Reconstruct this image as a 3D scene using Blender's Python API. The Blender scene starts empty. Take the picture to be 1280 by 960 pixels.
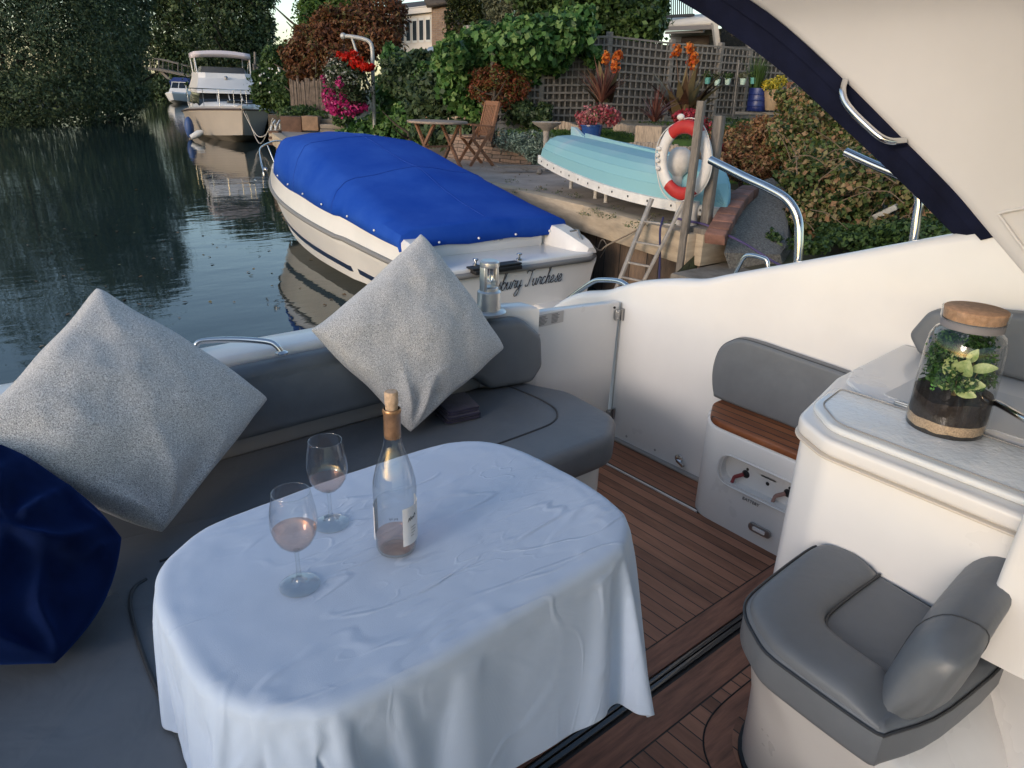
import bpy, bmesh, math, random
import numpy as np
from mathutils import Vector, Matrix, Euler, noise as mnoise
random.seed(7); RNG = np.random.default_rng(11)
R = math.radians
scene = bpy.context.scene
COL = scene.collection
# ---------------------------------------------------------------- camera numbers (metres, cockpit floor = 0)
FOC, PIT, ROL, HD, CH = 900., R(22.2), R(1.9), R(40.5), 1.52
WZ = -0.65      # water level
QZ = 0.30       # quay level
def ray(px, py):
    x = (px-640)/FOC; y = (480-py)/FOC
    xr = x*math.cos(ROL)-y*math.sin(ROL); yu = x*math.sin(ROL)+y*math.cos(ROL)
    f = math.cos(PIT)+yu*math.sin(PIT); z = -math.sin(PIT)+yu*math.cos(PIT)
    return (f*math.sin(HD)+xr*math.cos(HD), f*math.cos(HD)-xr*math.sin(HD), z, f)
def atz(px, py, z):
    d = ray(px, py); t = (z-CH)/d[2]; return Vector((d[0]*t, d[1]*t, z))
def atx(px, py, X):
    d = ray(px, py); t = X/d[0]; return Vector((X, d[1]*t, CH+d[2]*t))
def aty(px, py, Y):
    d = ray(px, py); t = Y/d[1]; return Vector((d[0]*t, Y, CH+d[2]*t))
def pt(px, py, F):          # point F metres ahead of the photographer
    d = ray(px, py); t = F/d[3]; return Vector((d[0]*t, d[1]*t, CH+d[2]*t))
# ---------------------------------------------------------------- materials
MATS = {}
def hexc(r, g, b):
    f = lambda c: (c/255/12.92) if c/255 <= .04045 else ((c/255+.055)/1.055)**2.4
    return (f(r), f(g), f(b))
def mat(name, col, rough=.5, var=.0, vscale=8., bump=0., bscale=60., metal=0., coat=0., spec=.5, sheen=0., trans=0., ior=1.45, stretch=(1,1,1), col2=None, bdist=.002, detail=4., sss=0.):
    if name in MATS: return MATS[name]
    m = bpy.data.materials.new(name); m.use_nodes = True; nt = m.node_tree; N = nt.nodes; L = nt.links
    b = N['Principled BSDF']
    b.inputs['Base Color'].default_value = (*col, 1); b.inputs['Roughness'].default_value = rough
    b.inputs['Metallic'].default_value = metal; b.inputs['Coat Weight'].default_value = coat
    b.inputs['Coat Roughness'].default_value = .08
    b.inputs['Specular IOR Level'].default_value = spec; b.inputs['Sheen Weight'].default_value = sheen
    b.inputs['Transmission Weight'].default_value = trans; b.inputs['IOR'].default_value = ior
    tc = N.new('ShaderNodeTexCoord'); mp = N.new('ShaderNodeMapping'); mp.inputs['Scale'].default_value = stretch
    L.new(tc.outputs['Object'], mp.inputs['Vector'])
    if var > 0:
        n = N.new('ShaderNodeTexNoise'); n.inputs['Scale'].default_value = vscale; n.inputs['Detail'].default_value = detail; n.inputs['Roughness'].default_value = .65
        L.new(mp.outputs[0], n.inputs['Vector'])
        r = N.new('ShaderNodeMapRange'); r.inputs['From Min'].default_value = .3; r.inputs['From Max'].default_value = .7
        L.new(n.outputs['Fac'], r.inputs['Value'])
        x = N.new('ShaderNodeMix'); x.data_type = 'RGBA'
        c2 = col2 if col2 else tuple(min(1, c*(1+var)) for c in col)
        x.inputs['A'].default_value = (*[c*(1-var) for c in col], 1) if not col2 else (*col, 1)
        x.inputs['B'].default_value = (*c2, 1)
        L.new(r.outputs[0], x.inputs['Factor']); L.new(x.outputs['Result'], b.inputs['Base Color'])
        r2 = N.new('ShaderNodeMapRange'); r2.inputs['To Min'].default_value = max(0, rough-.06); r2.inputs['To Max'].default_value = min(1, rough+.08)
        L.new(n.outputs['Fac'], r2.inputs['Value']); L.new(r2.outputs[0], b.inputs['Roughness'])
    if bump > 0:
        n = N.new('ShaderNodeTexNoise'); n.inputs['Scale'].default_value = bscale; n.inputs['Detail'].default_value = 5
        L.new(mp.outputs[0], n.inputs['Vector'])
        u = N.new('ShaderNodeBump'); u.inputs['Strength'].default_value = bump; u.inputs['Distance'].default_value = bdist
        L.new(n.outputs['Fac'], u.inputs['Height']); L.new(u.outputs[0], b.inputs['Normal'])
    MATS[name] = m; return m
def leafmat(name, cols, transl=.35, rough=.5):
    m = bpy.data.materials.new(name); m.use_nodes = True; nt = m.node_tree; N = nt.nodes; L = nt.links
    b = N['Principled BSDF']; b.inputs['Roughness'].default_value = rough; b.inputs['Specular IOR Level'].default_value = .3
    a = N.new('ShaderNodeAttribute'); a.attribute_name = 'tone'
    r = N.new('ShaderNodeValToRGB'); cr = r.color_ramp
    while len(cr.elements) < len(cols): cr.elements.new(.5)
    for i, c in enumerate(cols):
        cr.elements[i].position = i/(len(cols)-1); cr.elements[i].color = (*c, 1)
    L.new(a.outputs['Fac'], r.inputs['Fac']); L.new(r.outputs['Color'], b.inputs['Base Color'])
    t = N.new('ShaderNodeBsdfTranslucent'); L.new(r.outputs['Color'], t.inputs['Color'])
    x = N.new('ShaderNodeMixShader'); x.inputs[0].default_value = transl
    L.new(b.outputs[0], x.inputs[1]); L.new(t.outputs[0], x.inputs[2]); L.new(x.outputs[0], N['Material Output'].inputs['Surface'])
    MATS[name] = m; return m
def plankmat(name, axis, width, c1, c2, gap=.035, gapcol=(.012, .011, .010), rough=.6, grain=30., off=0., bump=.6, grey=None, worldY=None):
    """boards side by side along one object axis, dark caulk between, own tone per board"""
    m = bpy.data.materials.new(name); m.use_nodes = True; nt = m.node_tree; N = nt.nodes; L = nt.links
    b = N['Principled BSDF']; b.inputs['Roughness'].default_value = rough
    tc = N.new('ShaderNodeTexCoord'); s = N.new('ShaderNodeSeparateXYZ'); L.new(tc.outputs['Object'], s.inputs[0])
    def mth(op, a, v=None, v2=None):
        n = N.new('ShaderNodeMath'); n.operation = op
        for i, q in enumerate((a, v, v2)):
            if q is None: continue
            if isinstance(q, (int, float)): n.inputs[i].default_value = q
            else: L.new(q, n.inputs[i])
        return n.outputs[0]
    u = mth('DIVIDE', mth('ADD', s.outputs[axis], off), width)
    fl = mth('FLOOR', u); fr = mth('FRACT', u)
    wn = N.new('ShaderNodeTexWhiteNoise'); wn.noise_dimensions = '1D'; L.new(fl, wn.inputs['W'])
    mp = N.new('ShaderNodeMapping'); sc = [6., 6., 6.]; sc[axis] = grain*3
    if axis != 2: sc[1-axis] = 5.
    mp.inputs['Scale'].default_value = sc; L.new(tc.outputs['Object'], mp.inputs[0])
    n1 = N.new('ShaderNodeTexNoise'); n1.inputs['Scale'].default_value = 1.; n1.inputs['Detail'].default_value = 6; n1.inputs['Roughness'].default_value = .7
    L.new(mp.outputs[0], n1.inputs['Vector'])
    n2 = N.new('ShaderNodeTexNoise'); n2.inputs['Scale'].default_value = 3.5; n2.inputs['Detail'].default_value = 3; L.new(tc.outputs['Object'], n2.inputs['Vector'])
    f = mth('MULTIPLY_ADD', wn.outputs['Value'], .45, mth('MULTIPLY_ADD', n1.outputs['Fac'], .9, mth('MULTIPLY', n2.outputs['Fac'], .6)))
    rr = N.new('ShaderNodeMapRange'); rr.inputs['From Min'].default_value = .65; rr.inputs['From Max'].default_value = 1.35; L.new(f, rr.inputs['Value'])
    x = N.new('ShaderNodeMix'); x.data_type = 'RGBA'; x.inputs['A'].default_value = (*c1, 1); x.inputs['B'].default_value = (*c2, 1)
    L.new(rr.outputs[0], x.inputs['Factor'])
    res = x.outputs['Result']
    if grey:
        g = N.new('ShaderNodeMix'); g.data_type = 'RGBA'; g.inputs['B'].default_value = (*grey, 1); L.new(res, g.inputs['A'])
        r3 = N.new('ShaderNodeMapRange'); r3.inputs['From Min'].default_value = .48; r3.inputs['From Max'].default_value = .68; L.new(n2.outputs['Fac'], r3.inputs['Value'])
        L.new(mth('MULTIPLY', r3.outputs[0], .7), g.inputs['Factor']); res = g.outputs['Result']
    lo = mth('LESS_THAN', fr, gap)
    y = N.new('ShaderNodeMix'); y.data_type = 'RGBA'; y.inputs['B'].default_value = (*gapcol, 1)
    L.new(lo, y.inputs['Factor']); L.new(res, y.inputs['A']); L.new(y.outputs['Result'], b.inputs['Base Color'])
    h = mth('MULTIPLY_ADD', n1.outputs['Fac'], .35, mth('SUBTRACT', 1., lo))
    bu = N.new('ShaderNodeBump'); bu.inputs['Strength'].default_value = bump; bu.inputs['Distance'].default_value = .002
    L.new(h, bu.inputs['Height']); L.new(bu.outputs[0], b.inputs['Normal'])
    MATS[name] = m; return m
def brickmat(name, c1, c2, mort, bw=.22, bh=.075, rough=.85, axis='xz', squash=.02, bump=.8, scale=1., dist=.02):
    m = bpy.data.materials.new(name); m.use_nodes = True; nt = m.node_tree; N = nt.nodes; L = nt.links
    b = N['Principled BSDF']; b.inputs['Roughness'].default_value = rough
    tc = N.new('ShaderNodeTexCoord'); s = N.new('ShaderNodeSeparateXYZ'); c = N.new('ShaderNodeCombineXYZ'); L.new(tc.outputs['Object'], s.inputs[0])
    ad = N.new('ShaderNodeMath'); ad.operation = 'ADD'; L.new(s.outputs['X'], ad.inputs[0]); L.new(s.outputs['Y'], ad.inputs[1])
    L.new(ad.outputs[0], c.inputs['X']); L.new(s.outputs['Z'], c.inputs['Y'])
    nz = N.new('ShaderNodeTexNoise'); nz.inputs['Scale'].default_value = 6.; L.new(tc.outputs['Object'], nz.inputs['Vector'])
    va = N.new('ShaderNodeMix'); va.data_type = 'VECTOR'; va.inputs['Factor'].default_value = dist
    L.new(c.outputs[0], va.inputs['A']); L.new(nz.outputs['Color'], va.inputs['B'])
    t = N.new('ShaderNodeTexBrick'); t.inputs['Color1'].default_value = (*c1, 1); t.inputs['Color2'].default_value = (*c2, 1); t.inputs['Mortar'].default_value = (*mort, 1)
    t.inputs['Scale'].default_value = scale; t.inputs['Mortar Size'].default_value = squash; t.inputs['Brick Width'].default_value = bw; t.inputs['Row Height'].default_value = bh
    t.inputs['Mortar Smooth'].default_value = .4
    L.new(va.outputs['Result'], t.inputs['Vector'])
    n2 = N.new('ShaderNodeTexNoise'); n2.inputs['Scale'].default_value = 25; n2.inputs['Detail'].default_value = 5; L.new(tc.outputs['Object'], n2.inputs['Vector'])
    x = N.new('ShaderNodeMix'); x.data_type = 'RGBA'; x.blend_type = 'OVERLAY'; x.inputs['Factor'].default_value = .6
    L.new(t.outputs['Color'], x.inputs['A']); L.new(n2.outputs['Fac'], x.inputs['B']); L.new(x.outputs['Result'], b.inputs['Base Color'])
    u = N.new('ShaderNodeBump'); u.inputs['Strength'].default_value = bump; u.inputs['Distance'].default_value = .01; u.invert = True
    L.new(t.outputs['Fac'], u.inputs['Height']); L.new(u.outputs[0], b.inputs['Normal'])
    MATS[name] = m; return m
# ---------------------------------------------------------------- mesh helpers
def fillet(pts, rad, n=6):
    """round the corners of a closed 2-D polygon"""
    out = []; k = len(pts)
    for i in range(k):
        p = Vector(pts[i][:2]); a = Vector(pts[i-1][:2]); b = Vector(pts[(i+1) % k][:2])
        r = rad[i] if isinstance(rad, (list, tuple)) else rad
        u = (a-p); v = (b-p); lu = u.length; lv = v.length
        if r <= 0 or lu < 1e-6 or lv < 1e-6: out.append((p.x, p.y)); continue
        u.normalize(); v.normalize(); ang = u.angle(v)
        if ang > math.pi-.02: out.append((p.x, p.y)); continue
        d = min(r/math.tan(ang/2), lu*.49, lv*.49)
        p0 = p+u*d; p1 = p+v*d
        for j in range(n+1):
            t = j/n; q = p0*(1-t)**2+p*2*t*(1-t)+p1*t*t
            out.append((q.x, q.y))
    return out
def smooth_closed(pts, n=6):
    """Catmull-Rom through closed points"""
    k = len(pts); out = []; P = [Vector(p) for p in pts]
    for i in range(k):
        a, b, c, d = P[i-1], P[i], P[(i+1) % k], P[(i+2) % k]
        for j in range(n):
            t = j/n; out.append(.5*((2*b)+(c-a)*t+(2*a-5*b+4*c-d)*t*t+(3*b-a-3*c+d)*t**3))
    return out
def smooth_open(pts, n=6):
    P = [Vector(p) for p in pts]; k = len(P)
    if k < 3: return P
    out = []
    for i in range(k-1):
        a = P[i-1] if i else P[0]*2-P[1]; b = P[i]; c = P[i+1]; d = P[i+2] if i+2 < k else P[-1]*2-P[-2]
        for j in range(n):
            t = j/n; out.append(.5*((2*b)+(c-a)*t+(2*a-5*b+4*c-d)*t*t+(3*b-a-3*c+d)*t**3))
    out.append(P[-1]); return out
def area2(o): return sum(o[i-1][0]*o[i][1]-o[i][0]*o[i-1][1] for i in range(len(o)))/2
def inset(o, d):
    k = len(o); out = []
    for i in range(k):
        a = Vector(o[i-1][:2]); p = Vector(o[i][:2]); b = Vector(o[(i+1) % k][:2])
        e1 = (p-a); e2 = (b-p)
        if e1.length < 1e-9: e1 = e2
        if e2.length < 1e-9: e2 = e1
        e1.normalize(); e2.normalize()
        n1 = Vector((-e1.y, e1.x)); n2 = Vector((-e2.y, e2.x)); n = n1+n2
        if n.length < 1e-6: n = n1
        n.normalize(); c = max(.45, n.dot(n1)); q = p+n*(d/c); out.append((q.x, q.y))
    if d <= 0: return out
    for _ in range(12):         # collapse edges that the inset has turned round
        bad = False
        for i in range(k):
            j = (i+1) % k; ex, ey = o[j][0]-o[i][0], o[j][1]-o[i][1]; fx, fy = out[j][0]-out[i][0], out[j][1]-out[i][1]
            if ex*fx+ey*fy < -1e-12:
                m = ((out[i][0]+out[j][0])/2, (out[i][1]+out[j][1])/2); out[i] = m; out[j] = m; bad = True
        if not bad: break
    return out
class MB:
    def __init__(s): s.v = []; s.f = []; s.m = []; s.cur = 0; s.M = None
    def add(s, vs, fs):
        o = len(s.v)
        if s.M is not None: vs = [s.M @ Vector(v) for v in vs]
        s.v += [tuple(v) for v in vs]; s.f += [[i+o for i in f] for f in fs]; s.m += [s.cur]*len(fs)
    def box(s, lo, hi, r=0.):
        if r > 0:
            o = fillet([(lo[0], lo[1]), (hi[0], lo[1]), (hi[0], hi[1]), (lo[0], hi[1])], r, 2)
            return s.pad(o, lo[2], hi[2], min(r, (hi[2]-lo[2])*.49), seg=2)
        x0, y0, z0 = lo; x1, y1, z1 = hi
        s.add([(x0,y0,z0),(x1,y0,z0),(x1,y1,z0),(x0,y1,z0),(x0,y0,z1),(x1,y0,z1),(x1,y1,z1),(x0,y1,z1)],
              [(3,2,1,0),(4,5,6,7),(0,1,5,4),(1,2,6,5),(2,3,7,6),(3,0,4,7)])
    def bar(s, a, b, w, h=None, up=(0,0,1), r=0.):
        """square bar from a to b; w sideways, h along up"""
        h = h or w; a = Vector(a); b = Vector(b); d = b-a; L = d.length
        if L < 1e-6: return
        d.normalize(); u = Vector(up)
        if abs(u.dot(d)) > .98: u = Vector((1,0,0))
        sd = d.cross(u).normalized(); u = sd.cross(d).normalized()
        old = s.M; m = Matrix((( sd.x, d.x, u.x, a.x), (sd.y, d.y, u.y, a.y), (sd.z, d.z, u.z, a.z), (0,0,0,1)))
        s.M = m if old is None else old @ m
        s.box((-w/2, 0, -h/2), (w/2, L, h/2), r); s.M = old
    def tube(s, path, r, n=8, closed=False, caps=True):
        P = [Vector(p) for p in path]; k = len(P)
        rr = r if isinstance(r, (list, tuple)) else [r]*k
        vs = []; fs = []; prev = None
        for i in range(k):
            t = (P[(i+1) % k]-P[i-1]) if (closed or 0 < i < k-1) else (P[1]-P[0] if i == 0 else P[-1]-P[-2])
            if t.length < 1e-9: t = Vector((0,0,1))
            t.normalize()
            if prev is None:
                u = Vector((0,0,1)) if abs(t.z) < .9 else Vector((1,0,0))
                prev = (u-t*u.dot(t)).normalized()
            else:
                prev = prev-t*prev.dot(t)
                prev = prev.normalized() if prev.length > 1e-6 else Vector((1,0,0))
            w = t.cross(prev)
            for j in range(n):
                a = 2*math.pi*j/n; vs.append(P[i]+(prev*math.cos(a)+w*math.sin(a))*rr[i])
        m = k if closed else k-1
        for i in range(m):
            for j in range(n):
                a = i*n+j; b = i*n+(j+1) % n; c = ((i+1) % k)*n+(j+1) % n; d = ((i+1) % k)*n+j
                fs.append((a, b, c, d))
        if caps and not closed: fs.append(tuple(range(n))[::-1]); fs.append(tuple(range((k-1)*n, k*n)))
        s.add(vs, fs)
    def lathe(s, prof, c=(0,0,0), n=32, caps=True):
        vs = []; fs = []; k = len(prof)
        for r, z in prof:
            for j in range(n):
                a = 2*math.pi*j/n; vs.append((c[0]+r*math.cos(a), c[1]+r*math.sin(a), c[2]+z))
        for i in range(k-1):
            for j in range(n): fs.append((i*n+j, i*n+(j+1) % n, (i+1)*n+(j+1) % n, (i+1)*n+j))
        if caps: fs.append(tuple(range(n))[::-1]); fs.append(tuple(range((k-1)*n, k*n)))
        s.add(vs, fs)
    def pad(s, o, z0, z1, r, seg=4, rb=None, tilt=None):
        """upholstery / moulding shape: closed outline o raised from z0 to z1 with rounded rims"""
        o = [tuple(p[:2]) for p in o]
        if area2(o) < 0: o = o[::-1]
        rb = r if rb is None else rb
        rings = []
        for j in range(seg+1):
            a = math.pi/2*j/seg; rings.append((inset(o, rb*(1-math.sin(a))) if rb else o, z0+rb*(1-math.cos(a))))
            if not rb: break
        for j in range(seg+1):
            a = math.pi/2*j/seg; rings.append((inset(o, r*(1-math.cos(a))), z1-r*(1-math.sin(a))))
            if not r: break
        k = len(o); vs = []; fs = []
        for ro, z in rings:
            for p in ro:
                zz = z if tilt is None else tilt(p[0], p[1], z)
                vs.append((p[0], p[1], zz))
        for i in range(len(rings)-1):
            for j in range(k): fs.append((i*k+j, i*k+(j+1) % k, (i+1)*k+(j+1) % k, (i+1)*k+j))
        def cap(b):
            idx = []
            for j in range(k):
                p = vs[b+j]
                if not idx or math.dist(p, vs[idx[-1]]) > 3e-4: idx.append(b+j)
            while len(idx) > 3 and math.dist(vs[idx[0]], vs[idx[-1]]) <= 3e-4: idx.pop()
            return tuple(idx)
        fs.append(cap(0)[::-1]); fs.append(cap((len(rings)-1)*k))
        s.add(vs, fs)
    def loft(s, rings, closed=True, caps=False):
        k = len(rings[0]); vs = [p for r in rings for p in r]; fs = []
        for i in range(len(rings)-1):
            for j in range(k if closed else k-1): fs.append((i*k+j, i*k+(j+1) % k, (i+1)*k+(j+1) % k, (i+1)*k+j))
        if caps: fs.append(tuple(range(k))[::-1]); fs.append(tuple(range((len(rings)-1)*k, len(rings)*k)))
        s.add(vs, fs)
    def sphere(s, c, r, n=12, m=8):
        rx, ry, rz = r if isinstance(r, (tuple, list)) else (r, r, r)
        vs = []; fs = []
        for i in range(m+1):
            t = math.pi*i/m
            for j in range(n):
                a = 2*math.pi*j/n; vs.append((c[0]+rx*math.sin(t)*math.cos(a), c[1]+ry*math.sin(t)*math.sin(a), c[2]-rz*math.cos(t)))
        for i in range(m):
            for j in range(n): fs.append((i*n+j, i*n+(j+1) % n, (i+1)*n+(j+1) % n, (i+1)*n+j))
        s.add(vs, fs)
    def prism(s, o, ax, a0, a1):
        """2-D outline extruded along axis ax (0,1,2) from a0 to a1"""
        def P(p, a):
            return (a, p[0], p[1]) if ax == 0 else ((p[0], a, p[1]) if ax == 1 else (p[0], p[1], a))
        k = len(o); vs = [P(p, a0) for p in o]+[P(p, a1) for p in o]
        fs = [tuple(range(k))[::-1], tuple(range(k, 2*k))]+[(j, (j+1) % k, (j+1) % k+k, j+k) for j in range(k)]
        s.add(vs, fs)
OFF = {}
def build(mb, name, m, parent=None, smooth=40, recalc=True, weld=True):
    off = OFF.get(parent.name, Vector((0,0,0))) if parent else Vector((0,0,0))
    me = bpy.data.meshes.new(name)
    me.from_pydata([(v[0]-off.x, v[1]-off.y, v[2]-off.z) for v in mb.v], [], mb.f)
    ms = m if isinstance(m, (list, tuple)) else [m]
    for q in ms: me.materials.append(q)
    if len(ms) > 1: me.polygons.foreach_set('material_index', mb.m)
    if recalc:
        bm = bmesh.new(); bm.from_mesh(me)
        if weld: bmesh.ops.remove_doubles(bm, verts=bm.verts, dist=1e-5)
        bmesh.ops.recalc_face_normals(bm, faces=bm.faces); bm.to_mesh(me); bm.free()
    me.polygons.foreach_set('use_smooth', [True]*len(me.polygons))
    if smooth: me.set_sharp_from_angle(angle=R(smooth))
    o = bpy.data.objects.new(name, me); COL.objects.link(o)
    if parent: o.parent = parent
    OFF[o.name] = off
    return o
def thing(name, label, cat, loc=(0,0,0), group=None):
    o = bpy.data.objects.new(name, None); COL.objects.link(o); o.empty_display_size = .1
    o.location = loc; OFF[o.name] = Vector(loc); return tag(o, label, cat, group)
def tag(o, label=None, cat=None, group=None, kind=None):
    if label: o['label'] = label
    if cat: o['category'] = cat
    if group: o['group'] = group
    if kind: o['kind'] = kind
    return o
def copy_tree(o, parent=None):
    c = o.copy(); COL.objects.link(c)
    if parent: c.parent = parent
    for ch in o.children: copy_tree(ch, c)
    return c
def solo(mb, name, m, label, cat, loc=None, group=None, smooth=40):
    """a thing that is one mesh, its origin at loc"""
    if loc is not None:
        loc = Vector(loc); mb.v = [(v[0]-loc.x, v[1]-loc.y, v[2]-loc.z) for v in mb.v]
    o = build(mb, name, m, None, smooth)
    if loc is not None: o.location = loc
    OFF[o.name] = Vector(loc) if loc is not None else Vector((0,0,0))
    return tag(o, label, cat, group)
def text_mesh(body, size, shear=0., extrude=.0005, offset=0.):
    cu = bpy.data.curves.new('lettering', 'FONT'); cu.body = body; cu.size = size; cu.shear = shear; cu.extrude = extrude; cu.offset = offset
    cu.align_x = 'LEFT'; cu.resolution_u = 3
    ob = bpy.data.objects.new('lettering_tmp', cu); COL.objects.link(ob)
    dg = bpy.context.evaluated_depsgraph_get(); me = bpy.data.meshes.new_from_object(ob.evaluated_get(dg))
    mb = MB(); mb.v = [tuple(v.co) for v in me.vertices]; mb.f = [list(p.vertices) for p in me.polygons]; mb.m = [0]*len(mb.f)
    bpy.data.objects.remove(ob); bpy.data.meshes.remove(me); bpy.data.curves.remove(cu)
    return mb
def place(mb, M):
    mb.v = [tuple(M @ Vector(v)) for v in mb.v]; return mb
def frame(o, x, y):
    x = Vector(x).normalized(); y = Vector(y); y = (y-x*y.dot(x)).normalized(); z = x.cross(y)
    return Matrix(((x.x, y.x, z.x, o[0]), (x.y, y.y, z.y, o[1]), (x.z, y.z, z.z, o[2]), (0,0,0,1)))
# ---------------------------------------------------------------- foliage
def leaves(name, m, blobs, n, size, parent=None, clumps=40, cl_r=.35, shell=.75, up=.3, aspect=.6, tone_sp=.25, fold=True, droop=0., rag=1.02):
    """n leaf faces spread in clumps through ellipsoids (c, (rx,ry,rz), weight); tone varies per clump and leaf"""
    off = OFF.get(parent.name, Vector((0,0,0))) if parent else Vector((0,0,0))
    B = [(np.array(b[0], float), np.array(b[1] if hasattr(b[1], '__len__') else (b[1],)*3, float), (b[2] if len(b) > 2 else 1.)) for b in blobs]
    if clumps >= 80:      # smaller outlying tufts break up every outline
        for c, r, wt in list(B):
            for _ in range(5):
                d = RNG.normal(size=3); d[2] = abs(d[2])*.8; d /= np.linalg.norm(d); f = .16+.20*RNG.random(); B.append((c+d*r*(.88+.22*RNG.random()), r*f, wt*.55))
    w = np.array([b[2]*np.prod(b[1])**(2/3) for b in B]); w /= w.sum()
    cnt = RNG.multinomial(n, w); pts = []; tones = []; outs = []
    for (c, r, _), k in zip(B, cnt):
        if k == 0: continue
        nc = max(4, int(clumps*min(1., (k/n)*len(B)+.15)))
        d = RNG.normal(size=(nc, 3)); d /= np.linalg.norm(d, axis=1)[:, None]
        rad = shell+(1-shell)*RNG.random(nc)**.5
        rad = np.where(RNG.random(nc) < .3, rad*RNG.random(nc)**.4, rad)
        cc = d*rad[:, None]
        ct = RNG.random(nc)
        idx = RNG.integers(0, nc, k)
        p = cc[idx]+RNG.normal(size=(k, 3))*cl_r*(.5+RNG.random(nc)[idx])[:, None]
        ln = np.linalg.norm(p, axis=1); lim = rag*(.85+.55*RNG.random(nc)**2)[idx]; p *= (np.minimum(ln, lim)/np.maximum(ln, 1e-6))[:, None]
        pts.append(c+p*r); tones.append(np.clip(.5+(ct[idx]-.5)*.8+RNG.normal(size=k)*tone_sp, 0, 1)); outs.append(p)
    P = np.vstack(pts); T = np.hstack(tones); O = np.vstack(outs); k = len(P)
    nrm = RNG.normal(size=(k, 3))*.8+O*.9+np.array([0, 0, up]); nrm /= np.linalg.norm(nrm, axis=1)[:, None]
    a = RNG.normal(size=(k, 3)); a[:, 2] -= droop; a -= nrm*(a*nrm).sum(1)[:, None]; a /= np.linalg.norm(a, axis=1)[:, None]
    b = np.cross(nrm, a); s = (size*(.55+.9*RNG.random(k)))[:, None]
    V = np.empty((k, 4, 3)); V[:, 0] = P-a*s*.5; V[:, 2] = P+a*s*.5
    V[:, 1] = P+b*s*.5*aspect+nrm*s*.1-a*s*.05; V[:, 3] = P-b*s*.5*aspect+nrm*s*.1-a*s*.05
    V = V.reshape(-1, 3)-np.array(off)
    me = bpy.data.meshes.new(name); me.vertices.add(4*k); me.vertices.foreach_set('co', V.ravel())
    me.loops.add(4*k); me.loops.foreach_set('vertex_index', np.arange(4*k, dtype=np.int32))
    me.polygons.add(k); me.polygons.foreach_set('loop_start', np.arange(0, 4*k, 4, dtype=np.int32))
    try: me.polygons.foreach_set('loop_total', np.full(k, 4, dtype=np.int32))
    except Exception: pass
    me.update(calc_edges=True)
    at = me.attributes.new('tone', 'FLOAT', 'FACE'); at.data.foreach_set('value', T.astype(np.float32))
    me.materials.append(m)
    o = bpy.data.objects.new(name, me); COL.objects.link(o)
    if parent: o.parent = parent
    OFF[o.name] = off; return o
def blades(name, m, base, n, length, width, parent=None, spread=.6, droop=.5, base_r=.03, tone=None, seg=4):
    """sword-like leaves arching out of one point"""
    off = OFF.get(parent.name, Vector((0,0,0))) if parent else Vector((0,0,0))
    V = []; F = []; T = []
    for i in range(n):
        a = random.random()*2*math.pi; lean = spread*(random.random()**.6); L = length*random.uniform(.6, 1.1)
        d = Vector((math.cos(a), math.sin(a), 0)); sd = Vector((-d.y, d.x, 0))
        p = Vector(base)+d*base_r*random.random(); ang = lean; t = random.random()
        for j in range(seg+1):
            w = width*(1-(j/seg)**1.6)*.5+.001
            V += [tuple(p+sd*w-off), tuple(p-sd*w-off)]
            if j < seg:
                o = len(V); F.append((o-2, o-1, o+1, o)); T.append(t)
            p = p+(d*math.sin(ang)+Vector((0,0,1))*math.cos(ang))*(L/seg); ang += droop*random.uniform(.5, 1.3)*lean*1.2/seg*2
    me = bpy.data.meshes.new(name); me.from_pydata(V, [], F)
    at = me.attributes.new('tone', 'FLOAT', 'FACE'); at.data.foreach_set('value', T); me.materials.append(m)
    o = bpy.data.objects.new(name, me); COL.objects.link(o)
    if parent: o.parent = parent
    OFF[o.name] = off; return o
def trunk_mb(base, top, r0, r1, limbs=5, spread=1.5, seed=1):
    rd = random.Random(seed); mb = MB(); a = Vector(base); b = Vector(top)
    path = [a.lerp(b, t)+Vector((rd.uniform(-1,1), rd.uniform(-1,1), 0))*(.04*(b-a).length*math.sin(math.pi*t)) for t in (0, .25, .5, .75, 1)]
    path = smooth_open(path, 3); k = len(path)
    mb.tube(path, [r0+(r1-r0)*i/(k-1) for i in range(k)], 8)
    for i in range(limbs):
        s = path[int(k*(.35+.6*rd.random()))-1]; an = rd.random()*6.283; L = spread*rd.uniform(.6, 1.1)
        e = s+Vector((math.cos(an)*L, math.sin(an)*L, L*rd.uniform(.3, .9)))
        q = smooth_open([s, s.lerp(e, .5)+Vector((0,0,-.08*L)), e], 3); kk = len(q)
        mb.tube(q, [r1*1.1*(1-.75*j/(kk-1)) for j in range(kk)], 6)
    return mb
# ================================================================ materials
GEL = mat('white_gelcoat', (.68,.672,.665), .28, var=.03, vscale=3, coat=.4, bump=.04, bscale=90)
GELC = mat('cream_headliner', (.60,.59,.585), .45, var=.03, vscale=2.5, bump=.12, bscale=260, bdist=.0006)
VINYL = mat('grey_vinyl', (.125,.137,.153), .42, var=.10, vscale=5, bump=.25, bscale=420, bdist=.0006, spec=.45)
PIPE = mat('dark_piping', (.035,.038,.043), .5)
STEEL = mat('stainless_steel', (.62,.62,.62), .14, metal=1., var=.05, vscale=30)
DSTEEL = mat('brushed_steel', (.42,.42,.42), .35, metal=1., bump=.1, bscale=200)
_n = VINYL.node_tree; _b = [x for x in _n.nodes if x.type == 'BUMP'][0]; _k = _n.nodes.new('ShaderNodeTexNoise'); _k.inputs['Scale'].default_value = 7.; _k.inputs['Detail'].default_value = 3; _k.inputs['Distortion'].default_value = .8
_n.links.new([x for x in _n.nodes if x.type == 'MAPPING'][0].outputs[0], _k.inputs['Vector']); _c = _n.nodes.new('ShaderNodeBump'); _c.inputs['Strength'].default_value = .35; _c.inputs['Distance'].default_value = .012
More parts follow.
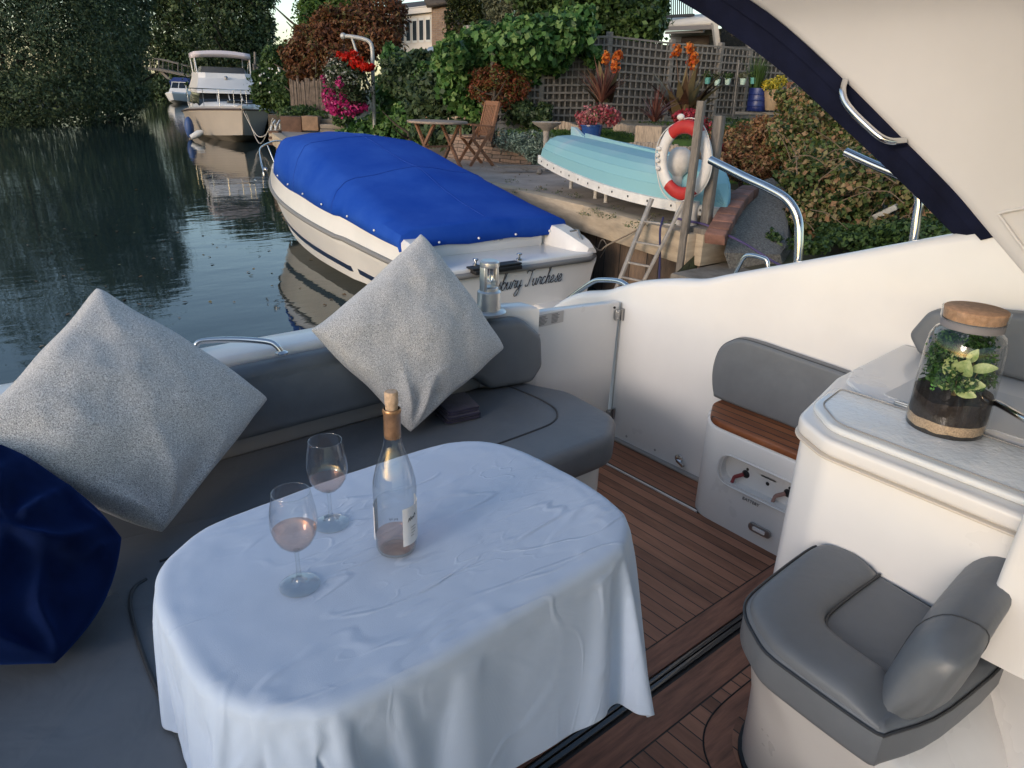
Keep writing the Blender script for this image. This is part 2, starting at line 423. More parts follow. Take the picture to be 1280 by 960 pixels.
_n.links.new(_k.outputs['Fac'], _c.inputs['Height']); _n.links.new(_b.outputs[0], _c.inputs['Normal']); _n.links.new(_c.outputs[0], _n.nodes['Principled BSDF'].inputs['Normal'])
BLACK = mat('black_rubber', (.012,.012,.013), .5)
TEAKD = plankmat('teak_deck_boards', 0, .047, (.17,.070,.038), (.43,.195,.115), gap=.075, rough=.55, grain=12, off=.02, bump=.7)
TEAKB = mat('teak_border_board', (.25,.11,.068), .55, var=.45, vscale=5, stretch=(1,9,4), bump=.4, bscale=30)
TEAKS = plankmat('teak_seat_slats', 0, .043, (.17,.055,.020), (.42,.15,.055), gap=.13, rough=.5, grain=10, bump=.8, grey=(.13,.12,.115), off=.01)
NAVYC = mat('navy_canvas', (.006,.008,.022), .9, var=.35, vscale=9, bump=.35, bscale=160, spec=.15)
# ================================================================ the motor cruiser whose cockpit we sit in
boat = thing('motor_cruiser', 'white motor cruiser with open teak-floored cockpit, side wall, stern gate and canvas-edged arch', 'boat', (1.2, 1., 0))
mb = MB()      # teak planking
mb.box((-1.0, 1.005, -.03), (2.155, 2.1, 0)); mb.box((2.175, 1.0, -.03), (2.375, 2.2, 0)); mb.box((-1.0, -1.2, -.03), (2.3, .775, 0))
deck = build(mb, 'deck_planking', TEAKD, boat)
mb = MB(); mb.box((-1.0, .925, -.03), (2.3, 1.0, .0005)); mb.box((-1.0, .78, -.03), (2.3, .872, .0005))
pod_ring = []
ringc = [(1.20,.50),(1.21,.60),(1.27,.69),(1.38,.735),(1.6,.74)]
ro = smooth_open([(*p, .001) for p in ringc], 6); ri = [(p[0]+.055, p[1]-.045, .001) for p in ro]
mb.add([tuple(p) for p in ro]+ri, [(i, i+1, len(ro)+i+1, len(ro)+i) for i in range(len(ro)-1)])
build(mb, 'border_board', TEAKB, deck)
mb = MB(); mb.box((-1.0, .872, -.03), (2.3, .925, -.004)); mb.box((-1., 1., -.03), (2.3, 1.005, -.001)); mb.box((-1., .775, -.03), (2.3, .78, -.001)); mb.tube([(p[0]-.002, p[1]+.002, .001) for p in ro], .0022, 5)
build(mb, 'caulking', BLACK, deck)
mb = MB(); mb.box((-.9, .885, -.004), (2.3, .9, .004), .0015); mb.box((-.9, .905, -.004), (2.3, .917, .003), .0015)
build(mb, 'floor_track', mat('black_track_rail', (.02,.02,.022), .22, coat=.4), boat)
mb = MB(); mb.box((2.155, 1.38, -.02), (2.163, 2.1, .006)); build(mb, 'floor_strip', GEL, boat)
mb = MB(); mb.box((2.163, 1.38, -.02), (2.175, 2.1, .003)); build(mb, 'hatch_gap', BLACK, boat)
# ---- starboard-side wall in the picture (x = 2.38), its top sweeping up towards the arch
prof = [(2.62,.44),(2.48,.56),(2.35,.635)]+[tuple(atx(x, y, 2.41)[1:]) for x, y in [(757,363),(777,357),(807,350.6),(847,348.5),(879,349),(910,343),(960,334),(1010,325),(1060,316),(1130,303),(1230,286)]]+[(.5,1.25),(.3,1.28),(-.2,1.33),(-1.2,1.36)]
pp = smooth_open([(a, b, 0) for a, b in prof], 4)
rings = []
for p in pp:
    Y, zt = p[0], p[1]; xi = 2.38 if Y < 2.05 else 2.39; th = .12
    sec = [(xi-.004, 0), (xi, .02), (xi, zt*.5), (xi, zt-.03), (xi+.006, zt-.012), (xi+.022, zt-.002), (xi+.05, zt), (xi+th-.03, zt-.006), (xi+th, zt-.03), (xi+th+.05, 0), (xi+th-.05, -.5), (xi+th-.2, -.72), (xi-.1, -.72), (xi-.1, -.02)]
    rings.append([(x, Y, z) for x, z in sec])
mb = MB(); mb.loft(rings, True, True); wall = build(mb, 'side_wall', GEL, boat, 50)
mb = MB(); mb.tube([(2.379, 2.055, .0), (2.379, 2.055, .66)], .0025, 6); mb.box((2.355,1.0,-.0), (2.382,2.06,.012), .004)
build(mb, 'wall_trim', mat('grey_seam', (.3,.29,.28), .5), wall)
# ---- gate
mb = MB(); g = fillet([(1.86, .015), (2.352, .015), (2.372, .665), (1.865, .70)], [.01,.03,.012,.01], 3)
mb.M = Matrix(((1,0,0,0),(0,0,1,0),(0,1,0,0),(0,0,0,1))); mb.pad(g, 2.055, 2.095, .006, 3)
gate = build(mb, 'gate', GEL, boat)
for z in (.61, .125):
    mb = MB()
    for s in (-1, 1):
        mb.box((2.374+s*.021-.017, 2.040, z-.024), (2.374+s*.021+.017, 2.052, z+.024), .004)
        mb.sphere((2.374+s*.026, 2.040, z+.013), .0055, 8, 5); mb.sphere((2.374+s*.026, 2.040, z-.013), .0055, 8, 5)
    mb.tube([(2.374, 2.038, z-.027), (2.374, 2.038, z+.027)], .007, 8)
    build(mb, 'hinge', DSTEEL, gate)
mb = MB(); mb.box((1.875, 2.051, .635), (2.02, 2.0545, .684)); st = build(mb, 'notice_sticker', mat('sticker_grey', (.42,.41,.41), .5), gate)
mb = MB()
for k in range(2):
    for i in range(7):
        w = .055*(.6+.4*random.random()) if i < 6 else .03
        mb.box((1.882+k*.07, 2.0495, .676-i*.0056), (1.882+k*.07+w, 2.0512, .6778-i*.0056))
build(mb, 'small_print', mat('print_dark', (.12,.12,.13), .6), st)
mb = MB(); mb.sphere((2.325, 2.045, .648), .006, 8, 5); build(mb, 'catch_stud', BLACK, gate)
for q in ((1.90,.045),(2.32,.045),(1.89,.60)):
    mb = MB(); mb.sphere((q[0], 2.0535, q[1]), (.0055,.002,.0055), 10, 5); build(mb, 'screw_head', DSTEEL, gate)
for Y, z in ((1.95,.04),(1.78,.04)):
    mb = MB(); mb.sphere((2.378, Y, z), (.002,.006,.006), 10, 5); build(mb, 'screw_head', DSTEEL, wall)
# ---- transom coaming behind the aft seat
outer = [(-1.3,2.30),(.4,2.285),(1.0,2.28),(1.45,2.24),(1.72,2.17),(1.85,2.12)]
inner = [(1.855,2.02),(1.7,2.085),(1.4,2.12),(.4,2.13),(-1.3,2.13)]
ol = [(p[0], p[1]) for p in smooth_open([(*q, 0) for q in outer], 5)]+[(p[0], p[1]) for p in smooth_open([(*q, 0) for q in inner], 5)]
mb = MB(); mb.pad(ol, -.7, .735, .02, 4, rb=0.)
coam = build(mb, 'transom_coaming', GEL, boat, 60)
mb = MB(); mb.pad(fillet([(-1.62,-1.2),(-1.27,-1.2),(-1.27,2.30),(-1.62,2.30)], [0,0,0,.12]), -.7, .735, .03, 4, rb=0.); build(mb, 'far_side_coaming', GEL, boat, 60)
mb = MB(); mb.pad(fillet([(-1.3,2.34),(2.55,2.34),(2.5,2.75),(-1.3,2.75)], .1), -.62, -.42, .03); build(mb, 'swim_platform', GEL, boat)
def rail(name, pts, r, parent, n=5, feet=True):
    mb = MB(); q = smooth_open(pts, n); mb.tube(q, r, 10)
    o = build(mb, name, STEEL, parent, 60)
    if feet:
        mb = MB()
        for e in (pts[0], pts[-1]):
            mb = MB(); mb.lathe([(.001,0),(r*2.1,0),(r*2.1,.004),(r*1.2,.009)], (e[0], e[1], e[2]-.002), 14); build(mb, 'rail_foot', STEEL, o)
    return o
a = atz(242, 441, .737); b = atz(352, 441, .737); m1 = a.lerp(b, .14); m2 = a.lerp(b, .86)
rail('grab_rail', [a, (a.lerp(b,.04)+Vector((0,.004,.022))), m1+Vector((0,.01,.036)), a.lerp(b,.5)+Vector((0,.012,.040)), m2+Vector((0,.01,.034)), (a.lerp(b,.96)+Vector((0,.004,.02))), b], .0095, boat)
rail('guard_rail', [atx(888,200,2.5), atx(930,221,2.5), atx(962,236,2.5), atx(984,250,2.5), atx(997,272,2.5), atx(999,300,2.5), atx(997,335,2.5)], .0165, boat, 6, False)
rail('guard_rail', [atx(1057,190,2.5), atx(1090,205,2.5), atx(1125,220,2.5), atx(1143,232,2.5), atx(1149,250,2.5), atx(1146,272,2.5), atx(1141,310,2.5)], .0145, boat, 6, False)
rail('gate_rail', [atx(696,386,2.47), atx(718,368,2.47), atx(740,353,2.47), atx(752,350,2.47), atx(775,352,2.47), atx(790,362,2.47)], .012, boat, 5, False)
rail('hand_loop', [atx(916,348,2.49), atx(922,336,2.49), atx(930,322,2.49), atx(938,319,2.49), atx(952,322,2.49), atx(959,327,2.49), atx(960,345,2.49)], .008, boat, 5, False)
# drain/catch at foot of wall
mb = MB(); mb.lathe([(.001,0),(.02,0),(.02,.006),(.012,.012),(.001,.013)], (0,0,0), 16); place(mb, Matrix.Translation((2.378,1.645,.055)) @ Matrix.Rotation(R(-90), 4, 'Y'))
mb.bar((2.365,1.645,.05), (2.35,1.60,.045), .012); build(mb, 'wall_catch', STEEL, boat)
# white capped socket on the coaming, far left
p = aty(157, 400, 2.24)
mb = MB(); mb.lathe([(.001,0),(.022,0),(.022,.05),(.030,.055),(.032,.062),(.028,.069),(.001,.070)], (p.x, 2.24, .735), 24)
build(mb, 'socket_cap', GEL, boat)
# ---- arch with headliner panel, canvas edge and handrail
def lerpX(z): return 2.375-.26*max(0, min(1, (z-1.2)/.65))**1.4
epx = [(1345,415),(1280,342),(1231,284),(1192,238),(1130,175),(1052,97),(983,34),(931,-4),(865,-45),(795,-80)]
exs = [2.365,2.37,2.372,2.365,2.35,2.32,2.27,2.20,2.1,1.95]
E_ = smooth_open([atx(*q, x) for q, x in zip(epx, exs)], 4)
npx = [(1300,405),(1240,335),(1189,290),(1149,250),(1114,216),(1046,152),(987,98),(925,50),(858,6),(785,-32)]
O_ = smooth_open([atx(*q, x+.035) for q, x in zip(npx, exs)], 4)
def panel_ring(p, i, K):
    t = i/(K-1); L = 2.6
    nrm = Vector((-1, 0, -.35*t)).normalized()
    return [p, p+nrm*.008+Vector((0,-.012,0)), p+nrm*.010+Vector((0,-.04,0)), p+Vector((0,-1.2,.0))+nrm*.01, p+Vector((0,-L,0)), p+Vector((.05,-L,.02)), p+Vector((.05,0,.02))]
mb = MB(); mb.loft([panel_ring(p, i, len(E_)) for i, p in enumerate(E_)], True, True)
arch = build(mb, 'arch_panel', GELC, boat, 50)
mb = MB(); rr = []
for p, q in zip(E_, O_):
    if p.z < 1.17: continue
    n_ = Vector((.03, 0, .012)); f1 = p.lerp(q, .33)+Vector((-.010,0,-.004)); f2 = p.lerp(q, .36)+Vector((.004,0,0)); f3 = p.lerp(q, .62)+Vector((-.006,0,-.002))
    rr.append([p+Vector((.004,0,.002)), f1, f2, f3, q, q+n_, p.lerp(q,.5)+n_*1.3, p+n_])
mb.loft(rr, True, True); build(mb, 'canvas_edge', NAVYC, boat, 35)
rail('arch_handrail', [atx(1056,101,2.305), atx(1053,112,2.28), atx(1056,126,2.272), atx(1068,142,2.27), atx(1090,163,2.275), atx(1103,173,2.28), atx(1116,177,2.30), atx(1131,176,2.335)], .0105, boat, 5, False)
# shallow moulded recess on the arch panel
q = [atx(*c, 2.352) for c in [(1296,258),(1252,266),(1254,276),(1297,331),(1330,345)]]
mb = MB(); mb.tube(smooth_open(q, 5), .0045, 8); build(mb, 'moulded_rib', GELC, arch)
mb = MB(); mb.pad(fillet([(-1.3,-2.2),(2.15,-2.2),(2.13,1.2),(1.75,.75),(1.2,.25),(-1.3,.2)], .2), 1.97, 2.04, .02); build(mb, 'hardtop', GELC, boat)
# ================================================================ sofa round two sides of the table
sofa = thing('sofa', 'grey vinyl L-shaped cockpit sofa with dark piping behind and left of the table', 'sofa', (.5, 1.9, 0))
mb = MB(); mb.pad(fillet([(.27,2.12),(1.79,2.05),(1.81,1.62),(1.73,1.52),(.27,1.52)], [0,.03,.12,.1,0], 5), 0, .315, .01, 2)
mb.pad([(-1.25,2.12),(.27,2.12),(.27,.1),(-1.25,.1)], 0, .315, .01, 2); build(mb, 'seat_base', GEL, sofa)
aft = fillet([(.17,1.48),(1.72,1.465),(1.86,1.58),(1.885,1.85),(1.77,2.09),(-1.2,2.12),(-1.2,1.62),(.17,1.62)], [.0,.13,.11,.14,.05,.02,.0,.0], 6)
mb = MB(); mb.pad(aft, .305, .43, .035, 5)
s1 = build(mb, 'seat_cushion', VINYL, sofa, 50)
def z0(p, z): return [(a, b, z) for a, b in p]
mb = MB(); mb.tube(smooth_open(z0([(1.70,2.085),(1.715,1.95),(1.72,1.83),(1.70,1.735),(1.63,1.672),(1.5,1.655),(1.1,1.65),(.3,1.65)], .4315), 5), .0035, 6); build(mb, 'piping', PIPE, s1)
left = fillet([(-1.2,.12),(-.4,.12),(.34,.12),(.355,.9),(.365,1.38),(.31,1.53),(.19,1.612),(-.4,1.612),(-1.2,1.612)], [.02,0,.07,0,.07,.06,.03,.0,.0], 5)
mb = MB(); mb.pad(left, .305, .428, .03, 5); s2 = build(mb, 'seat_cushion', VINYL, sofa, 50)
mb = MB(); mb.tube(smooth_open(z0([atz(183,724,.43)[:2], atz(170,733,.43)[:2], atz(163,748,.43)[:2], atz(166,775,.43)[:2], atz(186,838,.43)[:2], atz(240,960,.43)[:2], (.155,.6), (.14,.15)], .430), 5), .005, 6)
build(mb, 'piping', PIPE, s2)
XZ = Matrix(((1,0,0,0),(0,0,1,0),(0,1,0,0),(0,0,0,1)))
mb = MB(); mb.M = Matrix.Rotation(R(-5), 4, 'X') @ Matrix.Translation((0,.055,.185)) @ XZ
bk = fillet([(-1.25,.495),(1.56,.490),(1.62,.435),(1.80,.435),(1.845,.50),(1.84,.63),(1.76,.705),(1.3,.715),(-1.25,.715)], [.03,.05,.05,.04,.05,.07,.08,0,.03], 5)
mb.M = None; mb.pad(bk, 2.045, 2.125, .03, 5)
def bend(v):      # outline (x,z) at depth y -> follow the curved coaming, lean back a little
    x, z, y = v; return (x, y-max(0, x-1.35)**2*.32+(z-.6)*.06, z)
mb.v = [bend(v) for v in mb.v]
build(mb, 'back_cushion', VINYL, sofa, 50)
mb = MB(); mb.box((-1.25, 2.09, .42), (1.62, 2.135, .52), .005); build(mb, 'back_shelf', mat('grey_moulding', (.32,.32,.32), .5), sofa)
# ================================================================ side bench with teak top
bench = thing('side_bench', 'small moulded white side seat with slatted teak top against the cockpit wall', 'bench', (2.27, 1.2, 0))
o = fillet([(2.145,.60),(2.375,.60),(2.375,1.47),(2.28,1.47),(2.155,1.39)], [.0,.0,.0,.10,.12], 8)
mb = MB(); mb.pad(o, .0, .385, .014, 3, rb=0.)
body = build(mb, 'base', GEL, bench, 50)
cut = MB(); cut.M = Matrix(((0,0,1,0),(1,0,0,0),(0,1,0,0),(0,0,0,1)))
cut.pad(fillet([(.85,.300),(1.30,.300),(1.30,.190),(.85,.190)], .05, 8), 2.05, 2.185, .0, 2)
co = build(cut, 'niche_cutter', GEL, None)
bm_ = body.modifiers.new('niche', 'BOOLEAN'); bm_.operation = 'DIFFERENCE'; bm_.object = co; bm_.solver = 'EXACT'
dg = bpy.context.evaluated_depsgraph_get(); nm = bpy.data.meshes.new_from_object(body.evaluated_get(dg))
body.modifiers.clear()
if len(nm.polygons) > 20: body.data = nm; nm.polygons.foreach_set('use_smooth', [True]*len(nm.polygons)); nm.set_sharp_from_angle(angle=R(35))
bpy.data.objects.remove(co)
mb = MB(); mb.M = Matrix(((0,0,1,0),(1,0,0,0),(0,1,0,0),(0,0,0,1)))
rim = [(p[0], p[1], 2.143) for p in fillet([(.80,.306),(1.307,.306),(1.307,.184),(.80,.184)], .055, 8)]
mb.tube(rim, .004, 6, True); build(mb, 'niche_rim', GEL, body)
so = fillet([(2.15,.62),(2.36,.62),(2.36,1.455),(2.285,1.455),(2.16,1.38)], [.0,.0,.02,.09,.11], 8)
mb = MB(); mb.pad(inset(so, -.004), .385, .412, .006, 2); build(mb, 'teak_seat', TEAKS, bench, 50)
YZ = Matrix(((0,0,1,0),(1,0,0,0),(0,1,0,0),(0,0,0,1)))
BCO = [(p[0], p[1]) for p in smooth_closed([(*q, 0) for q in [(.90,.415),(1.2,.41),(1.46,.412),(1.497,.43),(1.515,.52),(1.50,.61),(1.455,.66),(1.39,.683),(1.2,.679),(.96,.668),(.91,.64),(.895,.55)]], 5)]
mb = MB(); mb.M = YZ
mb.pad(BCO, 2.325, 2.378, .018, 5)
ck = build(mb, 'back_cushion', VINYL, bench, 50)
mb = MB(); mb.M = YZ; mb.tube([(p[0], p[1], 2.336) for p in inset(BCO, .003)], .003, 6, True); build(mb, 'piping', PIPE, ck)
REDP = mat('red_plastic', (.22,.045,.05), .4)
for Y, c in ((1.215, REDP), (1.045, mat('dull_pink_plastic', (.28,.17,.15), .45))):
    mb = MB(); mb.lathe([(.001,0),(.017,0),(.017,.012),(.010,.02),(.001,.021)], (0,0,0), 14); place(mb, Matrix.Translation((2.198,Y,.236)) @ Matrix.Rotation(R(-90), 4, 'Y'))
    mb.sphere((2.188, Y-.004, .258), .007, 8, 6)
    sw = build(mb, 'battery_switch', BLACK, bench)
    mb = MB(); mb.bar((2.178, Y+.004, .236), (2.168, Y+.034, .215), .009, .014, r=.002); mb.bar((2.168, Y+.034, .217), (2.166, Y+.040, .186), .009, .012, r=.002); build(mb, 'switch_key', c, sw)
mb = MB(); mb.box((2.185, 1.095, .256), (2.2, 1.155, .262)); mb.lathe([(.001,0),(.013,0),(.014,.01),(.001,.012)], (0,0,0), 14)
k0 = len(mb.v)-0
mb2 = MB(); mb2.lathe([(.001,0),(.014,0),(.014,.012),(.001,.014)], (0,0,0), 14); place(mb2, Matrix.Translation((2.198,1.125,.237)) @ Matrix.Rotation(R(-90), 4, 'Y'))
mb3 = MB(); mb3.box((2.185, 1.095, .256), (2.2, 1.155, .262)); mb3.add(mb2.v, mb2.f); build(mb3, 'socket', BLACK, bench)
tm = text_mesh('BATTERY', .017, .15); place(tm, Matrix.Translation((2.1425, 1.19, .158)) @ Matrix(((0,0,-1,0),(-1,0,0,0),(0,1,0,0),(0,0,0,1)))); build(tm, 'battery_lettering', mat('dark_lettering', (.03,.03,.035), .5), bench, 0)
mb = MB(); mb.M = YZ; mb.pad(fillet([(1.055,.088),(1.145,.088),(1.145,.055),(1.055,.055)], .016, 6), 2.136, 2.146, .003, 2); lt = build(mb, 'courtesy_light', DSTEEL, bench)
mb = MB(); mb.M = YZ; mb.pad(fillet([(1.075,.079),(1.125,.079),(1.125,.064),(1.075,.064)], .004, 3), 2.133, 2.1365, .001, 1); build(mb, 'light_lens', GEL, lt)
# ================================================================ galley unit
gal = thing('galley_unit', 'white moulded galley cabinet with frosted hinged lid on its top', 'cabinet', (1.9, .4, 0))
go = fillet([(1.50,-.5),(2.375,-.5),(2.375,.87),(1.93,.85),(1.585,.775),(1.52,.665)], [0,0,0,.04,.10,.09], 8)
mb = MB(); mb.pad(inset(go, .012), 0, .765, .004, 2, rb=0.); build(mb, 'cabinet_body', GEL, gal, 50)
mb = MB(); mb.pad(go, .760, .800, .012, 4); top = build(mb, 'worktop', GEL, gal, 50)
mb = MB(); mb.pad(inset(go, -.004), .752, .758, .002, 2); build(mb, 'trim_line', mat('cream_trim', (.55,.5,.44), .5), gal)
lid_o = fillet([(1.535,-.45),(1.815,-.45),(1.822,.80),(1.65,.775),(1.56,.68)], [0,0,.045,.10,.10], 8)
mb = MB(); mb.pad(lid_o, .800, .818, .008, 3); lid = build(mb, 'lid', mat('lid_acrylic', (.60,.62,.63), .18, coat=.5), gal, 50)
FROST = mat('frosted_panel', (.66,.69,.71), .16, bump=.9, bscale=75, bdist=.003, coat=.3, detail=2)
mb = MB(); mb.pad(inset(lid_o, .025), .817, .8205, .002, 2); build(mb, 'frosted_insert', FROST, lid, 50)
mb = MB(); mb.tube([(p[0], p[1], .8205) for p in inset(lid_o, .022)], .0015, 5, True); build(mb, 'insert_seam', mat('grey_seam', (.3,.29,.28), .5), lid)
for Y in (.62, .30):
    mb = MB(); mb.box((1.822, Y-.03, .800), (1.838, Y+.03, .8215), .003); mb.tube([(1.829, Y-.03, .8225), (1.829, Y+.03, .8225)], .003, 8); build(mb, 'hinge', DSTEEL, lid)
mb = MB(); mb.pad(fillet([(1.875,.20),(2.16,.20),(2.16,.70),(1.875,.70)], .02), .808, .8115, .001, 1); build(mb, 'inset_panel', mat('pale_grey_laminate', (.52,.53,.54), .35), gal)
# raised corner moulding at the back
mb = MB(); mb.pad(fillet([(1.85,-.5),(2.375,-.5),(2.375,.858),(2.0,.842),(1.90,.81),(1.85,.74)], [0,0,.02,.04,.05,.05]), .797, .809, .006, 3); build(mb, 'rear_ledge', GEL, gal, 50)
# ================================================================ companion back-rest behind the galley
cb = thing('companion_backrest', 'grey vinyl backrest cushions on the wall behind the planted jar', 'cushion', (2.34, .5, .8))
mb = MB(); mb.M = YZ; mb.pad(fillet([(.36,.81),(.79,.81),(.83,.86),(.79,.945),(.70,.975),(.36,1.02)], [.02,.02,.03,.05,.08,.04], 6), 2.30, 2.372, .02, 5); build(mb, 'rear_pad', VINYL, cb, 50)
mb = MB(); mb.M = YZ; mb.pad(fillet([(-.2,.79),(.34,.79),(.345,.99),(.26,1.05),(-.2,1.07)], [.02,.02,.05,.08,.04], 6), 2.22, 2.33, .03, 5); build(mb, 'front_pad', VINYL, cb, 50)
mb = MB(); mb.tube(smooth_open([pt(1238,503,1.52), pt(1248,505,1.50), pt(1275,520,1.42), pt(1310,540,1.36)], 5), .008, 10)
solo(mb, 'steel_lever', STEEL, 'short stainless lever beside the base of the planted jar', 'lever', (1.9,.3,.86))
# ================================================================ helm seat, pod, console
helm = thing('helm_chair', 'rounded grey vinyl helm seat with raised front bolster on a white pod', 'seat', (1.35, .45, 0))
def smo(p, n=5): return [(q[0], q[1]) for q in smooth_closed([(*c, 0) for c in p], n)]
def pxo(pts, z): return [tuple(atz(x, y, z)[:2]) for x, y in pts]
ZS = .530
hs = smo(pxo([(1098.6,714),(1081,698),(1052,684),(1033,677),(1017,679.5),(992,696),(957,723),(939,739),(932,752),(934,768),(943,786),(960,811),(999,841),(1052,879),(1090,905)], ZS)+pxo([(1104,912),(1116,910)], ZS)+pxo([(1190,880),(1270,800),(1190,768)], ZS), 4)
mb = MB(); mb.pad(hs, .432, ZS, .022, 5)
seat = build(mb, 'seat_cushion', VINYL, helm, 50)
inner = pxo([(1100,717),(1067,741),(1042,761),(1033,772),(1036,785),(1060,806),(1106,838),(1130,856)], ZS+.006)
# U-shaped bolster: outer edge follows the cushion rim, inner edge the dark piping
outb = pxo([(1094,712),(1079,701),(1052,688),(1033,682),(1018,684),(994,700),(961,726),(944,741),(938,753),(940,766),(949,784),(966,807),(1003,837),(1056,874),(1100,905)], ZS+.006)
inb = [Vector((*p, 0)) for p in inner]
def resample(P, n):
    P = [Vector((p[0], p[1], 0)) for p in P]; L = [0]
    for q, r_ in zip(P, P[1:]): L.append(L[-1]+(r_-q).length)
    out = []
    for i in range(n):
        d = L[-1]*i/(n-1); k = max(j for j in range(len(L)) if L[j] <= d+1e-9); k = min(k, len(P)-2)
        out.append(P[k].lerp(P[k+1], (d-L[k])/(L[k+1]-L[k])))
    return out
oB = resample([tuple(p) for p in smooth_open([(*p, 0) for p in outb], 4)], 44); iB = resample([tuple(p) for p in smooth_open([(*p, 0) for p in inner], 4)], 44)
rings = []
for i, (o1, i1) in enumerate(zip(oB, iB)):
    e = min(1, (.25+min(i, 43-i)/5)); rr_ = []
    for j in range(13):
        a_ = math.pi*j/12; f = .5-.5*math.copysign(abs(math.cos(a_))**.6, math.cos(a_)); p = o1.lerp(i1, f); rr_.append((p.x, p.y, ZS-.008+.030*e*math.sin(a_)**.55))
    p0, p1 = i1, o1; rr_ += [(p0.x, p0.y, ZS-.02), (p1.x, p1.y, ZS-.02)]; rings.append(rr_)
mb = MB(); mb.loft(rings, True, True); build(mb, 'front_bolster', VINYL, seat, 60)
mb = MB(); mb.tube([(p[0], p[1], ZS-.012) for p in inset(hs, -.001)], .003, 6, True); mb.tube(smooth_open([Vector((p[0], p[1], ZS+.003)) for p in inner], 4), .0035, 6); build(mb, 'piping', PIPE, seat)
pr0 = smo([(1.62,.655),(1.5,.665),(1.40,.655),(1.325,.62),(1.275,.555),(1.25,.45),(1.24,.3),(1.26,.1),(1.4,.03),(1.62,.03)]); c0_ = Vector((1.4,.38))
pr1 = resample([*inset(hs, .014), inset(hs, .014)[0]], len(pr0)+1)[:-1]
# start both rings at the same corner
def start_at(P, q): k = min(range(len(P)), key=lambda i: (P[i][0]-q[0])**2+(P[i][1]-q[1])**2); return P[k:]+P[:k]
pr0 = start_at([tuple(p[:2]) for p in pr0], (1.62,.655)); pr1 = [tuple(p[:2]) for p in pr1]
if area2(pr0)*area2(pr1) < 0: pr1 = pr1[::-1]
pr1 = start_at(pr1, (1.62,.62))
pr0 = [tuple(p[:2]) for p in resample(pr0+[pr0[0]], len(pr1)+1)[:-1]]
mb = MB(); rings = [[(a[0]*(1-t)+b[0]*t, a[1]*(1-t)+b[1]*t, .433*s) for a, b in zip(pr0, pr1)] for t, s in ((0,0),(.12,.25),(.38,.55),(.75,.85),(1,1.))]
mb.loft(rings, True, True); build(mb, 'pod', GEL, helm, 60)
mb = MB(); mb.tube([(p[0], p[1], .006) for p in pr0], .010, 6, True); build(mb, 'sealing_strip', BLACK, helm)
# back-rest: a fat rounded roll with a seam before its near end
bp = smooth_open([atz(1300,672,.605), atz(1246,722,.605), atz(1209,766,.603), atz(1178,809,.60), atz(1157,845,.597), atz(1149,866,.595)], 5)
mb = MB(); rings = []
for i, p in enumerate(bp):
    d = (bp[min(i+1, len(bp)-1)]-bp[max(i-1, 0)]).normalized(); sd = d.cross(Vector((0,0,1))).normalized(); rem = (bp[-1]-p).length
    k = min(1., .35+(rem/.06)**.5*.65) if rem < .06 else 1.
    rings.append([tuple(p+sd*.052*k*math.copysign(abs(math.cos(a))**.65, math.cos(a))+Vector((0,0,1))*.092*(.75+.25*k)*math.copysign(abs(math.sin(a))**.7, math.sin(a))-sd*.030*math.sin(a)) for a in [2*math.pi*j/26 for j in range(26)]])
mb.loft(rings, True, True); br = build(mb, 'backrest', VINYL, helm, 60)
j = int(len(rings)*.64); mb = MB(); mb.tube(rings[j][:], .0016, 5, True); build(mb, 'piping', PIPE, br)
con = thing('helm_console', 'white moulded console block with upright pillar behind the helm seat', 'console', (1.7, .0, 0))
mb = MB(); mb.pad(fillet([(1.50,.235),(1.36,.06),(1.30,-.5),(2.3,-.5),(2.3,.40),(1.70,.40)], [.03,.04,.0,.0,0,.02], 5), 0, .545, .015, 4, rb=0); build(mb, 'console_body', GEL, con, 50)
b = atz(1252, 822, .545)
mb = MB(); mb.loft([[(b.x+x*k+.01*t, b.y+y*k-.01*t, .540+.5*t) for x, y in fillet([(-.022,-.05),(.055,-.05),(.055,.05),(-.022,.05)], .02, 4)] for t, k in ((0,1.12),(.06,1.0),(.5,.97),(1,.95),(1.0,.9))], True, True); build(mb, 'pillar', GEL, con, 50)
mb = MB(); mb.pad(fillet([(1.36,-.3),(1.8,-.3),(1.8,.0),(1.42,.01)], .03), .545, .645, .025, 4); build(mb, 'side_pad', VINYL, con, 50)
# ================================================================ table, cloth, bottle, glasses
table = thing('table', 'oval cockpit table on a steel pedestal, hidden under the pale blue cloth', 'table', (.63, 1.06, 0))
T_P = [(188,727),(196,702),(217,681),(250,656),(312,631),(375,607),(429,588),(507,563),(560,549),(601,547),(632,552),(664,563),(720,591),(760,616),(786,640),(790,659),(783,681),(757,701),(694,739),(592,801),(480,861),(417,888),(375,893),(312,890),(267,871),(233,842),(212,802),(190,758)]
cT = Vector((.63,1.06,0)); T_O = []
for q in T_P:
    p = atz(*q, .708); v = (p-cT); v.z = 0; v *= (1-.010/v.length); T_O.append((cT.x+v.x, cT.y+v.y))
tO = [(p[0], p[1]) for p in smooth_closed([(*p, 0) for p in T_O], 2)]
mb = MB(); mb.pad(tO, .672, .700, .010, 3); top_ = build(mb, 'tabletop', mat('table_laminate', (.5,.48,.44), .4), table)
mb = MB(); mb.lathe([(.001,0),(.13,0),(.13,.012),(.045,.03),(.035,.05),(.035,.66),(.09,.672),(.001,.672)], (.63,1.06,.001), 24); build(mb, 'pedestal', STEEL, table)
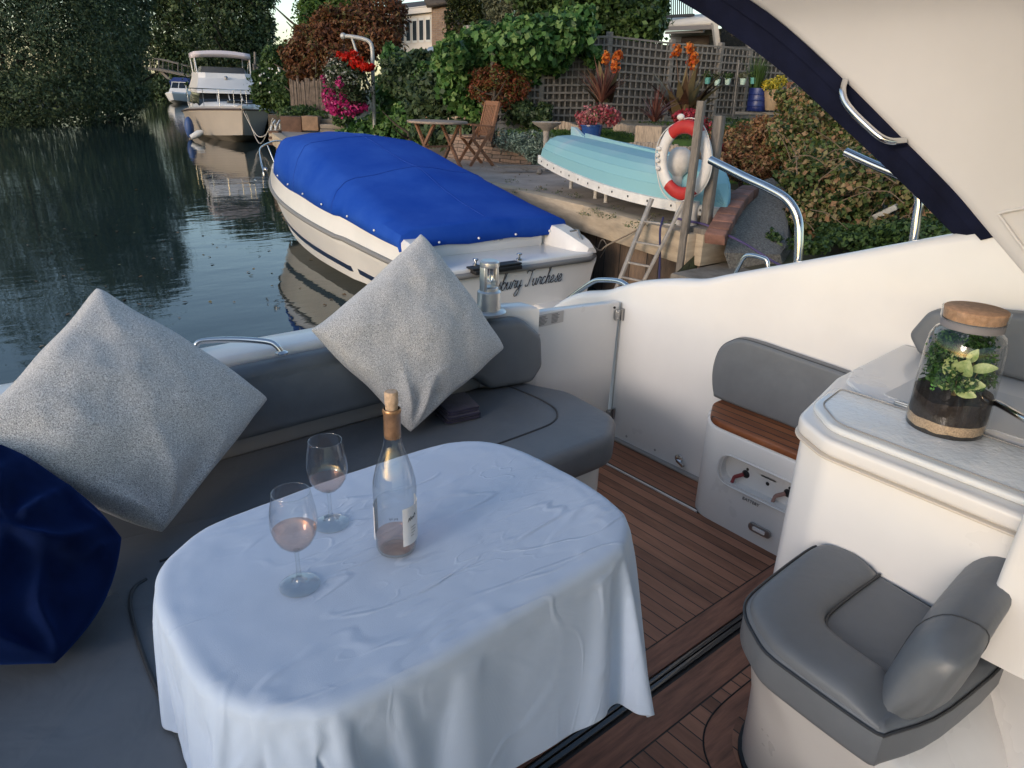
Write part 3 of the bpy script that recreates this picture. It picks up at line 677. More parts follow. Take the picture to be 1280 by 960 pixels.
def make_cloth():
    nx, ny = 116, 104; hx, hy = .715, .66; cx, cy_ = .625, 1.05; ang = R(-4)
    vs = []; fs = []
    for j in range(ny+1):
        for i in range(nx+1):
            u = -1+2*i/nx; v = -1+2*j/ny
            # corners of the cloth are rounded
            x = hx*u*math.sqrt(1-.16*v*v); y = hy*v*math.sqrt(1-.16*u*u)
            z = .708+.004*mnoise.noise(Vector((x*3, y*3, 1)))
            vs.append((cx+x*math.cos(ang)-y*math.sin(ang), cy_+x*math.sin(ang)+y*math.cos(ang), z))
    for j in range(ny):
        for i in range(nx):
            a = j*(nx+1)+i; fs.append((a, a+1, a+nx+2, a+nx+1))
    me = bpy.data.meshes.new('cloth_tmp'); me.from_pydata(vs, [], fs)
    ob = bpy.data.objects.new('cloth_tmp', me); COL.objects.link(ob)
    tops = []
    for zz, rad in ((.700, 0.),):
        m2 = MB(); m2.pad(tO, .60, .700, .012, 3); t = build(m2, 'collider_tmp', GEL, None); tops.append(t)
        md = t.modifiers.new('col', 'COLLISION'); t.collision.thickness_outer = .004; t.collision.cloth_friction = 30
    m2 = MB(); m2.pad(left, .30, .428, .03, 5); m2.pad(aft, .305, .43, .035, 5); t = build(m2, 'collider_tmp', GEL, None); tops.append(t); t.modifiers.new('col', 'COLLISION'); t.collision.thickness_outer = .004; t.collision.cloth_friction = 5
    m = ob.modifiers.new('cloth', 'CLOTH'); s = m.settings; s.quality = 6; s.mass = .18; s.tension_stiffness = 12; s.compression_stiffness = 12; s.shear_stiffness = 4; s.bending_stiffness = 4.0
    s.tension_damping = 6; s.shear_damping = 5; s.air_damping = 1.5
    m.collision_settings.distance_min = .003; m.collision_settings.use_self_collision = False; m.collision_settings.collision_quality = 3
    NF = 50
    m.point_cache.frame_start = 1; m.point_cache.frame_end = NF
    scene.render.fps = 24
    for f in range(1, NF+1): scene.frame_set(f)
    dg = bpy.context.evaluated_depsgraph_get(); res = bpy.data.meshes.new_from_object(ob.evaluated_get(dg))
    co = np.empty(len(res.vertices)*3); res.vertices.foreach_get('co', co); co = co.reshape(-1, 3)
    fs = [list(p.vertices) for p in res.polygons]
    bpy.data.objects.remove(ob)
    for t in tops: bpy.data.objects.remove(t)
    scene.frame_set(1)
    return co, fs, nx, ny
co_, fs_, nx_, ny_ = make_cloth()
print('CLOTH', co_.min(0), co_.max(0))
# let the skirt hang closer to the table edge
poly = np.array(tO); A_ = poly; B2_ = np.roll(poly, -1, 0)
sk = np.where(co_[:, 2] < .700)[0]; P2 = co_[sk, :2]
dAB = B2_-A_; L2 = (dAB**2).sum(1)
tt = np.clip(((P2[:, None, :]-A_[None])*dAB[None]).sum(2)/L2[None], 0, 1); near = A_[None]+tt[..., None]*dAB[None]; dd = ((P2[:, None, :]-near)**2).sum(2); bi_ = dd.argmin(1); npt = near[np.arange(len(sk)), bi_]
off_ = P2-npt; dist_ = np.linalg.norm(off_, axis=1); keep = np.minimum(dist_, .012)+np.maximum(0, dist_-.012)*np.where(P2[:, 0] > .95, .62, .40)
co_[sk, :2] = npt+off_*(keep/np.maximum(dist_, 1e-6))[:, None]
# laundered creases on the top: shallow, real displacement
def crease(x, y):
    h = 0.
    for (ax, ay, f, am, sd) in ((.9,.45,14,.0008,3.),(-.3,1.,11,.0007,9.),(.7,-.7,19,.0005,5.)):
        n = mnoise.noise(Vector((x*3.1+sd, y*3.1, sd)))
        h += am*(1-abs(math.sin((x*ax+y*ay)*f+n*5.)))**3*max(0, .4+mnoise.noise(Vector((x*4, y*4, sd+7)))*1.6)
    return h
for v in co_: v[2] += crease(v[0], v[1])+.0006*mnoise.noise(Vector((v[0]*25, v[1]*25, 0)))
mb = MB(); mb.v = [tuple(v) for v in co_]; mb.f = fs_; mb.m = [0]*len(fs_)
CLOTH = mat('pale_blue_cotton', (.44,.53,.68), .85, var=.03, vscale=6, bump=.3, bscale=600, bdist=.001, sheen=.25, detail=6)
N = CLOTH.node_tree.nodes; Lk = CLOTH.node_tree.links
bn = [n for n in N if n.type == 'BUMP'][0]; wv = N.new('ShaderNodeTexNoise'); wv.noise_type = 'RIDGED_MULTIFRACTAL'; wv.inputs['Scale'].default_value = 4.2; wv.inputs['Detail'].default_value = 3.5; wv.inputs['Distortion'].default_value = 1.2
tcn = [n for n in N if n.type == 'TEX_COORD'][0]; mpp = N.new('ShaderNodeMapping'); mpp.inputs['Rotation'].default_value = (0,0,R(28)); mpp.inputs['Scale'].default_value = (1.,2.1,1.); Lk.new(tcn.outputs['Object'], mpp.inputs[0]); Lk.new(mpp.outputs[0], wv.inputs['Vector'])
prevn = bn.outputs[0]
for wd in ('X', 'Y'):
    wv = N.new('ShaderNodeTexWave'); wv.wave_type = 'BANDS'; wv.bands_direction = wd; wv.inputs['Scale'].default_value = 330; wv.inputs['Distortion'].default_value = .8; wv.inputs['Detail'].default_value = 1; Lk.new(tcn.outputs['Object'], wv.inputs['Vector'])
    b3 = N.new('ShaderNodeBump'); b3.inputs['Strength'].default_value = .06; b3.inputs['Distance'].default_value = .0006; Lk.new(wv.outputs['Fac'], b3.inputs['Height']); Lk.new(prevn, b3.inputs['Normal']); prevn = b3.outputs[0]
def mth(op, a_, v=None):
    n = N.new('ShaderNodeMath'); n.operation = op
    for i, q in enumerate((a_, v)):
        if q is None: continue
        if isinstance(q, (int, float)): n.inputs[i].default_value = q
        else: Lk.new(q, n.inputs[i])
    return n.outputs[0]
for rot, sc_x, sc_y, am, dist in ((28,2.6,9.,.55,.0035),(-35,3.2,12.,.5,.003),(70,2.6,11.,.4,.0025),(35,9.,24.,.4,.0014)):
    mp = N.new('ShaderNodeMapping'); mp.inputs['Rotation'].default_value = (0,0,R(rot)); mp.inputs['Scale'].default_value = (sc_x,sc_y,3.); mp.inputs['Location'].default_value = (rot*.1,0,0); Lk.new(tcn.outputs['Object'], mp.inputs[0])
    n1 = N.new('ShaderNodeTexNoise'); n1.inputs['Scale'].default_value = 1.; n1.inputs['Detail'].default_value = 1.5; n1.inputs['Distortion'].default_value = .15; Lk.new(mp.outputs[0], n1.inputs['Vector'])
    d_ = mth('ABSOLUTE', mth('SUBTRACT', n1.outputs['Fac'], .5)); rg = N.new('ShaderNodeMapRange'); rg.interpolation_type = 'SMOOTHSTEP'; rg.inputs['From Min'].default_value = 0; rg.inputs['From Max'].default_value = .035; rg.inputs['To Min'].default_value = 1; rg.inputs['To Max'].default_value = 0; Lk.new(d_, rg.inputs['Value'])
    n2 = N.new('ShaderNodeTexNoise'); n2.inputs['Scale'].default_value = 4.5; n2.inputs['Detail'].default_value = 1; mpl = N.new('ShaderNodeMapping'); mpl.inputs['Location'].default_value = (rot, 3, 1); Lk.new(tcn.outputs['Object'], mpl.inputs[0]); Lk.new(mpl.outputs[0], n2.inputs['Vector'])
    ms_ = N.new('ShaderNodeMapRange'); ms_.inputs['From Min'].default_value = .47; ms_.inputs['From Max'].default_value = .62; Lk.new(n2.outputs['Fac'], ms_.inputs['Value'])
    h_ = mth('MULTIPLY', rg.outputs[0], ms_.outputs[0]); b2 = N.new('ShaderNodeBump'); b2.inputs['Strength'].default_value = am; b2.inputs['Distance'].default_value = dist; Lk.new(h_, b2.inputs['Height']); Lk.new(prevn, b2.inputs['Normal']); prevn = b2.outputs[0]
Lk.new(prevn, N['Principled BSDF'].inputs['Normal'])
cl = solo(mb, 'tablecloth', CLOTH, 'creased pale blue cotton cloth draped over the oval table', 'tablecloth', (.63,1.06,.70), smooth=0)
cl.data.polygons.foreach_set('use_smooth', [True]*len(cl.data.polygons))
sd = cl.modifiers.new('thickness', 'SOLIDIFY'); sd.thickness = .0012; sd.offset = -1
ss = cl.modifiers.new('smooth', 'SUBSURF'); ss.levels = 1; ss.render_levels = 1
def topz(x, y):
    d = (co_[:, 0]-x)**2+(co_[:, 1]-y)**2; c = co_[d < .0025]; c = c[c[:, 2] > .65]
    return float(np.percentile(c[:, 2], 85)) if len(c) else .705
# ---- glass: clear sheet that lets light through, Fresnel reflection on top
def glassmat(name, tint, rough=.0, ior=1.5, edge=.35):
    m = bpy.data.materials.new(name); m.use_nodes = True; nt = m.node_tree; N = nt.nodes; L = nt.links; N.remove(N['Principled BSDF'])
    t = N.new('ShaderNodeBsdfTransparent'); g = N.new('ShaderNodeBsdfGlossy'); g.inputs['Roughness'].default_value = .02; g.inputs['Color'].default_value = (1,1,1,1)
    f = N.new('ShaderNodeFresnel'); ge = N.new('ShaderNodeNewGeometry'); mr = N.new('ShaderNodeMapRange'); mr.inputs['To Min'].default_value = ior; mr.inputs['To Max'].default_value = 1/ior; L.new(ge.outputs['Backfacing'], mr.inputs['Value']); L.new(mr.outputs[0], f.inputs['IOR'])
    lw = N.new('ShaderNodeLayerWeight'); lw.inputs['Blend'].default_value = .12
    x = N.new('ShaderNodeMix'); x.data_type = 'RGBA'; x.inputs['A'].default_value = (*tint, 1); x.inputs['B'].default_value = (*[c*edge for c in tint], 1)
    L.new(lw.outputs['Facing'], x.inputs['Factor']); L.new(x.outputs['Result'], t.inputs['Color'])
    s = N.new('ShaderNodeMixShader'); L.new(f.outputs[0], s.inputs[0]); L.new(t.outputs[0], s.inputs[1]); L.new(g.outputs[0], s.inputs[2]); L.new(s.outputs[0], N['Material Output'].inputs['Surface'])
    MATS[name] = m; return m
BOWL = glassmat('thin_clear_glass', (.985,.99,.99), edge=.5, ior=1.6)
SOLIDG = glassmat('solid_clear_glass', (.975,.985,.985), edge=.5, ior=1.7)
BOTG = glassmat('bottle_glass', (.965,.98,.98), edge=.16, ior=1.6)
WINE = glassmat('rose_wine', (.99,.84,.76), edge=.80, ior=1.33)
bz = atz(500, 690, .706); BX, BY = bz.x, bz.y+.012; bh = topz(BX, BY)+.001
bot = thing('wine_bottle', 'clear glass rose wine bottle nearly empty, re-corked, standing on the cloth', 'bottle', (BX, BY, bh))
c = (BX, BY, bh)
prof = [(.0,.012),(.018,.009),(.030,.0),(.036,.003),(.038,.012),(.0385,.06),(.0395,.11),(.0400,.135),(.0385,.150),(.0335,.172),(.026,.195),(.0195,.215),(.0160,.232),(.0145,.25),(.0140,.288)]
mb = MB(); mb.lathe(prof, c, 48, False); inn = [(max(.0, r-.0022), z+(.004 if z < .02 else 0)) for r, z in prof][::-1]
bg_ = build(mb, 'glass_body', BOTG, bot, 60)
mb = MB(); mb.lathe([(.0148,.236),(.0152,.238),(.0152,.282),(.0162,.283),(.0164,.290),(.0150,.292),(.0145,.292)], c, 32, False); build(mb, 'foil_capsule', mat('gold_brown_foil', (.34,.19,.10), .32, var=.25, vscale=60, metal=.55, bump=.4, bscale=120), bot, 50)
mb = MB(); mb.lathe([(.0001,.268),(.0108,.268),(.0110,.300),(.0122,.302),(.0118,.322),(.0105,.324),(.0001,.324)], c, 24, False); build(mb, 'cork', mat('cork', (.50,.36,.25), .85, var=.3, vscale=120, bump=.5, bscale=200), bot, 50)
mb = MB(); mb.lathe([(.0001,.0125),(.018,.0125),(.030,.006),(.0345,.008),(.0362,.014),(.0365,.036),(.0001,.036)], c, 40, False); build(mb, 'wine', WINE, bot, 60)
lab0 = math.atan2(-BY, -BX)
def arc_label(name, a0, a1, z0_, z1_, r, m, parent):
    mb = MB(); n = 14; vs = []
    for i in range(n+1):
        a = lab0+R(a0+(a1-a0)*i/n)
        for z in (z0_, z1_): vs.append((BX+r*math.cos(a), BY+r*math.sin(a), bh+z))
    mb.add(vs, [(2*i, 2*i+2, 2*i+3, 2*i+1) for i in range(n)]); return build(mb, name, m, parent, 60, False)
LABM = mat('label_paper', (.62,.63,.66), .6, bump=.1, bscale=200)
lab = arc_label('label', 18, 118, .028, .108, .0402, LABM, bot)
arc_label('back_label', -125, -72, .030, .100, .0402, LABM, bot)
mb = MB()      # handwritten-looking scrawl + printed lines
def onb(a, z, r=.0406): q = lab0+R(a); return (BX+r*math.cos(q), BY+r*math.sin(q), bh+z)
mb.tube(smooth_open([onb(a, z) for a, z in [(34,.078),(37,.086),(40,.079),(43,.088),(46,.080),(50,.085),(54,.082),(58,.090),(62,.085)]], 4), .0005, 4)
for i, z in enumerate((.064,.058,.052,.046)): mb.tube([onb(a, z) for a in range(42, 66-3*i, 4)], .00035, 4)
build(mb, 'label_writing', mat('label_ink', (.05,.05,.06), .6), lab, 0)
mb = MB()
for k, a in enumerate((-16,-12.5,-9,-3,0.5,4)): mb.tube([onb(a, .088+(.0 if k % 2 else .0015)), onb(a+1.5, .0925)], .0005, 4)
for i in range(3): mb.tube([onb(a, .083-.004*i) for a in range(-16, 5-4*i, 3)], .00018, 4)
build(mb, 'glass_print', mat('label_ink', (.05,.05,.06), .6), bot, 0)
def wine_glass(px, py, label, h, wine_z):
    b = atz(px, py, .706); z = topz(b.x, b.y)+.0012; c = (b.x, b.y, z)
    g = thing('wine_glass', label, 'wine glass', c, 'wine glasses on the tablecloth')
    mb = MB(); mb.lathe([(.0001,.0),(.030,.0),(.0345,.0008),(.0350,.0020),(.031,.0032),(.018,.0052),(.009,.009),(.0055,.016),(.0040,.030),(.0036,.050),(.0038,.066),(.0055,.075),(.0001,.0765)], c, 40, False)
    build(mb, 'stem_and_foot', SOLIDG, g, 70)
    s = (h-.074)/.116
    bp_ = [(.0001,.0745),(.008,.0760),(.019,.082),(.029,.093),(.0360,.108),(.0392,.124),(.0395,.138),(.0375,.156),(.0340,.175),(.0312,.190)]
    bp_ = [(r, .0745+(q-.0745)*s) for r, q in bp_]
    mb = MB(); mb.lathe(bp_, c, 48, False); bw = build(mb, 'bowl', BOWL, g, 80)
    mb = MB(); r, q = bp_[-1]; mb.tube([(c[0]+r*math.cos(a), c[1]+r*math.sin(a), c[2]+q) for a in [2*math.pi*i/48 for i in range(48)]], .0007, 6, True); build(mb, 'rim', SOLIDG, bw, 80)
    wp = [(max(.0001, r-.0008), q+.0008) for r, q in bp_ if q < wine_z]
    i = len(wp); r0, q0 = bp_[i-1]; r1, q1 = bp_[i]; t = (wine_z-q0)/(q1-q0); wp += [(r0+(r1-r0)*t-.0008, wine_z), (.0001, wine_z)]
    mb = MB(); mb.lathe(wp, c, 48, False); build(mb, 'wine', WINE, g, 50)
    return g
wine_glass(375, 733, 'wine glass a third full of pale rose, the one nearer the table edge', .188, .116)
wine_glass(414, 656, 'wine glass with a small drop of pale rose, farther and nearer the sofa', .186, .103)
# ================================================================ cushions
def fabric(name, c1, c2):
    m = bpy.data.materials.new(name); m.use_nodes = True; nt = m.node_tree; N = nt.nodes; L = nt.links; b = N['Principled BSDF']
    b.inputs['Roughness'].default_value = .95; b.inputs['Sheen Weight'].default_value = .3; b.inputs['Specular IOR Level'].default_value = .15
    tc = N.new('ShaderNodeTexCoord'); outs = []
    for sc in ((330, 900, 900), (900, 380, 900)):
        mp = N.new('ShaderNodeMapping'); mp.inputs['Scale'].default_value = sc; mp.inputs['Rotation'].default_value = (0, 0, .35); L.new(tc.outputs['Object'], mp.inputs[0])
        n = N.new('ShaderNodeTexNoise'); n.inputs['Scale'].default_value = .75; n.inputs['Detail'].default_value = 2; L.new(mp.outputs[0], n.inputs['Vector']); outs.append(n.outputs['Fac'])
    ad = N.new('ShaderNodeMath'); ad.operation = 'ADD'; L.new(outs[0], ad.inputs[0]); L.new(outs[1], ad.inputs[1])
    r = N.new('ShaderNodeMapRange'); r.inputs['From Min'].default_value = .78; r.inputs['From Max'].default_value = 1.2; L.new(ad.outputs[0], r.inputs['Value'])
    x = N.new('ShaderNodeMix'); x.data_type = 'RGBA'; x.inputs['A'].default_value = (*c1, 1); x.inputs['B'].default_value = (*c2, 1); L.new(r.outputs[0], x.inputs['Factor']); L.new(x.outputs['Result'], b.inputs['Base Color'])
    u = N.new('ShaderNodeBump'); u.inputs['Strength'].default_value = .8; u.inputs['Distance'].default_value = .0015; L.new(ad.outputs[0], u.inputs['Height']); L.new(u.outputs[0], b.inputs['Normal'])
    MATS[name] = m; return m
HEATH = fabric('heathered_grey_wool', (.21,.21,.21), (.76,.75,.74))
def pillow(name, corners, thick, m, label, cat, seed, folds=(), group=None, n=44, sharp=.42, pinch=.045, rnd=0.):
    """corners: top, right, bottom, left in space; a soft bag bulging from their mean plane"""
    C = [Vector(c) for c in corners]; cen = sum(C, Vector())/4
    e1 = (C[1]+C[2]-C[0]-C[3]); e2 = (C[0]+C[1]-C[2]-C[3]); nz = e1.cross(e2).normalized()
    view = Vector((0,0,CH))-cen
    if nz.dot(view) < 0: nz = -nz
    vs = []; fs = []; rdm = Vector((seed*3.1, seed*1.7, seed))
    def bil(u, v):
        # C0 (u-,v+)  C1(u+,v+) C2(u+,v-) C3(u-,v-)
        a = (1-u)/2; b = (1+u)/2; c_ = (1-v)/2; d = (1+v)/2
        return C[0]*a*d+C[1]*b*d+C[2]*b*c_+C[3]*a*c_
    for side in (1, -1):
        for j in range(n+1):
            for i in range(n+1):
                u = -1+2*i/n; v = -1+2*j/n
                u = math.copysign(abs(u)**.8, u); v = math.copysign(abs(v)**.8, v)
                pu = u*(1-pinch*(1-v*v)**1.0*(abs(u)**3)); pv = v*(1-pinch*(1-u*u)**1.0*(abs(v)**3))
                if rnd: pu, pv = pu*math.sqrt(1-rnd*pv*pv/2), pv*math.sqrt(1-rnd*pu*pu/2)
                p = bil(pu, pv)
                p = p+(e1.normalized()*mnoise.noise(p*7+rdm)+e2.normalized()*mnoise.noise(p*7-rdm))*.009
                e = max(0, (1-u*u))*max(0, (1-v*v)); h = thick*(e**sharp)
                edge = (1-(1-abs(u))**2)*(abs(u) > .0)*.5+(1-(1-abs(v))**2)*.5
                w_ = mnoise.noise(p*9+rdm)*.010+mnoise.noise(p*22+rdm)*.004
                # gather wrinkles running in from the corners and seams
                for (cu, cv, am, fr, ln) in folds:
                    du = u-cu; dv = v-cv; d = math.hypot(du, dv); an = math.atan2(dv, du)
                    w_ += am*1.5*(1-2*abs(math.sin(an*fr*.5+mnoise.noise(p*5+rdm)*2.5))**.7)*math.exp(-(d/ln)**2)*min(1, d*5)
                h *= (1+.10*mnoise.noise(p*4+rdm))
                vs.append(tuple(p+nz*side*(h+w_*min(1, e*3))))
    K = (n+1)**2
    for s in (0, 1):
        for j in range(n):
            for i in range(n):
                a = s*K+j*(n+1)+i; f = (a, a+1, a+n+2, a+n+1); fs.append(f if s == 0 else f[::-1])
    mb = MB(); mb.add(vs, fs)
    bmv = mb
    # weld the seam by sharing coordinates on the rim
    for j in range(n+1):
        for i in range(n+1):
            if i in (0, n) or j in (0, n):
                a = j*(n+1)+i; p = (Vector(mb.v[a])+Vector(mb.v[a+K]))/2; mb.v[a] = tuple(p); mb.v[a+K] = tuple(p)
    # object frame in the cushion's plane so the weave follows it
    M = frame(cen, e1, e2); Mi = M.inverted(); mb.v = [tuple(Mi @ Vector(v)) for v in mb.v]
    o = build(mb, name, m, None, 0); o.matrix_world = M
    o.data.polygons.foreach_set('use_smooth', [True]*len(o.data.polygons))
    sb = o.modifiers.new('soft', 'SUBSURF'); sb.levels = 1; sb.render_levels = 1
    tag(o, label, cat, group)
    return o
# middle cushion balancing on a corner against the backrest
c0 = aty(527,288,2.13); c1 = aty(631,436,1.97); c2 = atz(513,543,.445); c3 = aty(384,412,2.02)
pillow('cushion', (c0, c1, c2, c3), .11, HEATH, 'heather grey square cushion balanced on its corner against the middle of the backrest', 'cushion', 3, [(1,-1,.024,9,.6),(-1,1,.004,7,.4),(1,1,.003,8,.35)], 'heather grey square cushions', rnd=.10, sharp=.36)
d0 = aty(118,355,2.10); d1 = aty(341,499,1.98); d2 = atz(205,672,.455); d3 = aty(-75,560,1.80)
pillow('cushion', (d0, d1, d2, d3), .12, HEATH, 'large heather grey square cushion leaning in the left corner of the sofa', 'cushion', 8, [(1,-1,.030,11,.75),(-1,1,.008,7,.4),(1,1,.006,8,.4)], 'heather grey square cushions', rnd=.10, sharp=.36)
VELV = mat('royal_blue_velvet', (.003,.008,.036), .85, var=.5, vscale=5, sheen=.22, bump=.25, bscale=40, bdist=.004, spec=.05)
VELV.node_tree.nodes['Principled BSDF'].inputs['Sheen Tint'].default_value = (.05,.16,.7,1)
f0 = pt(-50,512,1.42); f1 = atz(174,672,.55); f2 = atz(84,852,.435); f3 = pt(-260,790,1.0)
pillow('velvet_cushion', (f0, f1, f2, f3), .10, VELV, 'dark royal blue velvet cushion slumped at the left edge in front of the grey one', 'cushion', 5, [(1,1,.016,8,.8),(1,-1,.024,9,1.0),(-1,1,.014,7,.9),(0,.2,.016,5,.9)], n=50, pinch=.0, rnd=.5)
# folded towel
mb = MB(); tq = [atz(537,522,.43), atz(560,532,.43), atz(607,510,.43), atz(590,490,.43), atz(560,488,.43)]
o_ = fillet([(1.30,1.86),(1.44,1.84),(1.475,1.99),(1.33,2.02)], .02, 4)
for i in range(5):
    zz = .432+i*.0085; ins = .0035*(i % 2)+.002*i
    mb.pad(inset([(p[0]+.004*math.sin(i*2.1), p[1]+.004*math.cos(i*1.7)) for p in o_], ins), zz, zz+.0095, .004, 3, tilt=lambda x, y, z: z+.012*(y-1.86)+.002*math.sin(x*40))
solo(mb, 'folded_towel', mat('navy_towel', (.012,.011,.035), .95, var=.4, vscale=30, bump=.6, bscale=250, sheen=.2), 'folded dark navy towel lying on the seat behind the middle cushion', 'towel', (1.38,1.93,.43))
# ================================================================ planted glass jar
tb = atz(1187, 524, .803); TX, TY = 1.775, .512; tz = .812
jar = thing('planted_jar', 'large cork-lidded glass jar terrarium with soil and ferns standing on the galley top', 'terrarium', (TX, TY, tz))
c = (TX, TY, tz)
JG = glassmat('jar_glass', (.97,.985,.98), edge=.5)
mb = MB(); mb.lathe([(r, z*1.10 if z > .02 else z) for r, z in [(.0001,.002),(.07,.0),(.079,.004),(.083,.014),(.0835,.06),(.082,.12),(.080,.18),(.077,.205),(.070,.219),(.0615,.226),(.0605,.236),(.064,.2425),(.066,.246),(.067,.266)]], c, 56, False); build(mb, 'glass_body', JG, jar, 70)
mb = MB(); mb.lathe([(r, z*1.10) for r, z in [(.0001,.246),(.0615,.246),(.0635,.2665),(.062,.268),(.0001,.268)]], c, 40, False); build(mb, 'cork_lid', mat('cork_lid', (.42,.25,.15), .8, var=.25, vscale=90, bump=.4, bscale=260), jar, 50)
mb = MB(); mb.lathe([(r, z*1.10) for r, z in [(.0618,.228),(.0635,.229),(.0635,.243),(.0622,.244)]], c, 40, False); build(mb, 'seal_ring', mat('grey_seal', (.20,.19,.20), .6), jar, 50)
def layer(name, z0f, z1f, r, m):
    n = 40; mb = MB(); vs = []; fs = []
    rings = [(r, 0), (r, 1), (r*.66, 1), (r*.33, 1), (.0005, 1)]
    for rr, s in rings:
        for j in range(n):
            a = 2*math.pi*j/n; x = rr*math.cos(a); y = rr*math.sin(a)
            z = z1f(x, y) if s else z0f(x, y); vs.append((c[0]+x, c[1]+y, c[2]+z))
    for i in range(len(rings)-1):
        for j in range(n): fs.append((i*n+j, i*n+(j+1) % n, (i+1)*n+(j+1) % n, (i+1)*n+j))
    mb.add(vs, fs); return build(mb, name, m, jar, 50)
nf = lambda k, am: (lambda x, y: am*mnoise.noise(Vector((x*k, y*k, 3))))
za = lambda x, y: .005; zb = lambda x, y: .018+.004*mnoise.noise(Vector((x*40,y*40,1))); zc = lambda x, y: .040+.004*mnoise.noise(Vector((x*60,y*60,2))); zd = lambda x, y: .098+.014*mnoise.noise(Vector((x*22,y*22,5)))+(.10*x)
layer('drainage_layer', za, zb, .0805, mat('black_grit', (.018,.016,.016), .7, var=.5, vscale=300, bump=1, bscale=350))
layer('gravel_layer', zb, zc, .0808, mat('tan_gravel', (.38,.28,.19), .85, var=.45, vscale=260, bump=1, bscale=300))
layer('soil', zc, zd, .0806, mat('dark_soil', (.022,.016,.014), .95, var=.6, vscale=120, bump=1, bscale=200))
LFG = leafmat('terrarium_green', [(.012,.035,.010),(.03,.09,.02),(.09,.20,.05)], .3)
LFV = leafmat('variegated_leaf', [(.10,.22,.06),(.30,.42,.16),(.5,.56,.28)], .3)
leaves('moss_and_fern', LFG, [((TX,TY,tz+.130),(.066,.066,.035)),((TX-.022,TY+.034,tz+.18),(.044,.036,.058)),((TX+.026,TY-.028,tz+.175),(.040,.038,.055)),((TX+.015,TY+.015,tz+.20),(.055,.055,.035))], 6500, .010, jar, 40, .25, .5, rag=.95)
vd = Vector((-TX, -TY, 0)).normalized(); sdv = Vector((-vd.y, vd.x, 0))
def bigleaf(mb, p, d, L, w, nn):
    d = Vector(d).normalized(); s = d.cross(Vector(nn)).normalized(); u = s.cross(d); vs = []
    for i in range(7):
        t = i/6; ww = w*math.sin(math.pi*min(1, t*.93+.04))**.8; q = p+d*L*t-u*L*.25*t*t
        vs += [tuple(q-s*ww+u*ww*.35), tuple(q), tuple(q+s*ww+u*ww*.35)]
    mb.add(vs, [(3*i+k, 3*i+k+1, 3*i+k+4, 3*i+k+3) for i in range(6) for k in (0,1)])
mb = MB(); ctr = Vector((TX, TY, tz))+vd*.030
for (sx, z, dx, dz, L, w) in [(-.012,.135,-.2,1.,.062,.017),(.004,.150,.05,.35,.050,.022),(.006,.128,.9,.25,.050,.014),(.02,.165,1.,.45,.050,.012),(.0,.112,.75,.02,.045,.013),(-.01,.11,-.7,.5,.035,.010),(.012,.18,.3,1.,.035,.011)]:
    bigleaf(mb, ctr-sdv*(-sx)+Vector((0,0,z)), sdv*dx+vd*.35+Vector((0,0,dz)), L, w, vd+Vector((0,0,.5)))
build(mb, 'broad_leaves', mat('cream_edged_leaf', (.16,.27,.07), .4, var=.5, vscale=70, col2=(.50,.55,.27)), jar, 0)
mb = MB(); f0_ = ctr-sdv*.042-vd*.005
for i in range(13):
    z = .10+i*.0085; s = .013*math.sin(math.pi*(i+2)/15)
    for sg in (-1, 1): bigleaf(mb, f0_+Vector((0,0,z))+sdv*.0015*i, sdv*sg+Vector((0,0,.25)), s, .0028, vd)
mb.tube([f0_+Vector((0,0,.09)), f0_+Vector((0,0,.15))+sdv*.01, f0_+Vector((0,0,.21))+sdv*.02], .0008, 5)
build(mb, 'fern_frond', mat('fern_green', (.08,.24,.05), .5), jar, 0)
mb = MB()
for k in range(5): mb.tube(smooth_open([ctr+Vector((0,0,.09)), ctr+sdv*(-.01+.01*k)+Vector((0,0,.14)), ctr+sdv*(-.02+.014*k)+Vector((0,0,.185))], 3), .0010, 5)
build(mb, 'stems', mat('plant_stem', (.12,.09,.04), .7), jar, 0)
# ================================================================ fairlead roller device on the coaming
rp = atz(611, 389, .742); RX, RY = rp.x, rp.y
SIL = mat('satin_aluminium', (.55,.55,.54), .32, metal=.85, var=.05, vscale=60)
fl = thing('mooring_roller', 'silver aluminium swivel fairlead with twin rollers on the transom top', 'fairlead', (RX, RY, .737))
mb = MB(); mb.lathe([(.001,0),(.064,0),(.066,.006),(.06,.012),(.045,.014),(.045,.016),(.0445,.082),(.038,.088),(.001,.088)], (RX,RY,.737), 36); build(mb, 'drum', SIL, fl, 40)
mb = MB()
for s in (-1, 1):
    mb.M = Matrix.Translation((RX+s*.027, RY, .737)) @ Matrix.Rotation(R(90), 4, 'Z'); mb.pad(fillet([(-.016,-.006),(.016,-.006),(.016,.008),(-.016,.008)], .004, 3), .086, .178, .002, 2)
mb.M = None; mb.lathe([(.001,.086),(.033,.086),(.033,.098),(.028,.102),(.001,.102)], (RX,RY,.737), 28); mb.lathe([(.001,.176),(.036,.176),(.037,.182),(.036,.194),(.030,.200),(.001,.201)], (RX,RY,.737), 28)
build(mb, 'yoke', SIL, fl, 40)
for s in (-1, 1):
    mb = MB(); mb.lathe([(.001,.124),(.011,.124),(.008,.130),(.008,.168),(.011,.174),(.001,.174)], (RX+s*.010,RY-.004,.737), 18); build(mb, 'roller', STEEL, fl, 40)

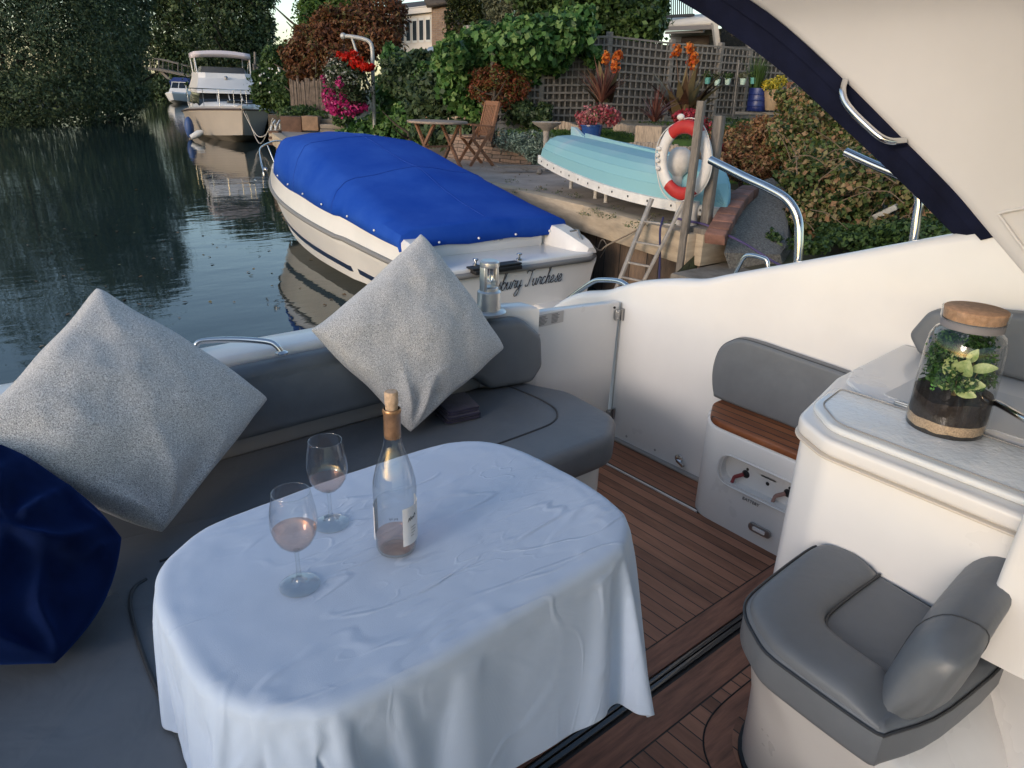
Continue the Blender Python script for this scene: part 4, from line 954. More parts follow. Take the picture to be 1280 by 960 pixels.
# ================================================================ boats on the river
HULLW = mat('hull_cream_gelcoat', (.70,.68,.655), .3, var=.05, vscale=1.5, coat=.25, bump=.05, bscale=30)
GREYR = mat('grey_rubbing_strake', (.20,.195,.19), .5)
DARKW = mat('dark_window', (.012,.014,.016), .06, coat=.5)
BLUEC = mat('royal_blue_boat_cover', (.008,.058,.36), .8, var=.14, vscale=1.6, bump=.25, bscale=5, bdist=.02, spec=.12)
_n = BLUEC.node_tree; _t = [x for x in _n.nodes if x.type == 'MIX'][0]; _t.inputs['A'].default_value = (.006,.050,.33,1); _t.inputs['B'].default_value = (.022,.085,.40,1)
DKBLUE = mat('dark_blue_stripe', (.012,.022,.055), .35)
def hull_sec(L, hb, t, zr, zk, chine=.72, flare=.12):
    """half section of a planing hull at t: keel, chine, rail; returns (x>=0, z)"""
    w = hb(t)
    zc = .10+.55*max(0, t-.45)**1.6
    return [(0, zk(t)), (w*.45, zk(t)+(zc-zk(t))*.55), (w*(chine+.16*(1-t)), zc), (w*.97, zr(t)-.10), (w, zr(t)-.03)]
def make_hull(name, parent, M, L, hb, zr, zk, zd, rake, mat_h, NS=26, deck_in=.10, t0=0.):
    mb = MB(); mb.M = M; rings = []
    for i in range(NS+1):
        t = t0+(1-t0)*i/NS; t = min(t, .999); h = hull_sec(L, hb, t, zr, zk)
        top = [(hb(t), zr(t)+.03), (max(.0, hb(t)-deck_in*.35), zd(t)-.05), (max(0, hb(t)-deck_in), zd(t)), (0, zd(t)+.05*(t > .5))]
        s = h+top; ring = []
        for x, z in s: ring.append((x, t*L+rake(t, z), z))
        full = ring+[(-x, y, z) for x, y, z in ring[::-1][1:-1]]
        rings.append(full)
    mb.loft(rings, True, True); return build(mb, name, mat_h, parent, 32)
# ---------------- near runabout under its blue cover
SB = Vector((4.62, 5.35, WZ)); MA = Matrix.Translation(SB) @ Matrix.Rotation(R(-3.6), 4, 'Z')
rb = thing('covered_speedboat', 'cream speedboat under a royal blue canvas cover, moored stern-first to the timber quay', 'boat', SB)
LB = 6.55
hb = lambda t: 1.06*(1-.03*(1-t)) if t < .30 else 1.06*max(.0, 1-((t-.30)/.70)**2.7)+.012
zr = lambda t: .535+.33*t**1.4
zk = lambda t: -.30+(.0 if t < .55 else 1.0*((t-.55)/.45)**2.2)
zd = lambda t: (.80+.16*min(1, t/.35)) if t < .55 else .96+.07*math.sin((t-.55)/.45*2.6)
rake = lambda t, z: (max(0, t-.5)/.5)**2*(z-.5)*.55
# lower hull (below the deck joint), aft shelf and deck moulding
rings = []
NS = 30
mb = MB(); mb.M = MA
for i in range(NS+1):
    t = min(.999, i/NS); s = hull_sec(LB, hb, t, zr, zk)+[(hb(t), zr(t)+.0)]
    r_ = [(x, t*LB+rake(t, z)-(.10*(z+.3) if t == 0 else 0)*0, z) for x, z in s]
    rings.append(r_+[(-x, y, z) for x, y, z in r_[::-1][:-1]])
mb.loft(rings, True, True); hull = build(mb, 'hull', HULLW, rb, 28)
mb = MB(); mb.M = MA; rings = []      # deck moulding from 0.62 m forward
for i in range(NS+1):
    t = .095+(.999-.095)*i/NS; w_ = hb(t)
    s = [(0, zr(t)+.005), (w_, zr(t)+.005), (w_-.012, zr(t)+.10), (max(0, w_-.05), zd(t)-.03), (max(0, w_-.09), zd(t)), (0, zd(t)+(.06 if t > .8 else 0))]
    r_ = [(x, t*LB+rake(t, z), z) for x, z in s]; rings.append(r_+[(-x, y, z) for x, y, z in r_[::-1][1:-1]])
mb.loft(rings, True, True); build(mb, 'deck_moulding', HULLW, rb, 35)
mb = MB(); mb.M = MA                 # bathing shelf and corner horns
o = fillet([(-1.035,-.02),(1.035,-.02),(1.05,.66),(-1.05,.66)], [.16,.16,0,0], 6)
mb.pad(o, .53, .60, .02, 3)
for s in (-1, 1):
    rings = []
    for y, zt, w0 in ((.02,.64,.10),(.10,.70,.17),(.28,.76,.20),(.45,.80,.21),(.68,.83,.21)):
        rings.append([(s*1.04, y, .58), (s*1.03, y, zt-.03), (s*1.00, y, zt), (s*(1.03-w0), y, zt), (s*(1.0-w0), y, zt-.05), (s*(.98-w0), y, .58)])
    mb.loft(rings, True, True)
mb.box((-.72, .56, .58), (.72, .66, .80), .02)
shelf = build(mb, 'stern_shelf', HULLW, rb, 35)
def railpts(off, dz, t0, t1, n=40, sg=-1):
    out = []
    for i in range(n+1):
        t = t0+(t1-t0)*i/n; z = zr(t)+dz; out.append(MA @ Vector((sg*(hb(t)+off), t*LB+rake(t, z), z)))
    return out
mb = MB()
path = railpts(.004, .0, 0.012, .999)[::-1]
tr = [MA @ Vector((x, -.028, zr(0))) for x in (-.9,-.45,0,.45,.9)]
mb.tube(path[:-1]+[MA @ Vector((-1.035,.04,zr(0)))]+tr+[MA @ Vector((1.035,.04,zr(0)))]+railpts(.004, .0, .012, .999, sg=1)[1:], .030, 8)
build(mb, 'rubbing_strake', GREYR, rb, 60)
for sg in (-1, 1):       # dark blue stripe low on the side
    mb = MB(); vs = []
    for i in range(41):
        t = .0+.80*i/40; w_ = hb(t); h = hull_sec(LB, hb, t, zr, zk); (x2, z2), (x3, z3) = h[2], h[3]
        for f in (.22+.12*t, .40+.10*t): x = x2+(x3-x2)*f+.004; z = z2+(z3-z2)*f; vs.append(MA @ Vector((sg*x, t*LB+rake(t, z), z)))
    mb.add(vs, [(2*i, 2*i+2, 2*i+3, 2*i+1) for i in range(40)]); build(mb, 'stripe', DKBLUE, hull, 0, False)
# cover
ctr_h = [(.085,.93),(.16,1.02),(.24,1.15),(.36,1.33),(.47,1.49),(.53,1.56),(.60,1.57),(.70,1.545),(.78,1.48),(.815,1.40),(.84,1.22),(.862,1.08)]
hem_h = [(.085,.735),(.20,.79),(.35,.85),(.5,.90),(.7,.97),(.80,1.01),(.862,1.03)]
def interp(tab, t):
    for (a, b), (c_, d) in zip(tab, tab[1:]):
        if a <= t <= c_:
            s = (t-a)/(c_-a); return b+(d-b)*s
    return tab[0][1] if t < tab[0][0] else tab[-1][1]
NC = 60; mb = MB(); mb.M = MA; rings = []
def cov_w(t): return hb(t)+.022-.055*min(1, max(0, (t-.2)/.3)) if t < .72 else (hb(t)-.033)*(1-((t-.72)/.16)**3*.55)
for i in range(NC+1):
    t = .085+(.862-.085)*i/NC; w_ = cov_w(t); z0_ = interp(hem_h, t)+.006*math.sin(t*30); hz = interp(ctr_h, t); q = min(1, max(0, (hz-.95)/.4))
    drp = hz-z0_; sh_z = hz-(.035+.075*q); tent = .05*math.exp(-((t-.30)/.05)**2)
    sec = [(0, hz+tent), (w_*.25, hz-.010+tent*.5), (w_*.5, hz-.022-.02*q), (w_*.72, hz-.03-.04*q), (w_*(.86-.05*q), sh_z), (w_*(.97-.06*q), z0_+(sh_z-z0_)*(.72)), (w_*(.995-.02*q), z0_+(sh_z-z0_)*.38), (w_+.006, z0_)]
    sec = [(x, z+.003*mnoise.noise(Vector((x*3, t*14, 3)))) for x, z in sec]
    rings.append([(x, t*LB, z) for x, z in sec[::-1]]+[(-x, t*LB, z) for x, z in sec[1:]])
aft0 = [(x*1.0, y-.012, z-.012) for x, y, z in rings[0]]; aft1 = [(x, y-.030, max(.70, z-.10)) for x, y, z in rings[0]]; aft2 = [(x, y-.038, .715+.012*math.sin(x*8)) for x, y, z in rings[0]]
front = [(p[0]*.9, p[1]+.06, 1.02) for p in rings[-1]]
mb.loft([aft2, aft1, aft0]+rings+[front], False); cov = build(mb, 'canvas_cover', BLUEC, rb, 38)
so2 = cov.modifiers.new('hem', 'SOLIDIFY'); so2.thickness = .006
SEAM = mat('cover_seam', (.007,.05,.31), .85)
for xf in (-.5, 0, .5):
    mb = MB(); mb.M = MA; mb.tube([(xf*cov_w(.085+.777*i/NC), rings[i][7][1], (rings[i][7] if xf == 0 else rings[i][7+int(xf*4)])[2]+.002) for i in range(1, NC)], .0045, 5) if xf == 0 else None
    if xf == 0: build(mb, 'seam', SEAM, cov, 60)
for i_ in (18, 34, 50):
    mb = MB(); mb.M = MA; mb.tube([(x, y, z+.002) for x, y, z in rings[i_]], .0045, 5); build(mb, 'seam', SEAM, cov, 60)
STUD = mat('white_stud', (.7,.7,.7), .4)
for t in (.16,.26,.36,.46,.56,.66,.75):
    mb = MB(); mb.sphere(MA @ Vector((-(cov_w(t)+.004), t*LB, interp(hem_h, t)+.05)), .013, 8, 5); build(mb, 'cover_stud', STUD, cov)
for x in (-.62,-.15,.32,.78):
    mb = MB(); mb.sphere(MA @ Vector((x, .085*LB-.045, .755)), .013, 8, 5); build(mb, 'cover_stud', STUD, cov)
def brail(pts, r=.013, nm='bow_rail', par=rb):
    mb = MB(); mb.tube(smooth_open([MA @ Vector(p) for p in pts], 6), r, 8); return build(mb, nm, STEEL, par, 60)
brl = brail([(-.84,.76*LB,1.00),(-.78,.80*LB,1.13),(-.56,.90*LB,1.23),(-.22,.985*LB,1.27),(.0,1.015*LB,1.28),(.22,.985*LB,1.27),(.56,.90*LB,1.23),(.78,.80*LB,1.13),(.84,.76*LB,1.00)])
for x, t in ((-.36,.93),(.36,.93)):
    mb = MB(); mb.tube([MA @ Vector((x*.9, t*LB-.1, 1.0)), MA @ Vector((x, t*LB+.05, 1.25))], .010, 8); build(mb, 'rail_stanchion', STEEL, brl, 60)
mb = MB(); mb.M = MA; mb.sphere((-.80,.765*LB,1.02), (.03,.05,.03), 10, 6); build(mb, 'cleat', DSTEEL, rb)
for c_, r_ in (((-.90,.735*LB,.97), (.012,.03,.05)), ((-.98,.755*LB,.88), (.01,.05,.02))):
    mb = MB(); mb.M = MA; mb.sphere(c_, r_, 8, 5); build(mb, 'deck_fitting', DSTEEL, rb)
# stern fittings
mb = MB(); mb.M = MA; mb.box((-.62,-.10,.595), (-.05,.02,.615), .004); mb.box((-.60,-.12,.555), (-.06,-.02,.594), .004); build(mb, 'boarding_step', BLACK, rb)
for x in (-.50,.02):
    mb = MB(); mb.M = MA; mb.lathe([(.001,0),(.03,0),(.03,.02),(.012,.03),(.012,.05),(.028,.058),(.028,.07),(.001,.075)], (x,.04,.60), 14); build(mb, 'mooring_bollard', STEEL, rb)
for x in (-.08,.09,.16):
    mb = MB(); mb.M = MA; mb.box((x-.022,.545,.70), (x+.022,.565,.735), .008); build(mb, 'vent_fitting', DSTEEL, rb)
mb = MB(); mb.tube(smooth_open([MA @ Vector(p) for p in [(-.80,.50,.60),(-.82,.49,.70),(-.90,.48,.77),(-.92,.48,.62)]], 5), .008, 8); build(mb, 'stern_ladder', STEEL, rb, 60)
mb = MB(); mb.M = MA; mb.lathe([(.001,0),(.03,0),(.03,.03),(.001,.03)], (0,0,0), 12); mb.v = []; mb.f = []; mb.m = []
mb.pad(fillet([(.18,-.30),(.62,-.30),(.62,.3),(.18,.3)], .08), -.25, .13, .05, 3); build(mb, 'stern_drive_guard', HULLW, rb)
mb = MB(); mb.M = MA; mb.bar((.93,.10,.66), (.93,.22,.80), .03, .02, r=.004); mb.bar((.93,.22,.80), (.84,.24,.79), .02, .02, r=.004); mb.tube([(1.0,.16,.66),(1.03,.22,.72),(1.02,.30,.74)], .008, 6); build(mb, 'cleat', DSTEEL, rb)
# name on the transom, brush-script strokes
def script_text(strokes, M, r, name, m, parent):
    for s in (1,):
        mb = MB(); mb.M = M
        for st_ in strokes:
            q = smooth_open([(x+.28*y, y, 0) for x, y in st_], 4) if len(st_) > 2 else [Vector((x+.28*y, y, 0)) for x, y in st_]
            n_ = len(q); mb.tube(q, [r*(.55+.75*abs(math.sin(i*.9+.4))) for i in range(n_)], 5)
        return build(mb, name, m, parent, 0)
def letter(ch, x):
    S = {'s': ([[(0,.08),(.14,.30),(.20,.46),(.17,.36),(.22,.22),(.22,.08),(.12,.0),(.02,.06)]], .29), 'b': ([[(0,.1),(.16,.6),(.24,.92),(.14,.9),(.06,.4),(.08,.04),(.24,.02),(.32,.25),(.22,.4),(.1,.3)]], .36),
         'u': ([[(0,.2),(.06,.4),(.06,.08),(.14,.0),(.26,.14),(.30,.4),(.28,.1),(.36,.02),(.42,.12)]], .40), 'r': ([[(0,.1),(.08,.4),(.14,.44),(.2,.36),(.26,.38),(.22,.1),(.3,.02),(.36,.12)]], .33),
         'y': ([[(0,.2),(.06,.4),(.06,.12),(.16,.04),(.28,.2),(.30,.4),(.26,-.2),(.12,-.42),(-.02,-.34),(.12,-.1),(.40,.12)]], .42), 'T': ([[(-.08,.70),(.0,.86),(.2,.80),(.45,.86),(.62,.96)],[(.30,.82),(.24,.4),(.16,.06),(.02,.02),(-.04,.12)]], .46),
         'c': ([[(.26,.34),(.16,.42),(.04,.26),(.04,.06),(.14,.0),(.28,.1)]], .30), 'h': ([[(0,.1),(.16,.6),(.22,.92),(.12,.88),(.06,.0),(.10,.28),(.22,.42),(.26,.3),(.24,.08),(.32,.02),(.38,.12)]], .39),
         'e': ([[(.02,.14),(.15,.20),(.20,.34),(.12,.42),(.03,.28),(.03,.08),(.12,.0),(.28,.12)]], .33), ' ': ([], .30)}[ch]
    return [[(px_+x, py_) for px_, py_ in s] for s in S[0]], S[1]
strokes = []; x = 0
for ch in 'sbury Turchese':
    s, wd = letter(ch, x); strokes += s; x += wd
sc_ = .84/x
MT = MA @ Matrix.Translation((-.285, -.006, .335)) @ Matrix(((1,0,0,0),(0,0,-1,0),(0,1,0,0),(0,0,0,1))) @ Matrix.Diagonal((sc_, sc_*1.12, sc_, 1))
script_text(strokes, MT, .021, 'name_lettering', mat('black_lettering', (.012,.012,.02), .5), hull)
# stern line to the quay
ROPE = mat('old_rope', (.20,.16,.12), .9, bump=.8, bscale=400)
def line(name, pts, r, m, label, cat='rope', n=6, group=None):
    mb = MB(); q = smooth_open(pts, n); mb.tube(q, r, 6); return solo(mb, name, m, label, cat, pts[0], group, 60)
s0 = MA @ Vector((1.03, .22, .72))
line('mooring_line', [s0, s0+Vector((.12,-.12,-.14)), atx(760,306,5.75), atx(800,285,5.78), atx(815,270,5.82)], .009, ROPE, 'thin brown mooring line from the covered speedboat up to the ladder')
line('mooring_line', [s0+Vector((.0,.06,.0)), s0+Vector((.10,.2,-.10)), atx(742,318,5.9), atx(752,300,5.95), atx(758,308,5.95), atx(750,322,5.95)], .007, ROPE, 'short frayed line looped at the speedboat stern corner')
# ---------------- flybridge cruiser farther up the cut
FB = atz(306, 181, WZ); MF = Matrix.Translation(FB) @ Matrix.Rotation(R(166), 4, 'Z') @ Matrix.Scale(1.06, 4) @ Matrix.Translation((0,-8.2,0))
fb = thing('flybridge_cruiser', 'white flybridge cruiser with canopy top moored bow-on beside the bank', 'boat', FB)
LF = 8.2; hbf = lambda t: 1.48 if t < .45 else 1.48*max(0, 1-((t-.45)/.55)**2.3)+.012
zrf = lambda t: .78+.38*t; zkf = lambda t: -.35+(.0 if t < .6 else .9*((t-.6)/.4)**2); zdf = lambda t: zrf(t)+.10
rkf = lambda t, z: (max(0, t-.5)/.5)**2*(z-.6)*.5
CREAM = mat('topside_white', (.62,.61,.60), .35, var=.05, vscale=2)
TAUPE = mat('hull_beige', (.40,.35,.30), .35, var=.05, vscale=1.5)
make_hull('hull', fb, MF, LF, hbf, zrf, zkf, zdf, rkf, TAUPE, 26, .12)
mb = MB(); vs = []
for sg in (-1, 1):
    mb = MB(); mb.tube([MF @ Vector((sg*(hbf(t)+.01), t*LF+rkf(t, zrf(t)), zrf(t))) for t in [min(.998, i/30) for i in range(31)]], .035, 6); build(mb, 'rubbing_strake', mat('brown_strake', (.06,.04,.035), .5), fb, 60)
mb = MB(); mb.M = MF; rings = []
for i in range(24):
    t = .35+.647*i/23; w_ = max(.01, hbf(t)-.10); z = zdf(t); h = .22*max(0, math.sin(min(1, (1-t)/.5)*math.pi/2))
    rings.append([(x, t*LF+rkf(t, z), zz) for x, zz in ((-w_, z-.02), (-w_*.8, z+h*.8), (-w_*.4, z+h), (0, z+h*1.05), (w_*.4, z+h), (w_*.8, z+h*.8), (w_, z-.02))])
mb.loft(rings, True, True); build(mb, 'foredeck', CREAM, fb, 40)
def cabin_ring(y0, y1, w0, z): return [(-w0, y0, z), (-w0*.96, y1-.18, z), (-w0*.72, y1, z), (w0*.72, y1, z), (w0*.96, y1-.18, z), (w0, y0, z)]
mb = MB(); mb.M = MF; mb.loft([cabin_ring(.9, 5.9, 1.22, .9), cabin_ring(.9, 5.75, 1.20, 1.16)], True, True); build(mb, 'cabin_side', CREAM, fb, 40)
mb = MB(); mb.M = MF; mb.loft([cabin_ring(.9, 5.74, 1.20, 1.17), cabin_ring(1.0, 5.15, 1.08, 1.60)], True, True); wn_ = build(mb, 'window_band', DARKW, fb, 30)
for x in (-.86,-.42,.06,.5,.9):
    mb = MB(); mb.M = MF; mb.bar((x, 5.755-.0*abs(x)-(.16 if abs(x) > .8 else 0), 1.17), (x*.9, 5.165-(.16 if abs(x) > .8 else 0), 1.60), .035, .02); build(mb, 'window_mullion', CREAM, wn_)
mb = MB(); mb.M = MF; mb.loft([cabin_ring(.8, 5.35, 1.18, 1.60), cabin_ring(.8, 5.30, 1.17, 1.68), cabin_ring(1.0, 4.35, 1.0, 2.12), cabin_ring(1.0, 4.25, .98, 2.30), cabin_ring(1.0, 4.15, .96, 2.31)], True, True); fl2 = build(mb, 'flybridge', CREAM, fb, 30)
mb = MB(); mb.M = MF; mb.lathe([(.001,0),(.06,0),(.07,.06),(.04,.1),(.001,.1)], (0,4.45,2.1), 12); build(mb, 'searchlight', DSTEEL, fl2)
mb = MB(); mb.M = MF; mb.loft([cabin_ring(2.6, 4.2, .86, 2.31), cabin_ring(2.7, 3.9, .80, 2.52)], True, True); build(mb, 'windscreen', mat('smoked_acrylic', (.08,.085,.09), .12), fl2, 30)
mb = MB(); mb.M = MF; mb.loft([[(x, 1.3+.0*i, 3.02+.10*math.cos(x*1.3)-.02) for i, x in enumerate(np.linspace(-1.02, 1.02, 9))], [(x, 3.9, 3.0+.10*math.cos(x*1.3)) for x in np.linspace(-1.02, 1.02, 9)], [(x, 4.0, 2.90+.08*math.cos(x*1.3)) for x in np.linspace(-1.02, 1.02, 9)], [(x, 3.94, 2.80+.06*math.cos(x*1.3)) for x in np.linspace(-1.02, 1.02, 9)]], False)
mb.add([(-1.02,1.3,3.0),(-1.02,3.9,3.0),(-1.03,3.9,2.8),(-1.03,1.3,2.85),(1.02,1.3,3.0),(1.02,3.9,3.0),(1.03,3.9,2.8),(1.03,1.3,2.85)], [(0,1,2,3),(4,5,6,7)])
bi = build(mb, 'bimini_top', mat('pinkish_white_canvas', (.56,.50,.52), .85), fb, 40, True, False); bi.modifiers.new('t', 'SOLIDIFY').thickness = .02
for x in (-1.0, 1.0):
    for y0, y1 in ((4.0,3.85),(3.0,3.7),(1.6,1.5)):
        mb = MB(); mb.tube([MF @ Vector((x*.96, y0, 2.28)), MF @ Vector((x, y1, 2.92))], .022, 6); build(mb, 'canopy_pole', CREAM, fb, 60)
mb = MB(); pts = [(sg*(hbf(t)-.1), t*LF+rkf(t, 1.8), 1.72+.05*t) for sg, t in [(-1,.45),(-1,.6),(-1,.75),(-1,.87),(-1,.95),(-1,.985),(1,.985),(1,.95),(1,.87),(1,.75),(1,.6),(1,.45)]]
mb.tube(smooth_open([MF @ Vector(p) for p in pts], 3), .016, 6); rl = build(mb, 'pulpit_rail', STEEL, fb, 60)
for p in pts[::1]:
    mb = MB(); mb.tube([MF @ Vector(p), MF @ Vector((p[0], p[1]-.05, zdf(p[1]/LF))) ], .012, 6); build(mb, 'stanchion', STEEL, rl, 60)
mb = MB(); mb.M = MF; mb.pad(fillet([(-.3,6.55),(.3,6.55),(.3,7.0),(-.3,7.0)], .06), 1.33, 1.40, .02); mb.pad(fillet([(-.62,7.15),(-.05,7.1),(-.05,7.25),(-.62,7.3)], .03), 1.30, 1.34, .01); build(mb, 'deck_hatch', DARKW, fb)
mb = MB(); mb.M = MF; mb.pad(fillet([(1.30,5.0),(1.33,5.0),(1.2,5.35),(1.15,5.35)], .01), .5, .8, .005); mb.v = []; mb.f = []; mb.m = []
p = atz(238, 158, -.45); mb = MB(); q = MF @ Vector((1.40, 5.2, 0)); mb.sphere((q.x-.17, q.y, WZ+.42), (.17,.17,.40), 14, 10); solo(mb, 'fender', mat('blue_fender', (.03,.07,.20), .5), 'blue fender hanging on the flybridge cruiser side', 'fender', (q.x-.17, q.y, WZ+.8), 'fenders on the flybridge cruiser')
mb = MB(); q = MF @ Vector((1.25, 6.2, 0)); mb.tube([(q.x-.38, q.y, WZ+.12), (q.x-.12, q.y-.1, WZ+.26), (q.x+.05, q.y-.1, WZ+.32)], [.09,.13,.08], 12); solo(mb, 'fender', mat('white_fender', (.65,.64,.62), .45), 'white fender floating against the flybridge cruiser hull', 'fender', (q.x-.2, q.y, WZ+.2), 'fenders on the flybridge cruiser')
bw = MF @ Vector((0,8.35,1.2))
line('bow_line', [bw, bw.lerp(atz(343,150,.3), .4)+Vector((0,0,-.75)), bw.lerp(atz(343,152,.3), .75)+Vector((0,0,-.5)), pt(341,148,21.)], .016, mat('pale_rope', (.45,.42,.38), .9), 'slack pale bow line from the flybridge cruiser to the quay steps', group='bow lines of the flybridge cruiser')
line('bow_line', [bw+Vector((.1,0,0)), bw.lerp(atz(343,150,.3), .45)+Vector((0,0,-1.0)), pt(338,158,21.), pt(343,154,20.8)], .016, MATS['pale_rope'], 'lower slack line between the flybridge cruiser bow and the quay edge', group='bow lines of the flybridge cruiser')
# ---------------- small cabin boat by the footbridge
sbp = atz(209, 130, WZ); SBS = sbp.y/75.
CB = Vector((sbp.x+.6, sbp.y, WZ)); MC = Matrix.Translation(CB) @ Matrix.Rotation(R(150), 4, 'Z') @ Matrix.Scale(1.15, 4) @ Matrix.Translation((0,-5.4,0))
cbx = thing('cabin_boat', 'small white cabin boat with blue canvas hood far up the cut under the footbridge', 'boat', CB)
hbc = lambda t: 1.08 if t < .5 else 1.08*max(0, 1-((t-.5)/.5)**2.4)+.01
make_hull('hull', cbx, MC, 5.4, hbc, lambda t: .55+.25*t, lambda t: -.25+(.0 if t < .6 else .8*((t-.6)/.4)**2), lambda t: .66+.25*t, lambda t, z: (max(0, t-.5)/.5)**2*(z-.5)*.5, CREAM, 18)
mb = MB(); mb.M = MC; mb.loft([[(-.85,2.0,.7),(-.7,3.9,.8),(.7,3.9,.8),(.85,2.0,.7)], [(-.8,2.0,1.15),(-.6,3.5,1.18),(.6,3.5,1.18),(.8,2.0,1.15)]], True, True); build(mb, 'cabin', CREAM, cbx, 30)
mb = MB(); mb.M = MC; mb.loft([[(-.8,2.0,1.16),(-.6,3.3,1.19),(.6,3.3,1.19),(.8,2.0,1.16)], [(-.7,1.9,1.62),(-.55,2.8,1.62),(.55,2.8,1.62),(.7,1.9,1.62)]], True, True); wd_ = build(mb, 'windscreen', DARKW, cbx, 30)
for x in (-.58, 0, .58):
    mb = MB(); mb.M = MC; mb.bar((x, 3.32, 1.18), (x*.92, 2.82, 1.64), .05, .04); build(mb, 'screen_frame', CREAM, wd_)
mb = MB(); mb.M = MC; mb.bar((-.6,2.82,1.64), (.6,2.82,1.64), .06, .05); build(mb, 'screen_top', CREAM, wd_)
mb = MB(); mb.M = MC; mb.loft([[(-.9,-.1,.7),(-.85,2.0,.75),(.85,2.0,.75),(.9,-.1,.7)], [(-.85,.0,1.5),(-.8,2.7,1.68),(.8,2.7,1.68),(.85,.0,1.5)], [(-.5,.1,1.9),(-.5,2.4,2.0),(.5,2.4,2.0),(.5,.1,1.9)]], True, True); build(mb, 'canvas_hood', mat('navy_hood', (.02,.04,.15), .8), cbx, 30)
# ---------------- foot bridge
fbg = thing('footbridge', 'weathered timber footbridge crossing the cut behind the far cabin boat', 'bridge', pt(220,100,62))
GW = mat('grey_old_timber', (.13,.12,.11), .85, var=.35, vscale=12, bump=.4, bscale=30)
F = 78
A = [pt(x, y, F) for x, y in [(160,84),(180,85),(201,87),(225,92),(250,97),(275,101)]]; B_ = [pt(x, y, F) for x, y in [(160,70),(180,72),(201,74),(225,80),(250,86),(275,92)]]
mb = MB()
for a, b in zip(A, A[1:]): mb.bar(a, b, 1.3, .24)
build(mb, 'deck', GW, fbg)
for off in (-.6, .6):
    o3 = Vector((.5*off, 1.0*off*.6, 0)); mb = MB()
    for P_ in (B_,):
        for a, b in zip(P_, P_[1:]): mb.bar(a+o3, b+o3, .10, .10)
    for a, b in zip(A, B_): mb.bar(a+o3, b+o3, .10, .10)
    for a, b, c_, d in zip(A, B_, A[1:], B_[1:]): mb.bar(a.lerp(c_, .5)+o3, b.lerp(d, .5)+o3, .06, .06)
    build(mb, 'railing', GW, fbg)
mb = MB(); mb.bar(pt(200,87,F), pt(236,122,F-1), .35, .28); build(mb, 'brace', GW, fbg)
mb = MB(); mb.bar(pt(236,98,F), pt(237,128,F), .4, .4); build(mb, 'bridge_post', GW, fbg)
# ================================================================ water and banks
def struct(o): o['kind'] = 'structure'; return o
mw = bpy.data.materials.new('river_water'); mw.use_nodes = True; nt = mw.node_tree; N = nt.nodes; L = nt.links; b = N['Principled BSDF']
b.inputs['Base Color'].default_value = (.016,.028,.030,1); b.inputs['Roughness'].default_value = .015; b.inputs['IOR'].default_value = 1.36; b.inputs['Specular IOR Level'].default_value = .62
tc = N.new('ShaderNodeTexCoord'); hts = []
for sc, det, st, rot in ((.9, 3, 1., 20), (4.5, 3, .16, 55), (16., 2, .02, 10)):
    mp = N.new('ShaderNodeMapping'); mp.inputs['Rotation'].default_value = (0,0,R(rot)); mp.inputs['Scale'].default_value = (1, 2.2, 1); L.new(tc.outputs['Object'], mp.inputs[0])
    n = N.new('ShaderNodeTexNoise'); n.inputs['Scale'].default_value = sc; n.inputs['Detail'].default_value = det; n.inputs['Roughness'].default_value = .45; L.new(mp.outputs[0], n.inputs['Vector'])
    m_ = N.new('ShaderNodeMath'); m_.operation = 'MULTIPLY'; m_.inputs[1].default_value = st; L.new(n.outputs['Fac'], m_.inputs[0]); hts.append(m_.outputs[0])
a1 = N.new('ShaderNodeMath'); a1.operation = 'ADD'; L.new(hts[0], a1.inputs[0]); L.new(hts[1], a1.inputs[1])
a2 = N.new('ShaderNodeMath'); a2.operation = 'ADD'; L.new(a1.outputs[0], a2.inputs[0]); L.new(hts[2], a2.inputs[1])
u = N.new('ShaderNodeBump'); u.inputs['Strength'].default_value = .11; u.inputs['Distance'].default_value = .055; L.new(a2.outputs[0], u.inputs['Height']); L.new(u.outputs[0], b.inputs['Normal'])
mb = MB(); mb.add([(-600,-200,WZ),(700,-200,WZ),(700,1200,WZ),(-600,1200,WZ)], [(0,1,2,3)]); struct(build(mb, 'river', mw, None, 0))
EDGE = [(-30,5.25),(0,5.25),(3.9,5.25),(4.08,5.25),(4.12,5.77),(5.91,6.18),(7.91,6.42),(11,6.42),(14.15,6.40),(17,7.3),(19.8,8.2),(23,10.8),(27,12.9),(40,13.2),(55,17.5),(70,24),(90,33),(130,60),(260,160),(900,600)]
def interp2(tab, v):
    for (a, b_), (c_, d) in zip(tab, tab[1:]):
        if a <= v <= c_: return b_+(d-b_)*(v-a)/(c_-a)
    return tab[0][1] if v < tab[0][0] else tab[-1][1]
def hgt(x, y, s):
    if y < 4.1: z = -.12+.16*min(1, s/.8)+.10*min(1, max(0, s-1.2)/3)+.75*min(1, max(0, s-2.5)/5)
    else: z = .285+min(.62, max(0, s-7)*.12)
    if y >= 4.1 and s > 6: z = .285+.3*min(1, (s-6)/4)
    return z
SOIL = mat('bank_soil', (.075,.055,.038), .95, var=.5, vscale=3.5, bump=.8, bscale=22, col2=(.05,.065,.025), bdist=.02)
ys = [-30,-10,-4,-2]+[i*.4 for i in range(-3, 10)]+[3.9,4.08,4.12]+[4.5+i*.6 for i in range(0, 38)]+[28,32,36,40,48,55,62,70,80,90,110,130,180,260,500,900]
ss_ = [0,.02,.3,.6,1,1.4,1.8,2.3,2.8,3.4,4,4.8,5.6,6.5,7.5,8.5,10,12,15,20,30,60,150,500]
mb = MB(); vs = []; fs = []
